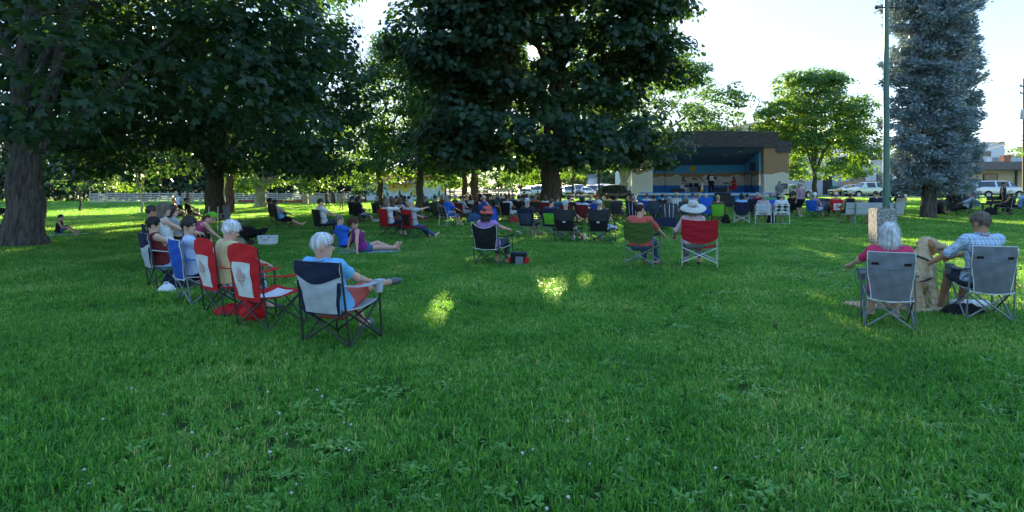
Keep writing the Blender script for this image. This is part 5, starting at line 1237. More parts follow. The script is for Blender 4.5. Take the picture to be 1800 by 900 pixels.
def web_chair(label, loc, face, c1, c2, group='folding camp chairs'):
    root = thing('lawn_chair', label, 'chair', loc, -R(face), group); hw = .28; hb = .86
    y = lambda z: -.20 - .16 * max(0, z - .40) / .46
    part('back_frame', MB().tube([(-hw, y(.4), .40), (-hw, y(hb - .05), hb - .05), (-hw + .05, y(hb), hb), (hw - .05, y(hb), hb), (hw, y(hb - .05), hb - .05), (hw, y(.4), .40)], .012, 8), ALU, root)
    part('seat_frame', MB().tube([(-hw, -.22, .40), (-hw, .24, .42), (hw, .24, .42), (hw, -.22, .40), (-hw, -.22, .40)], .012, 8), ALU, root)
    for s in (-1, 1):
        part('leg', MB().tube([(s * (hw + .02), -.27, 0), (s * (hw + .02), -.20, .56), (s * (hw + .02), .16, .60), (s * (hw + .02), .24, .02), (s * (hw + .02), .24, 0)], .012, 8), ALU, root)
        part('armrest', MB().box((s * (hw + .02), -.02, .615), (.05, .36, .022)), M('plastic_white', (.6, .6, .6)), root)
    part('cross_bar', T_((-hw, -.26, .05), (hw, -.26, .05), .010), ALU, root)
    for i in range(5):
        x = -hw + .05 + i * (2 * hw - .1) / 4
        part('web_strap', MB().sheet(lambda u, v, x=x, i=i: (x + (u - .5) * .096, y(.42 + .42 * v) - .004 - .006 * math.sin(v * math.pi * 6 + i * math.pi), .41 + .45 * v), 2, 24, .003), c1 if i % 2 else c2, root)
        part('web_strap', MB().sheet(lambda u, v, x=x: (x + (u - .5) * .06, -.21 + .44 * v, .41 - .02 * math.sin(math.pi * v)), 2, 6, .003), c1 if i % 2 else c2, root)
    for j in range(6):
        z = .45 + j * .075
        part('web_strap', MB().sheet(lambda u, v, z=z, j=j: ((u - .5) * 2 * hw, y(z) - .006 + .008 * math.cos(u * math.pi * 4 + j * math.pi), z + (v - .5) * .066), 24, 2, .003), c2 if j % 2 else c1, root)
    return root
def bench(label, loc, face, length, mat, frame, hb=.86, group=None):
    root = thing('park_bench', label, 'bench', loc, -R(face), group); L = length / 2
    part('back_plank', MB().box((0, -.25, hb - .13), (length, .05, .23), (R(8), 0, 0)), mat, root); part('back_plank', MB().box((0, -.22, hb - .36), (length, .05, .20), (R(8), 0, 0)), mat, root)
    for k in range(3): part('seat_plank', MB().box((0, -.10 + k * .155, .43), (length, .145, .05)), mat, root)
    for s in (-1, 1):
        x = s * L * .68
        part('leg', MB().box((x, -.285, hb - .28), (.05, .04, .50), (R(8), 0, 0)).box((x, -.20, .20), (.06, .06, .42)), frame, root)
        part('leg', MB().box((x, .2, .20), (.06, .06, .42)).box((x, 0, .385), (.05, .46, .04)), frame, root)
    return root
# ------------------------------------------------------------------ cloth colours
def plaid(name, base, l1, l2, f=34.):
    m = bpy.data.materials.new(name); m.use_nodes = True; n = m.node_tree.nodes; l = m.node_tree.links; b = n['Principled BSDF']; b.inputs['Roughness'].default_value = .85; MATS[name] = m
    tc = n.new('ShaderNodeTexCoord'); sp = n.new('ShaderNodeSeparateXYZ'); l.new(tc.outputs['Object'], sp.inputs[0]); last = None
    rg = n.new('ShaderNodeRGB'); rg.outputs[0].default_value = (*base, 1); last = rg.outputs[0]
    def stripe(src, freq, ph, thr, col, last):
        a = n.new('ShaderNodeMath'); a.operation = 'MULTIPLY_ADD'; a.inputs[1].default_value = freq; a.inputs[2].default_value = ph; l.new(src, a.inputs[0])
        s = n.new('ShaderNodeMath'); s.operation = 'SINE'; l.new(a.outputs[0], s.inputs[0]); g = n.new('ShaderNodeMath'); g.operation = 'GREATER_THAN'; g.inputs[1].default_value = thr; l.new(s.outputs[0], g.inputs[0])
        k = n.new('ShaderNodeMath'); k.operation = 'MULTIPLY'; k.inputs[1].default_value = .75; l.new(g.outputs[0], k.inputs[0])
        x = n.new('ShaderNodeMix'); x.data_type = 'RGBA'; l.new(k.outputs[0], x.inputs['Factor']); l.new(last, x.inputs['A']); x.inputs['B'].default_value = (*col, 1); return x.outputs['Result']
    ad = n.new('ShaderNodeMath'); ad.operation = 'ADD'; l.new(sp.outputs['X'], ad.inputs[0]); l.new(sp.outputs['Y'], ad.inputs[1])
    for src in (sp.outputs['Z'], ad.outputs[0]):
        last = stripe(src, f * 2, .4, .55, l1, last); last = stripe(src, f, 1.7, .93, l2, last)
    l.new(last, b.inputs['Base Color']); return m
FB = {k: fabric(k, c) for k, c in dict(navy=(.016, .020, .045), red=(.52, .018, .022), crimson=(.38, .012, .022), green=(.055, .105, .022), lime=(.12, .42, .03), blue=(.02, .085, .40), royal=(.025, .12, .55), grey=(.17, .18, .195), ltgrey=(.42, .44, .46), white=(.66, .66, .65), burg=(.14, .018, .02), slate=(.045, .06, .085), char=(.035, .036, .04), sky=(.22, .42, .68), cyan=(.16, .42, .70), paleblue=(.45, .55, .72), yellow=(.62, .52, .26), coral=(.52, .10, .08), pink=(.62, .05, .13), rose=(.42, .06, .14), palepink=(.55, .40, .40), purple=(.20, .025, .16), teal=(.04, .17, .21), denim=(.05, .10, .20), khaki=(.30, .26, .19), brown=(.12, .075, .045), olive=(.07, .085, .04), salmon=(.5, .14, .08), cream=(.6, .55, .42), mauve=(.35, .20, .45), orange=(.6, .18, .06), dkgreen=(.02, .05, .035), pattern=(.30, .33, .34)).items()}
PLB = plaid('plaid_blue', (.34, .52, .70), (.60, .66, .74), (.03, .04, .11), 95.); PLR = plaid('plaid_red', (.40, .36, .38), (.30, .08, .09), (.05, .05, .12), 80.); FLOR = M('floral_cloth', (.06, .10, .16), col2=(.50, .52, .52), scale=26, sharp=True); STRAW = M('straw', (.55, .46, .27), var=.2, scale=30, bump=.4)
BK = FB['navy']; BLK = BLACKF; SH_D = M('shoe_dark', (.025, .025, .028), rough=.6); SH_W = M('shoe_white', (.6, .6, .6)); SH_B = M('shoe_brown', (.12, .08, .05))
ST = 22.   # bearing of the stage as most of the audience faces it
def prm(d): return dict(d)
def sit(label, px, py, face=ST, chair=None, off=(0, 0), z=.45, lean=-17, clabel=None, back=-.13, **k):
    """a chair on the lawn with its sitter"""
    g = G(px, py); d = g.y; det = 2 if d < 21 else 1
    if chair is not None:
        c = prm(chair); kind = c.pop('kind', 'quad'); cl = c.pop('label', clabel)
        if kind == 'quad': c.setdefault('detail', det); quad_chair(cl, g, face, **c)
        elif kind == 'dir': director_chair(cl, g, face, **c)
    k.setdefault('h', .0165 if d < 9.5 else (.025 if d < 19 else (.036 if d < 28 else .044)))
    dv = Vector((math.sin(R(face)) * off[1] + math.cos(R(face)) * off[0], math.cos(R(face)) * off[1] - math.sin(R(face)) * off[0], 0))
    return person(label, g + dv, face, pelvis=k.pop('pelvis', (0, back, z)), lean=lean, **k)
def stand(label, px, py, face, **k):
    g = G(px, py); H = k.get('H', 1.68); s = H / 1.72; k.setdefault('h', .024 if g.y < 19 else .036)
    return person(label, g, face, pelvis=k.pop('pelvis', (0, 0, .90 * s)), lean=k.pop('lean', 2), al=k.pop('al', (-.10, -.03, .085)), ar=k.pop('ar', (.10, .06, .085)), kl=(0, 1, 0), kr=(0, 1, 0), wl=k.pop('wl', (-.24, .06, .80 * s)), wr=k.pop('wr', (.24, .06, .80 * s)), leg=k.pop('leg', 1.9), **k)

# ------------------------------------------------------------------ the near row of chairs
# man in a pale blue shirt
sit('white haired man in blue shirt and coral shorts with crossed legs', 602, 600, 24, dict(cloth=FB['ltgrey'], style='yoke', col2=FB['navy'], hb=.88, w=.56, cup=True, thick=.0115, label='grey camp chair with navy yoke under the white haired man'), z=.40, lean=-20,
    hair=('short', 'white'), shirt=FB['cyan'], pants=FB['coral'], leg=.85, shoes=M('sandal_grey', (.12, .12, .13)), glasses='clear', hy=44, hp=-4, ar=(-.02, .70, .50), kr=(.15, .2, 1), al=(-.10, .46, .08), wr=(.20, .34, .55), wl=(-.22, .30, .60), skin='pink', H=1.74, h=.0155, collar=FB['cyan'])
# empty flag chair
quad_chair('empty red and white camp chair with printed maple leaf panel', G(478, 574), 32, FB['red'], style='canada', col2=FB['white'], hb=.95, w=.52, dip=-.05)
sit('white haired woman in pale yellow top with patterned lap bag', 412, 552, 40, dict(cloth=FB['red'], style='canada', col2=FB['white'], hb=.95, w=.52, dip=-.05, label='red and white flag camp chair under the woman in yellow'), sex='f', z=.45, lean=2, bendo=8,
    hair=('fluffy', 'white'), shirt=FB['yellow'], pants=FLOR, leg=1.7, shoes=SH_D, hy=20, hp=-22, wr=(.16, .42, .56), wl=(-.10, .40, .58), H=1.62, h=.0155, skin='pink', sleeve=.8)
sit('dark haired woman in glasses and light blue shirt glancing back', 358, 530, 46, dict(cloth=FB['blue'], style='piping', hb=.90, w=.54, frame=ST_GREY, label='blue camp chair with white piping between the flag chairs and grey chair'), sex='f', z=.45, lean=-8,
    hair=('fluffy', 'dark'), shirt=FB['paleblue'], pants=BLK, leg=1.8, shoes=SH_D, glasses='clear', hy=58, hp=-2, H=1.64, h=.0155, twist=-14, wr=(.26, .30, .62))
sit('black haired woman low in the grey chair with bare arms', 300, 506, 46, dict(cloth=FB['ltgrey'], style='yoke', col2=FB['navy'], hb=.90, w=.54, label='grey camp chair with navy yoke under the black haired woman'), sex='f', z=.42, lean=-14,
    hair=('short', 'black'), shirt=FB['burg'], pants=FB['sky'], leg=1.7, shoes=SH_D, hy=12, hp=-6, H=1.62, wr=(.20, .42, .60), sleeve=.0, h=.0165)
sit('woman with long straight brown hair and bare shoulders', 306, 478, 50, dict(cloth=BLK, hb=.90, label='black camp chair under the woman with long brown hair'), sex='f', z=.52, lean=-6, hair=('long', 'ash'), shirt=FB['white'], sleeve=0, pants=BLK, leg=1.6, hy=25, H=1.72, wr=(.18, .50, .66), wl=(-.05, .5, .62), h=.0165, shoes=SH_D)
sit('woman in sunglasses and floral top behind the long haired woman', 324, 468, 52, dict(cloth=BLK, hb=.88, label='black camp chair under the woman in the floral top'), sex='f', z=.50, lean=-10, hair=('bob', 'dark'), shirt=FB['pattern'], sleeve=.4, pants=FB['denim'], leg=1.8, glasses='sun', hy=20, H=1.66, wr=(.2, .48, .55), shoes=SH_D)
sit('woman in pink tank top and green bandana bending forward', 342, 456, 62, dict(cloth=FB['char'], hb=.86, label='charcoal camp chair under the bending woman in pink'), sex='f', z=.50, lean=40, bendo=18, hair=('under', 'brown'), hat=('bandana', FB['lime']), shirt=FB['rose'], sleeve=0, pants=BLK, leg=.9, hp=-38, hy=10, wr=(.15, .62, .35), wl=(-.12, .6, .36), H=1.68, shoes=SH_D, girth=1.12, skin='pink')
sit('man with tanned arm in dark chair behind the women', 292, 470, 52, dict(cloth=FB['navy'], hb=.88, label='navy camp chair under the tanned man in white'), z=.48, lean=-14, hair=('short', 'dark'), shirt=FB['white'], pants=FB['khaki'], skin='tan', H=1.72, wl=(-.42, .10, .66), shoes=SH_D)

# ------------------------------------------------------------------ trio on and by the picnic blanket
sit('man in white shirt and sunglasses on his head in black chair', 574, 416, 48, dict(cloth=BLK, hb=.90, label='black camp chair under the man in white shirt by the blanket'), z=.48, lean=-10, hair=('short', 'dark'), shirt=FB['white'], pants=FB['slate'], leg=1.8, hy=15, wr=(.18, .46, .62), wl=(-.15, .46, .6), shoes=SH_D, skin='pink')
gb = G(640, 445)
def blanket(label, g, w, l, mat, rz, seed, name='blanket'):
    r = np.random.default_rng(seed)
    def f(u, v):
        x = (u - .5) * w; y = (v - .5) * l; z = .028 + .016 * noise3(np.array([[x * 5, y * 5, 0]]), seed)[0] + .05 * max(0, abs(u - .5) * 2 - .94)
        c, s = math.cos(rz), math.sin(rz); X = g.x + x * c - y * s; Y = g.y + x * s + y * c; return (X - g.x, Y - g.y, GZ(X, Y) - g.z + z)
    o = part(name, MB().sheet(f, 26, 26, .012), mat, None, loc=g); tag(o, label, 'blanket'); return o
blanket('grey blue blanket under the two seated women', G(636, 441), 1.9, 1.5, M('blanket_blue', (.36, .42, .50), col2=(.22, .27, .36), scale=14), R(12), 3)
person('woman in purple tank top and denim shorts with legs stretched out', G(636, 445), 62, pelvis=(0, 0, .13), lean=-20, sex='f', hair=('pony', 'auburn'), shirt=FB['purple'], sleeve=0, pants=FB['denim'], leg=.42, glasses='sun', hy=38, hp=-4, al=(-.10, .80, .09), ar=(.06, .84, .10), kl=(0, .1, 1), kr=(0, .1, 1), wl=(-.36, -.26, .06), wr=(.36, -.20, .06), el=(-1, -.5, .2), er=(1, -.5, .2), h=.016, H=1.7, skin='pink')
person('person in bright blue T-shirt seated on the blanket edge', G(606, 437), 55, pelvis=(0, 0, .14), lean=-16, sex='f', hair=('short', 'ash'), shirt=FB['royal'], sleeve=.6, pants=BLK, leg=.9, glasses='clear', hy=20, hp=4, al=(-.14, .52, .08), ar=(.14, .55, .08), wl=(-.34, -.22, .06), wr=(.16, .40, .44), el=(-1, -.5, .2), h=.017, H=1.66)

# ------------------------------------------------------------------ shaded lawn towards the big trees
sit('black haired person leaning back beside the woman in blue tank', 488, 394, 58, dict(cloth=BLK, hb=.95, label='black camp chair farther from the cooler in the pair'), z=.46, lean=-24, hair=('fluffy', 'black'), shirt=FB['brown'], pants=BLK, leg=1.6, skin='brown', shoes=SH_D)
sit('woman in bright blue tank top with bare outstretched legs', 500, 401, 58, dict(cloth=BLK, hb=.92, label='black camp chair under the woman in the blue tank'), sex='f', z=.44, lean=-26, hair=('bob', 'dark'), shirt=FB['cyan'], sleeve=0, pants=BLK, leg=.8, hp=-8, al=(-.1, .72, .08), ar=(.1, .76, .08), girth=1.15, skin='pink')
sit('person in wide hat and dark top beside the mural trees', 628, 389, 52, dict(cloth=BLK, hb=.95, label='black camp chair behind the person in patterned skirt'), z=.46, lean=-14, hair=('short', 'grey'), hat=('bucket', FB['slate']), shirt=FB['slate'], pants=BLK, leg=1.8, shoes=SH_D)
sit('person in dark bucket hat and patterned skirt in black chair', 637, 392, 52, dict(cloth=BLK, hb=.88, label='black camp chair under the person in patterned skirt'), sex='f', z=.46, lean=-10, hair=('bob', 'dark'), hat=('bucket', FB['char']), shirt=FB['navy'], pants=FLOR, leg=.9, al=(-.1, .55, .08), ar=(.1, .58, .08), shoes=SH_W)
stand('walking person in dark clothes carrying a bag on lit grass', 574, 368, 75, H=1.75, hair=('short', 'dark'), shirt=FB['char'], sleeve=.6, pants=FB['slate'], leg=.9, al=(-.1, -.22, .09), ar=(.1, .22, .09), shoes=SH_D, skin='tan')
stand('walking person in pale top and shorts on lit grass', 599, 371, 20, H=1.6, sex='f', hair=('bob', 'auburn'), shirt=FB['khaki'], sleeve=0, pants=FB['khaki'], leg=.6, skin='tan', shoes=SH_B)
sit('man in black shirt and cap leaning back by the big trunk', 340, 389, 66, dict(cloth=BLK, hb=.9, label='black camp chair beside the broad maple trunk'), z=.47, lean=-22, hair=('short', 'dark'), hat=('cap', BLK), shirt=BLK, pants=FB['khaki'], leg=.8, al=(-.1, .70, .08), ar=(.12, .74, .08), wr=(.2, .4, .6), skin='tan', shoes=SH_B)
sit('person in orange top seated beside the man in black shirt', 312, 389, 60, dict(cloth=FB['grey'], hb=.8, label='grey camp chair under the person in orange'), sex='f', z=.45, lean=-6, hair=('short', 'blond'), shirt=FB['orange'], sleeve=0, pants=FB['pattern'], leg=.9, skin='pink')
stand('standing woman with black hair in pale blue top near the fence', 315, 383, 40, H=1.62, sex='f', hair=('fluffy', 'black'), shirt=FB['paleblue'], sleeve=.7, pants=BLK, shoes=SH_D, skin='brown')
stand('standing person in brown behind the man in black shirt', 329, 380, 60, H=1.66, sex='f', hair=('bob', 'auburn'), shirt=FB['brown'], sleeve=.7, pants=BLK, shoes=SH_D, skin='tan')
blanket('white towel under the seated child', G(118, 414), 1.05, 1.1, FB['white'], R(20), 7, 'towel')
person('child in dark top sitting on white towel by the old maple', G(103, 413), 62, pelvis=(0, 0, .12), lean=6, H=1.25, hair=('short', 'black'), shirt=BLK, sleeve=0, pants=FB['denim'], leg=.9, al=(-.1, .46, .07), ar=(.12, .48, .07), wl=(-.1, .28, .25), wr=(.12, .3, .25), hy=15, skin='pink', h=.017)
blanket('pale striped blanket at the foot of the old maple', G(14, 424), 1.8, 1.1, FB['cream'], R(5), 9)

# ------------------------------------------------------------------ pair in red chairs
sit('woman with grey bob and raised hand in rounded red chair', 690, 416, 48, dict(cloth=FB['crimson'], hb=.92, label='dark red camp chair under the woman in white'), sex='f', z=.47, lean=-10, hair=('bob', 'ash'), shirt=FB['white'], sleeve=.9, pants=FB['navy'], leg=1.6, wr=(.12, .25, .98), er=(.8, -.3, -.3), hy=10, shoes=SH_D, skin='pink')
sit('silver haired man in pale shirt and jeans with bare feet', 731, 420, 46, dict(cloth=FB['crimson'], hb=.92, style='panel', col2=BLK, label='dark red camp chair with black panel under the man in jeans'), z=.47, lean=-8, hair=('short', 'silver'), shirt=FB['ltgrey'], sleeve=.6, pants=FB['denim'], leg=1.85, wr=(.10, .36, .98), wl=(-.14, .42, .62), er=(.6, .4, -.8), hy=18, al=(-.12, .58, .08), ar=(.14, .62, .08), skin='pink')
sit('dark haired woman in denim vest facing back past the red chairs', 700, 405, 42, dict(cloth=BLK, hb=.85, label='black camp chair between the two red chairs'), sex='f', z=.46, lean=-14, hair=('long', 'brown'), shirt=FB['brown'], sleeve=0, pants=FB['denim'], leg=1.7, shoes=SH_D)
sit('woman in light denim top just ahead of the red chairs', 713, 403, 42, dict(cloth=FB['navy'], hb=.85, label='navy camp chair just ahead of the red chairs'), sex='f', z=.46, lean=-14, hair=('bob', 'brown'), shirt=FB['sky'], sleeve=0, pants=FB['denim'], leg=1.7, shoes=SH_D)
# row under the mural trees
FAR = [
 (668, 386, 56, 'grey haired man in olive shirt against the dark trunk', dict(hair=('short', 'silver'), shirt=FB['olive'], pants=FB['grey'], leg=1.8, lean=-6), FB['char'], 'charcoal'),
 (688, 386, 54, 'auburn haired person tipped back under the painted flowers', dict(hair=('bob', 'auburn'), shirt=FB['char'], pants=BLK, leg=1.8, sex='f', lean=-24), FB['brown'], 'brown'),
 (696, 388, 54, 'ash blond woman with bare arms under the painted flowers', dict(hair=('bob', 'ash'), shirt=BLK, sleeve=0, pants=BLK, leg=1.4, sex='f'), BLK, 'black'),
 (705, 385, 54, 'person in salmon shirt under the painted flowers', dict(hair=('short', 'auburn'), shirt=FB['salmon'], pants=BLK, leg=1.7), BLK, 'black'),
 (711, 383, 54, 'dark haired man in red brown shirt under the painted flowers', dict(hair=('short', 'dark'), shirt=FB['salmon'], pants=FB['burg'], leg=1.7, lean=-8, H=1.8, skin='tan'), FB['burg'], 'burgundy'),
 (719, 388, 52, 'black haired person in dark vest with legs crossed at ankles', dict(hair=('bob', 'black'), shirt=FB['slate'], sleeve=0, pants=FB['slate'], leg=1.0, sex='f', al=(-.05, .74, .09), ar=(.08, .72, .09)), FB['navy'], 'navy'),
 (727, 387, 52, 'man in pale shirt and pale trousers with feet stretched out', dict(hair=('short', 'dark'), shirt=FB['ltgrey'], pants=FB['khaki'], leg=1.8, al=(-.1, .75, .09), ar=(.1, .78, .09), shoes=SH_D), FB['char'], 'charcoal'),
 (758, 383, 52, 'grey haired man in teal shirt reclining beside the trunk', dict(hair=('short', 'grey'), shirt=FB['teal'], pants=BLK, leg=1.7, lean=-28, hat=('cap', FB['grey'])), FB['brown'], 'brown'),
 (797, 388, 46, 'man in cap with bare arms in tall black chair', dict(hair=('short', 'brown'), hat=('cap', FB['olive']), shirt=FB['khaki'], sleeve=0, pants=BLK, leg=1.4, skin='pink'), BLK, 'black'),
 (806, 380, 46, 'white haired person in grey top behind the tall black chair', dict(hair=('fluffy', 'white'), shirt=FB['grey'], pants=FB['grey'], leg=1.6, sex='f'), FB['grey'], 'grey'),
 (816, 389, 44, 'dark haired man in light trousers in dark red chair', dict(hair=('short', 'dark'), shirt=FB['ltgrey'], pants=FB['ltgrey'], leg=1.8, lean=-8), FB['burg'], 'dark red'),
 (834, 386, 44, 'dark haired woman in white top by the sunlit trunk', dict(hair=('bob', 'dark'), shirt=FB['white'], sleeve=.5, pants=FB['denim'], leg=1.7, sex='f'), BLK, 'black'),
 (844, 388, 42, 'bare armed woman in dark dress by the dark cabinet', dict(hair=('long', 'brown'), shirt=BLK, sleeve=0, pants=BLK, leg=1.0, sex='f', skin='pink'), FB['slate'], 'slate'),
 (857, 389, 40, 'woman in white cap with bare arms in blue chair', dict(hair=('pony', 'blond'), hat=('cap', FB['white']), shirt=FB['blue'], sleeve=0, pants=FB['blue'], leg=1.5, sex='f', skin='pink'), FB['blue'], 'blue'),
 (866, 384, 40, 'dark haired man in dark green shirt beyond the blue chair', dict(hair=('short', 'dark'), shirt=FB['dkgreen'], sleeve=.7, pants=FB['slate'], leg=1.7, H=1.82, lean=-6), FB['slate'], 'slate'),
 (879, 372, 38, 'blond woman in denim dress far back on lit grass', dict(hair=('bob', 'blond'), shirt=FB['denim'], sleeve=0, pants=FB['denim'], leg=1.4, sex='f'), FB['denim'], 'denim blue'),
 (885, 370, 38, 'dark haired person in white T-shirt far back on lit grass', dict(hair=('short', 'dark'), shirt=FB['white'], pants=FB['denim'], leg=1.7), FB['blue'], 'blue'),
 (893, 375, 36, 'brown haired person behind the white shirted man', dict(hair=('short', 'brown'), shirt=FB['grey'], pants=FB['slate'], leg=1.7), FB['char'], 'charcoal'),
 (899, 374, 36, 'auburn haired person behind the white shirted man', dict(hair=('bob', 'auburn'), shirt=FB['salmon'], pants=FB['slate'], leg=1.7, sex='f'), FB['grey'], 'grey'),
 (896, 391, 36, 'tanned man in white T-shirt with folded arms in black chair', dict(hair=('short', 'auburn'), shirt=FB['white'], pants=FB['white'], leg=.9, skin='tan', lean=-8, wr=(.05, .35, .7), wl=(-.05, .35, .7)), BLK, 'black'),
 (917, 388, 34, 'dark haired person in black chair next to the white shirted man', dict(hair=('short', 'black'), shirt=BLK, pants=FB['denim'], leg=1.7), BLK, 'black'),
 (984, 392, 32, 'dark haired man in teal shirt beside the man in black T-shirt', dict(hair=('short', 'brown'), shirt=FB['teal'], pants=FB['slate'], leg=1.7, lean=-8), FB['slate'], 'slate'),
 (1003, 397, 32, 'man in black T-shirt with hand raised to his mouth', dict(hair=('short', 'auburn'), shirt=BLK, pants=FB['sky'], leg=.9, lean=-4, wr=(.10, .28, 1.0), er=(.6, .5, -.8), hy=20, skin='pink', H=1.78), FB['burg'], 'burgundy'),
 (1024, 388, 30, 'woman with ash hair far behind the burgundy chair', dict(hair=('bun', 'ash'), shirt=FB['slate'], pants=BLK, leg=1.6, sex='f'), BLK, 'black'),
 (1028, 397, 30, 'dark haired person in pale blue in burgundy topped chair', dict(hair=('bob', 'black'), shirt=FB['paleblue'], pants=FB['paleblue'], leg=1.6, sex='f', wr=(.1, .3, .9), er=(.6, .4, -.8), skin='pink'), FB['burg'], 'burgundy topped'),
 (1054, 392, 40, 'man in red cap with plaid shirt and dark sandals', dict(hair=('short', 'grey'), hat=('cap', FB['red']), shirt=PLR, pants=FLOR, leg=.9, wl=(-.1, .3, .95), el=(-.8, .3, -.6), al=(-.1, .76, .12), ar=(.15, .80, .12), shoes=SH_D, skin='tan', lean=-14), FB['blue'], 'royal blue'),
 (1118, 397, 34, 'grey haired person in navy pack chair with dark shoes out', dict(hair=('fluffy', 'grey'), shirt=FB['grey'], pants=FB['paleblue'], leg=1.8, ar=(.15, .74, .22), shoes=SH_D), FB['navy'], 'navy strapped'),
 (1113, 384, 30, 'red brown haired woman in sunglasses beyond the navy pack chair', dict(hair=('bob', 'auburn'), glasses='sun', shirt=FB['orange'], sleeve=0, pants=FB['slate'], leg=1.5, sex='f', hy=30, skin='pink'), FB['slate'], 'slate'),
 (1166, 386, 22, 'dark haired man in black T-shirt beside the strapped chair', dict(hair=('short', 'dark'), shirt=BLK, pants=FB['slate'], leg=1.7), FB['char'], 'charcoal'),
 (1190, 381, 20, 'person in yellow straw hat near the painted stage', dict(hair=('short', 'blond'), hat=('straw', STRAW), shirt=FB['cream'], pants=FB['white'], leg=1.5, sex='f'), FB['white'], 'white'),
 (1205, 388, 20, 'grey haired woman in green top beyond the sun hat', dict(hair=('bob', 'grey'), shirt=FB['olive'], sleeve=0, pants=FB['slate'], leg=1.6, sex='f'), FB['slate'], 'slate'),
 (1262, 394, 20, 'blond person in brown top in bright lime chair', dict(hair=('bun', 'blond'), shirt=FB['brown'], sleeve=1.4, pants=FB['khaki'], leg=.9, skin='pink', wr=(.3, .2, .55), shoes=SH_W), FB['lime'], 'bright lime green'),
 (1312, 385, 14, 'dark haired man in black T-shirt beyond the navy frame chair', dict(hair=('short', 'dark'), shirt=BLK, pants=FB['slate'], leg=1.6, hy=30, skin='tan'), BLK, 'black'),
 (1391, 381, 10, 'dark haired person in black top beside the webbed chairs', dict(hair=('short', 'dark'), shirt=BLK, pants=BLK, leg=1.6), BLK, 'low black'),
 (1434, 384, 60, 'white haired person in plaid shirt turned beside the grey chair', dict(hair=('fluffy', 'white'), shirt=PLR, pants=FB['paleblue'], leg=.9, sex='f', lean=4, hp=-20), FB['royal'], 'bright blue'),
 (1466, 383, 8, 'person in white cap in small flag chair', dict(hair=('short', 'grey'), hat=('cap', FB['white']), shirt=FB['salmon'], pants=FB['slate'], leg=1.6), FB['red'], 'small red and white flag'),
 (1549, 385, 4, 'person in plaid shirt half hidden by the green lamp post', dict(hair=('short', 'brown'), shirt=PLB, pants=FB['slate'], leg=1.6), FB['slate'], 'slate blue'),
 (1576, 378, -4, 'person in black and red seated near the street', dict(hair=('short', 'dark'), hat=('cap', FB['white']), shirt=BLK, pants=FB['red'], leg=1.7, wr=(.4, .4, .85), skin='tan'), FB['white'], 'white'),
 (1787, 379, -38, 'bald person in blue shirt in navy chair with white trim', dict(hair=('bald', 'brown'), shirt=FB['sky'], pants=BLK, leg=1.7, skin='pink'), FB['navy'], 'white trimmed navy'),
 (1765, 379, -40, 'person in cream sun hat and dark skirt in navy chair', dict(hair=('bob', 'dark'), hat=('bucket', FB['cream']), shirt=FB['char'], sleeve=0, pants=BLK, leg=1.7, sex='f', skin='tan', shoes=SH_D), FB['navy'], 'navy'),
]
MORE = [(772, 386, 48, 'man in olive cap and grey vest behind the woman in royal blue', 'm', ('short', 'brown'), 'grey', 'slate', 'cap', 'olive'), (783, 380, 48, 'blond woman in pink near the mural corner', 'f', ('bob', 'blond'), 'rose', 'khaki', None, 'brown'),
 (826, 379, 44, 'person in cream hat beyond the dark red chair', 'm', ('short', 'grey'), 'cream', 'khaki', 'straw', 'char'), (851, 379, 40, 'man in navy jersey just before the cabinet', 'm', ('short', 'dark'), 'navy', 'khaki', None, 'navy'),
 (873, 380, 40, 'silver haired woman in teal beyond the blue backpack', 'f', ('bob', 'silver'), 'teal', 'white', None, 'grey'), (907, 379, 36, 'person in white hat beyond the two black chairs', 'f', ('bob', 'brown'), 'sky', 'denim', 'bucket', 'slate'),
 (945, 385, 30, 'man in orange shirt before the stout trunk', 'm', ('short', 'grey'), 'orange', 'slate', None, 'char'), (963, 388, 30, 'woman in white blouse beside the trunk root', 'f', ('bob', 'brown'), 'white', 'denim', None, 'burg'),
 (1041, 383, 30, 'man in pale shirt beyond the red cap', 'm', ('short', 'silver'), 'paleblue', 'khaki', None, 'navy'), (1071, 382, 30, 'woman in yellow top on the lit grass by the black car', 'f', ('bob', 'dark'), 'yellow', 'denim', None, 'green'),
 (1087, 388, 28, 'man in grey cap beside the navy pack chair', 'm', ('short', 'brown'), 'slate', 'khaki', 'cap', 'char'), (1139, 383, 24, 'person in white shirt ahead of the coral man', 'm', ('short', 'auburn'), 'white', 'slate', None, 'blue'),
 (1151, 390, 22, 'woman in black sun top beside the coral man', 'f', ('bun', 'dark'), 'char', 'slate', None, 'slate'), (1218, 383, 20, 'man in navy cap ahead of the wide sun hat', 'm', ('short', 'grey'), 'ltgrey', 'khaki', 'cap', 'grey'),
 (1228, 379, 18, 'woman in mauve close to the blue stage front', 'f', ('bob', 'blond'), 'mauve', 'white', None, 'char'), (1330, 379, 14, 'man in red shirt close to the stage corner', 'm', ('short', 'silver'), 'crimson', 'khaki', None, 'navy'), (1353, 381, 12, 'person in pale green beyond the webbed chairs', 'f', ('bob', 'grey'), 'lime', 'white', None, 'royal')]
for px, py, fc, lb, sx, hr_, sc_, pc, ht, cc_ in MORE:
    FAR.append((px, py, fc, lb, dict(sex=sx, hair=hr_, shirt=FB[sc_], pants=FB[pc], leg=1.6, skin='tan' if px % 3 == 0 else 'pink', **({'hat': (ht, FB['cream'] if ht != 'cap' else FB['slate'])} if ht else {})), FB[cc_], {'ltgrey': 'light grey', 'char': 'charcoal', 'burg': 'burgundy'}.get(cc_, cc_)))
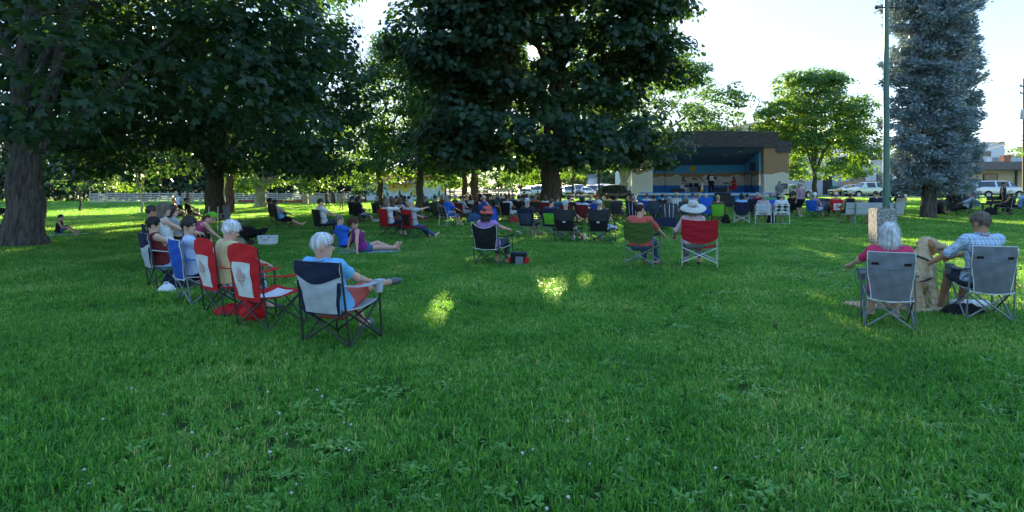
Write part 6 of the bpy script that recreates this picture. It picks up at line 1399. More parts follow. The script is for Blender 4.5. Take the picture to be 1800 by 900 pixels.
for px, py, fc, lb, kw, cl, cn in FAR:
    kw = dict(kw); ln = kw.pop('lean', -14); lo = {1765: 'cream sun hat'}.get(px)
    who = ' '.join(lb.split()[:6]).replace(' with', '').replace(' in', ' in') 
    st = dict(cloth=cl, hb=.88)
    if px == 1466: st.update(style='canada', col2=FB['white'])
    if px == 1118: st.update(style='straps', hb=.98)
    if px in (1787, 1765): st.update(trim=WHITE_TRIM)
    if px in (857, 834, 844): st.update(hb=.8)
    if px == 1262: st.update(hb=.84, w=.5)
    if px in (896, 917): st.update(frame=ST_GREY, hb=.92)
    word = 'person' if 'person' in lb else ('woman' if 'woman' in lb else 'man')
    desc = lb.split(word + ' ', 1); pre = desc[0].strip(); post_ = desc[1] if len(desc) > 1 else ''
    occ = (pre + ' ' + word + ' ' + ' '.join(post_.split()[:3])).strip(); occ = ' '.join(occ.split()[:9])
    st['label'] = ('%s camp chair holding the %s' % (cn, occ))
    sit(lb, px, py, fc, st, lean=ln, z=.46, **kw)
# webbed-back patio chair with woman in blue
sit('grey haired woman in royal blue top and denim shorts', 791, 398, 52, None, sex='f', z=.50, lean=-4, hair=('bob', 'grey'), shirt=FB['royal'], sleeve=1.2, pants=FB['denim'], leg=.95, shoes=SH_D, wr=(.2, .42, .62), skin='pink', al=(-.1, .46, .08), ar=(.12, .48, .08))
web_chair('dark strapped patio chair under the woman in royal blue', G(788, 398), 52, FB['char'], FB['grey'])
# row of three before the trunk
sit('person in knitted pale hat in navy chair with grey panel', 932, 415, 26, dict(cloth=FB['navy'], style='panel', col2=FB['slate'], frame=ST_GREY, hb=.90, label='navy camp chair with grey back panel near the stout trunk'), z=.47, lean=-12, hair=('under', 'grey'), hat=('bandana', FB['ltgrey']), shirt=FB['char'], pants=FB['khaki'], leg=.9, wr=(.3, .3, .58), shoes=SH_D, skin='pink')
sit('balding man in dark blue shirt in green panelled chair', 973, 416, 26, dict(cloth=FB['navy'], style='panel', col2=FB['lime'], frame=ST_GREY, hb=.92, label='navy camp chair with lime green back panel'), z=.47, lean=-8, hair=('crop', 'brown'), shirt=FB['slate'], pants=FB['slate'], leg=1.7, hy=20, skin='pink', shoes=SH_D)
sit('person in pale knitted hat in wide black chair', 1000, 426, 28, dict(cloth=BLK, style='upper', col2=FB['char'], hb=.96, w=.62, label='wide black camp chair with white badge beside the green panelled chair'), z=.47, lean=-14, hair=('under', 'silver'), hat=('bandana', FB['ltgrey']), shirt=FB['char'], pants=FB['white'], leg=.9, wr=(.34, .34, .62), shoes=SH_W, skin='pink', al=(-.1, .55, .08), ar=(.2, .62, .08), girth=1.1)
sit('person in pale cap in wide black chair with crossed leg', 1058, 427, 26, dict(cloth=BLK, style='upper', col2=FB['char'], hb=.96, w=.60, label='wide black camp chair beside the man in coral shirt'), z=.47, lean=-14, hair=('short', 'grey'), hat=('cap', FB['ltgrey']), shirt=FB['char'], pants=FB['paleblue'], leg=1.8, ar=(.22, .72, .38), shoes=SH_D)
# woman in red hat
sit('woman in red sun hat holding a phone', 868, 466, 30, dict(cloth=BLK, trim=WHITE_TRIM, hb=.90, w=.58, dip=.12, label='black camp chair with white edging under the red hat'), sex='f', z=.44, lean=-16, hair=('bob', 'dark'), hat=('bucket', FB['coral']), shirt=FB['mauve'], sleeve=.3, pants=FB['slate'], leg=1.6, hy=14, hp=-10, wr=(.22, .52, .66), wl=(-.15, .45, .58), skin='pink', h=.015)
# man in coral shirt, woman in wide hat
sit('balding man in coral shirt and jeans with glasses', 1130, 470, 30, dict(kind='dir', cloth=FB['green'], frame=ST_GREY, hb=.94, w=.56, label='olive green frame chair under the man in coral'), z=.50, lean=-8, hair=('bald', 'dark'), shirt=FB['coral'], sleeve=.8, pants=FB['denim'], leg=1.85, glasses='clear', hy=28, wr=(.34, .24, .66), wl=(-.20, .35, .62), H=1.78, girth=1.12, belly=.9, skin='pink', h=.014, shoes=SH_B, al=(-.12, .5, .08), ar=(.14, .46, .08))
sit('woman in wide pale sun hat and pale pink shirt', 1229, 470, 16, dict(kind='dir', cloth=FB['crimson'], frame=ALU, hb=.98, w=.66, label='large red frame chair under the wide sun hat'), sex='f', z=.53, lean=-6, hair=('bob', 'grey'), hat=('brim', M('hat_pale', (.52, .51, .46), var=.12, bump=.3, bscale=80)), shirt=FB['palepink'], sleeve=1.7, pants=FB['grey'], leg=1.7, wl=(-.36, .05, .62), wr=(.28, .2, .66), hp=16, H=1.70, girth=1.2, h=.014, shoes=SH_D, off=(-.12, 0))
sit('grey haired person in strapped pack chair with navy skirt', 1178, 404, 20, dict(cloth=FB['slate'], style='straps', hb=.98, w=.58, label='slate pack chair with white straps and navy skirt'), z=.47, lean=-12, hair=('bob', 'grey'), shirt=BLK, pants=FB['slate'], leg=1.6, shoes=SH_D, skin='tan')
g = G(1170, 405); o = part('hanging_cloth', MB().sheet(lambda u, v: ((u - .5) * (.75 + .35 * v), -.44 - .10 * v, .50 - .42 * v * (1 - .25 * math.sin(math.pi * u)) + .0), 8, 6, .012), FB['navy'], None, loc=g, rot=(0, 0, -R(20))); tag(o, 'navy cloth hanging from the strapped pack chair', 'cloth')
# bright blue towel chair, navy frame chair, webbed lawn chairs
sit('grey haired person behind the tall bright blue chair back', 1241, 389, 18, dict(cloth=FB['royal'], hb=1.08, w=.56, label='tall bright blue padded camp chair'), z=.5, lean=-10, hair=('short', 'silver'), shirt=FB['white'], pants=FB['slate'], leg=1.6)
sit('person with full black hair in navy frame chair', 1303, 394, 16, dict(kind='dir', cloth=FB['navy'], frame=ALU, hb=.96, w=.60, low=.46, label='navy frame chair with silver legs'), sex='f', z=.52, lean=-6, hair=('bob', 'black'), shirt=FB['sky'], pants=FB['slate'], leg=.9, skin='pink')
sit('person in floppy beige hat in pale webbed chair', 1341, 394, 18, None, sex='f', z=.5, lean=-6, hair=('bob', 'silver'), hat=('brim', FB['khaki']), shirt=FB['palepink'], sleeve=1.6, pants=FB['khaki'], leg=.7, skin='pink', shoes=SH_B)
web_chair('pale blue and white webbed lawn chair with silver frame', G(1341, 394), 18, FB['paleblue'], FB['white'])
sit('person in green camouflage hat in dark webbed chair', 1372, 394, 12, None, z=.5, lean=-6, hair=('short', 'grey'), hat=('bucket', M('camo', (.20, .21, .12), col2=(.36, .35, .24), scale=18, sharp=True)), shirt=FB['white'], pants=FB['khaki'], leg=.7, skin='pink', shoes=SH_D)
web_chair('dark green and white webbed lawn chair with silver frame', G(1372, 394), 12, FB['dkgreen'], FB['white'])
quad_chair('slate camp chair with high back between standing woman and flag chair', G(1444, 382), 12, FB['slate'], hb=.95, detail=1, style='panel', col2=FB['grey'])
stand('standing person in plaid shirt and black shorts with cap', 1408, 382, -20, H=1.74, hair=('short', 'grey'), hat=('cap', FB['ltgrey']), shirt=PLR, sleeve=.9, pants=BLK, leg=.85, skin='pink', shoes=SH_W, hp=-16, hy=-20)
stand('man in grey T-shirt standing by the bandshell pylon', 1370, 365, 190, H=1.76, hair=('crop', 'dark'), shirt=FB['grey'], sleeve=.6, pants=BLK, leg=1.9, skin='pink', shoes=SH_D)
# bench with two sitters beyond the litter bin
gb2 = G(1533, 395); BENCHM = M('bench_concrete', (.42, .44, .45), var=.12, scale=3, bump=.2)
bench('grey slab park bench with two sitters beyond the litter bin', gb2, 10, 2.15, BENCHM, ST_GREY, .92)
bx = lambda t: gb2 + Vector((math.cos(R(10)) * t, -math.sin(R(10)) * t, 0))
person('woman in black tank top and straw hat on the bench', bx(-.86), 8, pelvis=(0, -.02, .56), lean=-4, sex='f', hair=('pony', 'auburn'), hat=('straw', STRAW), shirt=BLK, sleeve=0, pants=FB['char'], leg=.9, wr=(.62, -.16, .90), er=(.2, -1, -.2), skin='tan', h=.02, shoes=SH_D)
person('man in navy polo shirt on the bench', bx(.12), 4, pelvis=(0, -.02, .56), lean=-4, hair=('crop', 'brown'), shirt=FB['navy'], sleeve=.7, pants=FB['khaki'], leg=.9, hy=-30, skin='pink', h=.02, shoes=SH_D, H=1.8, girth=1.1)
# reclining man by the spruce
sit('person in cap and plaid shirt reclining with legs stretched to the spruce', 1692, 379, -58, dict(cloth=FB['navy'], hb=.88, label='navy camp chair beside the spruce trunk'), z=.45, lean=-30, hair=('short', 'grey'), hat=('cap', FB['slate'], FB['white']), shirt=PLB, sleeve=1.5, pants=BLK, leg=1.5, al=(-.1, .78, .09), ar=(.1, .82, .09), skin='tan', shoes=SH_B)
stand('person in black top standing by the dark bench', 1763, 372, 150, H=1.66, hair=('short', 'dark'), shirt=BLK, pants=BLK, skin='tan', sleeve=0, shoes=SH_D)
bench('dark park bench on the street side of the sun hat pair', ON(1752, 33), -20, 2.4, FB['char'], ST_BLACK)

# ------------------------------------------------------------------ couple with the golden retriever
sit('woman with white bob and hot pink polo shirt', 1559, 575, 26, dict(cloth=FB['grey'], frame=ST_GREY, style='pocket', trim=WHITE_TRIM, hb=.90, w=.44, cup='both', thick=.0105, label='grey camp chair with pale piping under the woman in pink'), sex='f', z=.47, lean=-14, hair=('bob', 'white'), shirt=FB['pink'], sleeve=.7, pants=FB['denim'], leg=.7, wl=(-.36, .25, .66), wr=(.22, .3, .62), hp=-4, H=1.66, h=.0155, collar=FB['pink'], shoes=SH_D, girth=.88)
sit('man in blue plaid shirt stroking the golden dog', 1722, 559, 16, dict(cloth=FB['grey'], frame=ST_GREY, style='pocket', trim=WHITE_TRIM, hb=.92, w=.44, cup='both', thick=.0105, label='grey camp chair with pale piping under the man in plaid'), z=.50, lean=-4, twist=16, hair=('short', 'ash'), shirt=PLB, sleeve=.85, pants=FB['slate'], leg=.75, wl=(-.60, .22, .50), wr=(-.34, .52, .56), hy=-26, hp=-6, H=1.78, h=.0155, skin='tan', collar=PLB, al=(-.22, .42, .08), ar=(.0, .46, .08), el=(-.5, -.5, -1.2), off=(-.02, .05), girth=.9)
# ------------------------------------------------------------------ golden retriever, sitting
def retriever(loc, face):
    root = thing('dog', 'golden retriever sitting upright between the two grey chairs', 'dog', loc, -R(face))
    gold = M('dog_coat', (.52, .32, .14), var=.3, scale=5, col2=(.74, .56, .34), rough=.8)
    P = [cap((0, -.26, .18), (0, -.10, .34), .155, .150, k=.08), cap((0, -.10, .34), (0, .08, .54), .150, .125, k=.08), cap((0, .05, .40), (0, .10, .56), .118, .115, k=.06),
         cap((0, .06, .56), (0, .15, .74), .108, .082, k=.06), ell((0, .18, .81), (.086, .100, .086), k=.04), cap((0, .23, .795), (0, .365, .770), .054, .040, k=.03), cap((0, .20, .738), (0, .33, .716), .030, .022, k=.015)]
    for s in (-1, 1):
        P += [cap((s * .08, .11, .46), (s * .085, .17, .24), .068, .046, k=.04), cap((s * .085, .17, .24), (s * .085, .175, .06), .042, .034, k=.03), cap((s * .085, .18, .035), (s * .088, .25, .032), .038, .034, k=.02)]
        P += [ell((s * .135, -.15, .17), (.085, .17, .15), k=.05), cap((s * .155, -.04, .10), (s * .165, -.16, .05), .05, .04, k=.03), cap((s * .165, -.16, .045), (s * .175, .06, .035), .042, .036, k=.03)]
        P += [ell((s * .030, .235, .815), (.022, .02, .016), k=.02)]
    P += [cap((0, -.38, .07), (-.10, -.55, .05), .05, .055, k=.04), cap((-.10, -.55, .05), (-.26, -.68, .045), .055, .025, k=.03)]
    V, Q = surface(P, .012, .012, 26, 3); body = mesh_np('body', V, [Q], True); link('body', body, gold, root)
    # coat: locks of hair lying along the body
    n = 30000; flow = lambda C: np.array([0, -.3, -1.]) + 0 * C
    ln = lambda C: np.where((C[:, 1] > .225) & (C[:, 2] > .68), .010, np.where(C[:, 2] > .70, .024, np.where(C[:, 2] < .07, .016, .042)))
    me, C = strands(V, Q, n, flow, ln, .0022, .16, 3); r = np.random.default_rng(4)
    muz = (C[:, 1] > .225) & (C[:, 2] > .68); paw = C[:, 2] < .09
    pale = np.clip(.35 + .45 * ((C[:, 1] > .10) & (C[:, 2] < .66)) + .4 * paw + .35 * (C[:, 2] > .78) + .35 * muz + r.normal(0, .16, n) - .15 * (C[:, 1] < -.05), 0, 1)
    me.attributes['rnd'].data.foreach_set('value', np.repeat(pale, 5).astype(np.float32))
    fur = leafmat('dog_fur', (.50, .29, .12), (.95, .84, .64), trans=.15, tcol=(1, .9, .7), rough=.55, pscale=6)
    link('fur', me, fur, root)['kind'] = 'stuff'
    ear = M('dog_ear', (.36, .17, .065), var=.3, scale=12)
    for s in (-1, 1):
        link('ear', smesh('ear', [cap((s * .072, .155, .845), (s * .105, .150, .80), .026, .034, k=.02), cap((s * .105, .150, .80), (s * .100, .160, .715), .036, .026, k=.02)], .011, .004, 40), ear, root)
        part('eye', MB().ball((s * .042, .238, .812), .012, 8, 6), M('dog_eye', (.012, .008, .006), rough=.15), root)
    part('nose', MB().ball((0, .402, .786), (.020, .014, .016), 10, 7), M('dog_nose', (.015, .014, .015), rough=.35), root)
    part('mouth', MB().sheet(lambda u, v: ((u - .5) * .062 * (1 - .3 * v), .21 + .125 * v, .748 - .012 * v), 4, 4, .008), M('dog_mouth', (.03, .012, .012)), root)
    part('tongue', MB().sheet(lambda u, v: ((u - .5) * .035, .23 + .09 * v, .745 - .012 * v - .004 * math.sin(math.pi * u)), 4, 4, .006), M('tongue', (.42, .12, .12)), root)
    col = M('collar_dark', (.02, .022, .03), rough=.6)
    a = v3(0, .085, .615); q = [tuple(a + v3(math.cos(t) * .125, math.sin(t) * .115, math.sin(t) * -.055 + .01)) for t in np.linspace(0, 6.283, 22)]
    part('collar', MB().tube(q, .014, 6, False), col, root)
    q = [tuple(v3(0, .03, .40) + v3(math.cos(t) * .175, math.sin(t) * .165, math.sin(t) * .05)) for t in np.linspace(0, 6.283, 24)]
    part('harness_strap', MB().tube(q, .010, 6, False), col, root)
    return root
retriever(G(1606, 547), 88).scale = (1.08, 1.08, 1.08)

# ------------------------------------------------------------------ litter bin, bags, cooler, picnic bits
def bin_():
    g = G(1551, 431); g.y += .25; g.x += .16; root = thing('litter_bin', 'square pebble concrete litter bin on a slab', 'litter bin', g, R(-6))
    peb = bpy.data.materials.new('pebble_concrete'); peb.use_nodes = True; n = peb.node_tree.nodes; l = peb.node_tree.links; b = n['Principled BSDF']; b.inputs['Roughness'].default_value = .85
    tc = n.new('ShaderNodeTexCoord'); vo = n.new('ShaderNodeTexVoronoi'); vo.inputs['Scale'].default_value = 42; l.new(tc.outputs['Object'], vo.inputs['Vector'])
    rp = n.new('ShaderNodeValToRGB'); e = rp.color_ramp.elements; e[0].color = (.30, .29, .28, 1); e[1].color = (.62, .60, .57, 1); e[0].position = .0
    sx = n.new('ShaderNodeSeparateColor'); l.new(vo.outputs['Color'], sx.inputs[0])
    x = e.new(.45); x.color = (.10, .10, .105, 1); l.new(sx.outputs[0], rp.inputs[0]); l.new(rp.outputs[0], b.inputs['Base Color'])
    bp = n.new('ShaderNodeBump'); bp.inputs['Strength'].default_value = .9; bp.inputs['Distance'].default_value = .02; bp.invert = True; l.new(vo.outputs['Distance'], bp.inputs['Height']); l.new(bp.outputs[0], b.inputs['Normal'])
    w = .26
    prof = [(-w * .92, .0), (-w, .08), (-w, 1.0)]
    me = MB().box((0, 0, .52), (2 * w, 2 * w, .96)).mesh('body', False); bm = bmesh.new(); bm.from_mesh(me); bmesh.ops.bevel(bm, geom=bm.edges[:], offset=.018, segments=2, affect='EDGES'); bm.to_mesh(me); bm.free()
    body = link('body', autosmooth(me), peb, root)
    part('plinth', MB().box((0, 0, .035), (2 * w - .12, 2 * w - .12, .07)), peb, root)
    part('rim', MB().lathe([(.20, 1.0), (.20, 1.015), (.14, 1.015), (.14, 1.0)], (0, 0, 0), 24), M('metal_dark', (.06, .065, .07)), body)
    part('slab', MB().box((.02, 0, .0), (.85, .85, .05)), CONC, root)
bin_()
def cooler():
    g = G(471, 431); root = thing('cooler', 'white hard cooler box on the shaded grass', 'cooler', g, R(-8)); wm = M('plastic_cooler', (.62, .64, .68), rough=.45, var=.05)
    part('body', MB().box((0, 0, .12), (.42, .28, .22), taper=1.04), wm, root); part('lid', MB().box((0, 0, .252), (.45, .30, .045)), wm, root)
    for s in (-1, 1): part('latch', MB().box((s * .11, -.152, .225), (.04, .012, .05)), M('latch_grey', (.2, .2, .2)), root)
    part('handle', MB().box((0, -.152, .16), (.12, .012, .025)), M('latch_grey', (.2, .2, .2)), root)
    part('foot', MB().box((0, 0, .008), (.38, .24, .018)), M('latch_grey', (.2, .2, .2)), root)
cooler()
def coolbag():
    g = G(912, 467); root = thing('cooler_bag', 'black and grey cooler bag with red side pockets', 'bag', g, R(-20))
    part('body', MB().box((0, 0, .13), (.30, .22, .26), taper=.92), BLK, root); part('front_panel', MB().box((.05, -.113, .11), (.16, .012, .18)), FB['grey'], root)
    for s in (-1, 1): part('side_pocket', MB().box((s * .165, 0, .09), (.05, .16, .16), (0, s * R(10), 0)), FB['red'], root)
    part('lid', MB().box((0, 0, .268), (.28, .20, .02)), FB['slate'], root); part('handle', MB().tube([(-.1, 0, .27), (-.06, -.01, .34), (.06, -.01, .34), (.1, 0, .27)], .008, 6), BLK, root)
coolbag()
def phone(label, loc, rot, name='phone'):
    root = thing(name, label, 'phone', loc); root.rotation_euler = rot
    part('case', MB().box((0, 0, 0), (.078, .155, .010)), M('phone_case', (.7, .7, .68), rough=.4), root); part('screen', MB().box((0, 0, .0058), (.070, .144, .003)), M('phone_screen', (.01, .011, .013), rough=.1, spec=.7), root)
def on(base, face, p): return Vector(base) + Vector((math.cos(R(face)) * p[0] + math.sin(R(face)) * p[1], -math.sin(R(face)) * p[0] + math.cos(R(face)) * p[1], p[2]))
phone('pale phone held by the woman in the red hat', on(G(868, 466), 30, (.235, .63, .645)), (R(-20), 0, R(-30)))
def bag(name, label, g, mat, size, seed, rz=0.):
    root = thing(name, label, 'bag', g, rz); x, y, z = size
    link('body', smesh('body', [ell((0, 0, z * .5), (x / 2, y / 2, z * .55), k=.05), cap((-x * .3, 0, z * .25), (x * .3, 0, z * .25), y * .42, k=.06), plane((0, 0, 0), (0, 0, -1))], .018, .012, 18, seed), mat, root)
    part('handle', MB().tube([(-x * .22, 0, z * .9), (-x * .12, 0, z * 1.2), (x * .12, 0, z * 1.2), (x * .22, 0, z * .9)], .009, 6), mat, root); return root
bag('tote_bag', 'dark blue bag under the grey chair of the black haired woman', G(303, 510) + Vector((0, .1, 0)), FB['navy'], (.34, .24, .30), 3)
bag('tote_bag', 'white crumpled bag beside the dark blue bag', G(300, 514) + Vector((-.02, -.08, 0)), FB['white'], (.22, .14, .14), 5)
bag('carry_sack', 'red chair sack hanging by the empty flag chair', G(446, 566), FB['red'], (.22, .20, .42), 6); bag('carry_sack', 'red chair sack lying beneath the woman in yellow', G(411, 556), FB['red'], (.40, .22, .13), 8)
bag('tote_bag', 'red bag beneath the chair of the white shirted man', G(903, 391), FB['red'], (.40, .28, .26), 9); bag('tote_bag', 'blue patterned bag by the dark red chair', G(833, 390), FB['denim'], (.6, .35, .42), 10)
bag('backpack', 'bright blue backpack beside the blue chair', G(868, 391), FB['royal'], (.34, .28, .60), 11); bag('backpack', 'black backpack between the webbed lawn chairs', G(1356, 394), BLK, (.30, .25, .42), 12)
bag('backpack', 'black bag beside the bright lime chair', G(1276, 394), BLK, (.28, .25, .40), 13); bag('backpack', 'black bag behind the spruce trunk', ON(1652, 30.5), BLK, (.42, .3, .55), 14)
bag('tote_bag', 'crumpled dark bag on the grass by the man in plaid', G(1693, 556), BLK, (.36, .30, .10), 15); bag('tote_bag', 'black bag by the shoes of the dark couple', G(1740, 379), BLK, (.5, .4, .4), 16)
o = tag(link('rolled_towel', smesh('rolled_towel', [cap((-.22, 0, .07), (.22, .03, .07), .075, .065)], .016, .01, 16), FB['white']), 'white cloth bundle at the feet of the man in plaid', 'cloth'); o.location = G(1706, 545)
def stroller():
    g = G(14, 408); root = thing('stroller', 'dark folding pushchair behind the old maple trunk', 'stroller', g, R(-60))
    part('frame', MB().tube([(-.24, -.45, 1.0), (-.24, .1, .45), (-.24, .45, .12)], .013, 7).tube([(.24, -.45, 1.0), (.24, .1, .45), (.24, .45, .12)], .013, 7).tube([(-.24, -.45, 1.0), (.24, -.45, 1.0)], .016, 7).tube([(-.24, .1, .45), (-.24, -.4, .12)], .013, 7).tube([(.24, .1, .45), (.24, -.4, .12)], .013, 7), ST_BLACK, root)
    part('seat', MB().sheet(lambda u, v: ((u - .5) * .44, .28 - .42 * v, .38 + .04 * v + .42 * max(0, v - .55)), 6, 10, .02), BLK, root)
    part('hood', MB().sheet(lambda u, v: (math.cos(math.pi * u) * -.23, -.18 + .38 * v * math.sin(math.pi * u) - .1, .62 + .30 * math.sin(math.pi * u) * (1 - .25 * v)), 12, 6, .012), BLK, root)
    wm = MB().lathe([(.10, -.02), (.13, -.02), (.13, .02), (.10, .02), (.10, -.02)], (0, 0, 0), 18, (0, R(90), 0))
    me = autosmooth(wm.mesh('wheel', False))
    for x in (-.27, .27):
        for y in (.45, -.4): link('wheel', me, TYRE, root, (x, y, .13))
    part('basket', MB().box((0, 0, .24), (.40, .45, .12), taper=1.1), FB['char'], root)
stroller()
def walker():
    g = G(386, 407); root = thing('walker', 'folded walking frame with brown grips beside the maple trunk', 'walker', g, R(-30))
    fm = M('walker_brown', (.16, .085, .06), rough=.5)
    for s in (-1, 1):
        part('leg', MB().tube([(s * .27, .25, .0), (s * .27, .22, .62), (s * .27, .10, .66), (s * .27, -.10, .66)], .014, 7), ALU, root); part('leg', MB().tube([(s * .27, -.26, .0), (s * .27, -.24, .95)], .014, 7), ALU, root)
        part('grip', MB().tube([(s * .27, -.34, .93), (s * .27, -.20, .95)], .022, 8), fm, root)
    part('crossbar', MB().tube([(-.27, .22, .5), (.27, .22, .5)], .013, 7), fm, root); part('seat', MB().box((0, 0, .46), (.46, .30, .04)), fm, root)
walker()
quad_chair('empty grey folding chair beside the walking frame', G(415, 408), 40, FB['grey'], hb=.98, frame=ST_GREY, w=.46)
def wagon():
    g = G(438, 430); root = thing('folding_wagon', 'dark folding wagon with slack fabric beside the cooler', 'wagon', g, R(-25))
    part('body', MB().sheet(lambda u, v: ((u - .5) * .95, (v - .5) * .5, .22 + .22 * max(abs(u * 2 - 1), abs(v * 2 - 1)) ** 5 + .03 * math.sin(u * 9)), 12, 8, .02), BLK, root)
    for x in (-.46, .46):
        part('frame_bar', MB().tube([(x, -.26, .08), (x * .9, 0, .46), (x, .26, .08)], .012, 6), ST_BLACK, root)
        for y in (-.28, .28): part('wheel', MB().lathe([(.04, -.02), (.09, -.022), (.09, .022), (.04, .02)], (x * .85, y, .09), 16, (R(90), 0, 0)), TYRE, root)
    part('pull_handle', MB().tube([(.5, 0, .2), (.75, 0, .5), (.8, -.06, .55), (.8, .06, .55)], .011, 6), ST_BLACK, root)
wagon()
bag('duffel_bag', 'black duffel bag behind the folding wagon', G(434, 418), BLK, (.62, .35, .36), 21); bag('shaggy_bundle', 'shaggy beige bundle on the grass beside the wagon', G(417, 431), M('shag', (.42, .34, .24), var=.5, scale=30, bump=1.), (.36, .28, .18), 22)

# ------------------------------------------------------------------ park furniture of the far lawn
def picnic(label, loc, rz, mat):
    root = thing('picnic_table', label, 'picnic table', loc, rz)
    for k in range(4): part('top_plank', MB().box((0, -.30 + k * .2, .75), (1.8, .19, .045)), mat, root)
    for s in (-1, 1):
        part('seat_plank', MB().box((0, s * .72, .44), (1.8, .26, .045)), mat, root)
        part('leg', MB().tube([(s * .65, -.72, 0), (s * .65, -.25, .73)], .03, 6).tube([(s * .65, .72, 0), (s * .65, .25, .73)], .03, 6).tube([(s * .65, -.75, .41), (s * .65, .75, .41)], .025, 6), ST_GREY, root)
picnic('grey picnic table on the lit grass before the parked cars', ON(1014, 56), R(5), BENCHM)
bench('long blue grey bench before the stout maple trunk', ON(940, 42), 15, 1.9, M('bench_blue', (.25, .30, .38), var=.1), ST_BLACK)
sit('dark dressed person seated at the end of the blue grey bench', 922, 367, 15, None, z=.52, lean=0, hair=('short', 'auburn'), shirt=BLK, pants=BLK, leg=1.7)
quad_chair('empty olive folding chair leaning by the stout trunk', G(951, 372), 60, FB['olive'], hb=.95, detail=1)
def crate(name, label, g, size, mat, cat='box', rz=0.):
    root = thing(name, label, cat, g, rz); x, y, z = size
    part('body', MB().box((0, 0, z * .5), (x, y, z)), mat, root); part('lid', MB().box((0, 0, z + .02), (x + .06, y + .06, .04)), mat, root); return root
crate('grill_cabinet', 'dark brown cabinet standing behind the white capped woman', ON(855, 36.5), (1.0, .6, .75), M('cabinet_brown', (.055, .035, .03)), 'cabinet'); crate('tray_box', 'small brown box stacked behind the dark cabinet', ON(852, 40) + Vector((0, 0, 0)), (.9, .5, 1.2), M('cabinet_red', (.10, .05, .035)), 'box')
for px, d, lb in ((436, 80, 'red brick planter by the forked sunlit tree'), (480, 80, 'red brick planter midway along the fence'), (517, 79, 'red brick planter nearer the stone sign'), (629, 80, 'red brick planter by the mural building')):
    crate('planter_box', lb, ON(px, d), (2.3, .8, .32), M('planter_red', (.30, .07, .05), var=.3, scale=3), 'planter')
def stone_sign():
    g = ON(549, 72); root = thing('stone_sign', 'low stone plinth with grey panel on the lit lawn', 'sign', g, R(15))
    part('stone', MB().box((-.8, 0, .6), (.7, .6, 1.25), taper=.8), M('sandstone', (.42, .33, .20), var=.25, scale=3, bump=.5), root); part('panel', MB().box((.5, -.05, .65), (1.7, .1, .95), (R(-12), 0, 0)), M('sign_panel', (.45, .46, .46)), root)
    part('panel_frame', MB().tube([(-.36, -.10, .18), (-.36, .1, 1.15), (1.36, .1, 1.15), (1.36, -.1, .18)], .04, 6), M('post_brown', (.30, .16, .08)), root)
stone_sign()
def wheelie():
    g = ON(1467, 77); g.z += .1; root = thing('wheelie_bin', 'green wheeled bin before the cedar boards', 'bin', g, 0); gm = M('bin_green', (.03, .13, .09), rough=.5)
    part('body', MB().box((0, 0, .55), (.62, .68, 1.0), taper=1.15), gm, root); part('lid', MB().sheet(lambda u, v: ((u - .5) * .80, (v - .5) * .84, 1.07 + .10 * math.sin(math.pi * v)), 4, 8, .03), gm, root)
    for s in (-1, 1): part('wheel', MB().lathe([(0, -.03), (.10, -.03), (.10, .03), (0, .03)], (s * .3, .3, .10), 12, (0, R(90), 0)), TYRE, root)
wheelie()
def street_sign():
    g = ON(1414, 61.8); root = thing('street_sign', 'blue and white parking sign on thin post before grey building', 'sign', g, 0)
    part('post', MB().tube([(0, 0, 0), (0, 0, 2.9)], .03, 8), M('metal_grey', (.3, .3, .3)), root)
    p = part('plate', MB().box((0, -.045, 2.45), (.5, .02, .72)), M('sign_blue', (.03, .14, .45)), root)
    part('symbol', MB().ball((-.02, -.06, 2.66), (.05, .006, .05), 10, 5).box((-.01, -.06, 2.50), (.07, .010, .20)).box((.06, -.06, 2.42), (.16, .010, .05)), M('sign_white', (.7, .7, .7)), p)
    part('plate', MB().box((0, -.045, 1.9), (.45, .02, .28)), M('sign_white', (.7, .7, .7)), root)
street_sign()

# ------------------------------------------------------------------ the band and its gear
FLZ = STZ - .085
def SP(px, ly):
    c, s = math.cos(SHR), math.sin(SHR); k = (px - 900) / F
    # world x = SH.x + lx c - ly s ; y = SH.y + lx s + ly c
    lx = (k * (SH.y + ly * c) - SH.x + ly * s) / (c - k * s); return SHM @ Vector((lx, ly, FLZ))
GEAR = M('gear_black', (.016, .016, .018), rough=.5); CHR = M('chrome', (.6, .6, .6), metal=1., rough=.2); BRASS = M('brass', (.55, .36, .10), metal=.9, rough=.3)
def speaker(px, ly, label, h=1.75):
    root = thing('loudspeaker', label, 'loudspeaker', SP(px, ly), SHR)
    part('stand', MB().tube([(0, 0, .35), (0, 0, h)], .02, 8).tube([(0, 0, .75), (.42, .1, 0)], .013, 6).tube([(0, 0, .75), (-.42, .1, 0)], .013, 6).tube([(0, 0, .75), (0, -.42, 0)], .013, 6), GEAR, root)
    c = part('cabinet', MB().prism([(-.19, -.15), (.19, -.15), (.13, .17), (-.13, .17)], 'z', h, h + .62), GEAR, root); part('grille', MB().box((0, -.155, h + .31), (.32, .02, .54)), M('grille', (.035, .035, .038)), c); part('horn', MB().box((0, -.168, h + .45), (.2, .01, .14)), GEAR, c)
speaker(1169, 2.2, 'black loudspeaker on tripod before the painted wall beside the drums'); speaker(1321, 2.4, 'black loudspeaker on tripod beside the keyboard player')
person('seated drummer in white shirt and dark vest', SP(1200, 3.4), 150, pelvis=(0, 0, .55), lean=6, hair=('bob', 'dark'), shirt=FB['white'], pants=FB['white'], leg=1.7, wr=(.22, .42, .85), wl=(-.22, .42, .82), skin='tan', h=.034, shoes=SH_D, group='band')
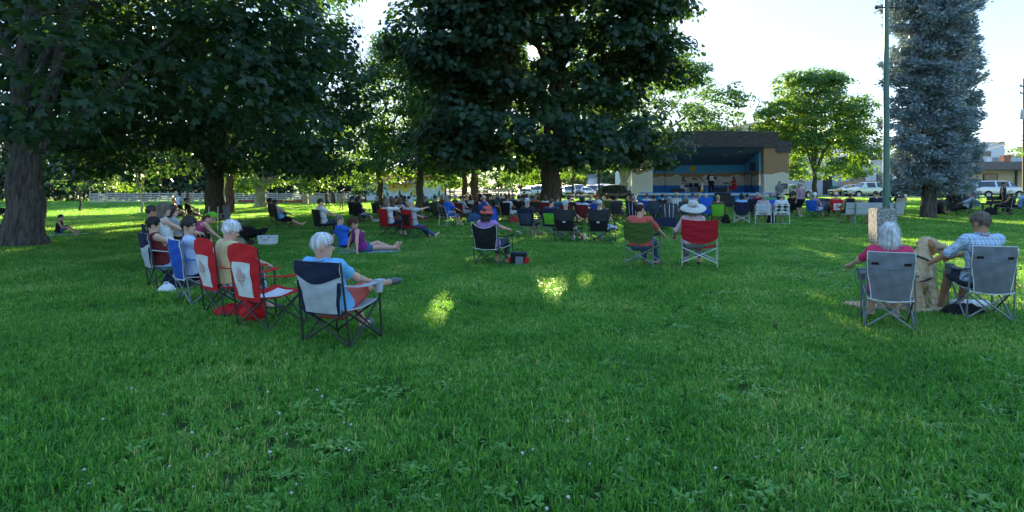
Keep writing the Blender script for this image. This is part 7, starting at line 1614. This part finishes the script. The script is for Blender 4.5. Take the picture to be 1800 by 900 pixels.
person('standing singer in black suit with white shirt front', SP(1250, 2.6), 188, pelvis=(0, 0, .93), lean=0, H=1.78, al=(-.12, 0, .085), ar=(.12, .05, .085), kl=(0, 1, 0), kr=(0, 1, 0), hair=('short', 'dark'), shirt=BLK, sleeve=1.9, pants=BLK, leg=1.95, wr=(.12, .28, 1.18), wl=(-.12, .28, 1.25), er=(.8, -.2, -.6), el=(-.8, -.2, -.6), shoes=SH_D, skin='tan', h=.032, group='band')
o = tag(link('accordion', MB().box((0, 0, 0), (.30, .20, .34)).mesh('accordion', False), FB['white']), 'white fronted squeezebox held at the singer chest', 'instrument'); q = SP(1250, 2.6); o.location = q + Vector((-.05, -.27, 1.22)); o.rotation_euler = (0, 0, SHR)
for z in range(5):
    b = link('fold', MB().box((0, 0, -.13 + z * .065), (.31, .21, .022)).mesh('fold', False), GEAR, o)
person('keyboard player in red dress', SP(1291, 3.0), 250, pelvis=(0, 0, .56), lean=4, sex='f', hair=('long', 'dark'), shirt=FB['red'], sleeve=.3, dress=FB['red'], wr=(.2, .45, .84), wl=(-.2, .45, .84), skin='tan', h=.032, shoes=SH_D, group='band')
def keyboard():
    root = thing('keyboard', 'black stage keyboard on crossed stand', 'keyboard', SP(1278, 3.0), R(70) + SHR)
    part('body', MB().box((0, 0, .86), (1.15, .32, .10)), GEAR, root); part('keys', MB().box((0, .07, .915), (1.05, .14, .02)), FB['white'], root)
    part('stand', MB().tube([(-.35, -.2, 0), (.35, -.1, .8)], .018, 6).tube([(.35, .2, 0), (-.35, .1, .8)], .018, 6), GEAR, root)
    part('stool', MB().box((0, .75, .46), (.45, .32, .08)).tube([(-.15, .75, 0), (.15, .75, .44)], .015, 6).tube([(.15, .75, 0), (-.15, .75, .44)], .015, 6), GEAR, root)
keyboard()
def drums():
    root = thing('drum_kit', 'dark drum kit with tilted cymbals', 'drums', SP(1219, 3.0), SHR); sh = M('drum_shell', (.03, .03, .035), rough=.3, coat=.5)
    d = part('bass_drum', MB().lathe([(.0, -.22), (.30, -.22), (.30, .22), (.0, .22)], (0, -.1, .30), 22, (R(90), 0, 0)), sh, root); part('drum_head', MB().lathe([(0, 0), (.27, 0), (.27, .008)], (0, -.33, .30), 22, (R(90), 0, 0)), M('drum_head', (.08, .08, .08)), d)
    for x, y, z, r_ in ((-.2, .0, .74, .15), (.2, .0, .74, .16), (.55, .3, .45, .21), (-.55, .3, .60, .18)): part('tom', MB().lathe([(0, -.12), (r_, -.12), (r_, .10), (0, .10)], (x, y, z), 18, (R(18), 0, 0)), sh, root)
    for x, y, z, t in ((-.65, .1, 1.05, .4), (.6, .05, 1.15, .9), (.15, .45, 1.2, .2)):
        c = part('cymbal', MB().lathe([(0, .03), (.06, .02), (.23, 0)], (x, y, z), 20, (R(20), t, 0)), BRASS, root); part('cymbal_stand', MB().tube([(x, y, 0), (x, y, z)], .012, 6), CHR, c)
    part('throne', MB().lathe([(0, .46), (.17, .46), (.17, .52), (0, .53)], (-.75, .5, 0), 14).tube([(-.75, .5, 0), (-.75, .5, .46)], .02, 6), GEAR, root)
drums()
def sax():
    root = thing('saxophone', 'brass saxophone on a floor stand', 'saxophone', SP(1233, 2.7), SHR + R(30))
    part('body', MB().tube([(.18, 0, 1.05), (.10, 0, 1.10), (.05, 0, 1.0), (-.06, 0, .30), (-.02, 0, .18), (.07, 0, .20), (.14, 0, .45), (.20, 0, .58)], [.012, .015, .02, .05, .06, .06, .075, .12], 12), BRASS, root)
    part('keywork', MB().tube([(.09, -.03, .92), (.0, -.05, .36)], .018, 6), CHR, root); part('stand', MB().tube([(-.02, 0, .2), (.25, .15, 0)], .012, 6).tube([(-.02, 0, .2), (-.25, .15, 0)], .012, 6).tube([(-.02, 0, .2), (0, -.25, 0)], .012, 6), GEAR, root)
sax()
def mic(px, ly, label, h=1.55):
    root = thing('microphone_stand', label, 'microphone', SP(px, ly), SHR); part('stand', MB().tube([(0, 0, .02), (0, 0, h)], .012, 6), FB['white'], root); part('base', MB().lathe([(.14, 0), (.14, .02), (.02, .04)], (0, 0, 0), 14), GEAR, root); part('microphone', MB().ball((0, -.04, h + .04), (.03, .05, .04), 8, 6), GEAR, root)
mic(1242, 2.2, 'pale microphone stand beside the singer', 1.62); mic(1280, 2.3, 'microphone stand by the keyboard', 1.35)
def box_amp(px, ly, size, label, name='amplifier', z=None):
    p = SP(px, ly); root = thing(name, label, 'amplifier', p if z is None else Vector((p.x, p.y, z)), SHR); x, y, h = size
    part('cabinet', MB().box((0, 0, h / 2), (x, y, h)), GEAR, root); part('grille', MB().box((0, -y / 2 - .008, h * .5), (x * .86, .02, h * .78)), M('grille', (.035, .035, .038)), root)
box_amp(1258, 1.9, (.5, .35, .30), 'low black monitor wedge beside the singer'); box_amp(1269, 2.5, (.6, .4, .55), 'black amplifier under the keyboard'); box_amp(1189, 2.6, (.75, .5, .45), 'rounded black bass case beside the drum kit')
p = SP(1270, -1.2); box_amp(1270, -1.2, (.95, .6, 1.0), 'large black speaker cabinet on the grass before the stage', 'bass_speaker', GZ(p.x, p.y)); p = SP(1285, -1.3); box_amp(1285, -1.3, (.35, .35, .75), 'narrow black speaker cabinet before the stage', 'bass_speaker', GZ(p.x, p.y))


# ------------------------------------------------------------------ evening air
def haze():
    m = bpy.data.materials.new('evening_air'); m.use_nodes = True; n = m.node_tree.nodes; n.remove(n['Principled BSDF'])
    v = n.new('ShaderNodeVolumePrincipled'); v.inputs['Density'].default_value = .00004; v.inputs['Color'].default_value = (.80, .88, 1, 1); v.inputs['Anisotropy'].default_value = .2
    m.node_tree.links.new(v.outputs[0], n['Material Output'].inputs['Volume'])
    o = link('haze', MB().box((50, 1100, 90), (2600, 2900, 190)).mesh('haze', False), m); tag(o, 'thin pale evening haze over the park and hills', 'haze', kind='stuff')
haze()
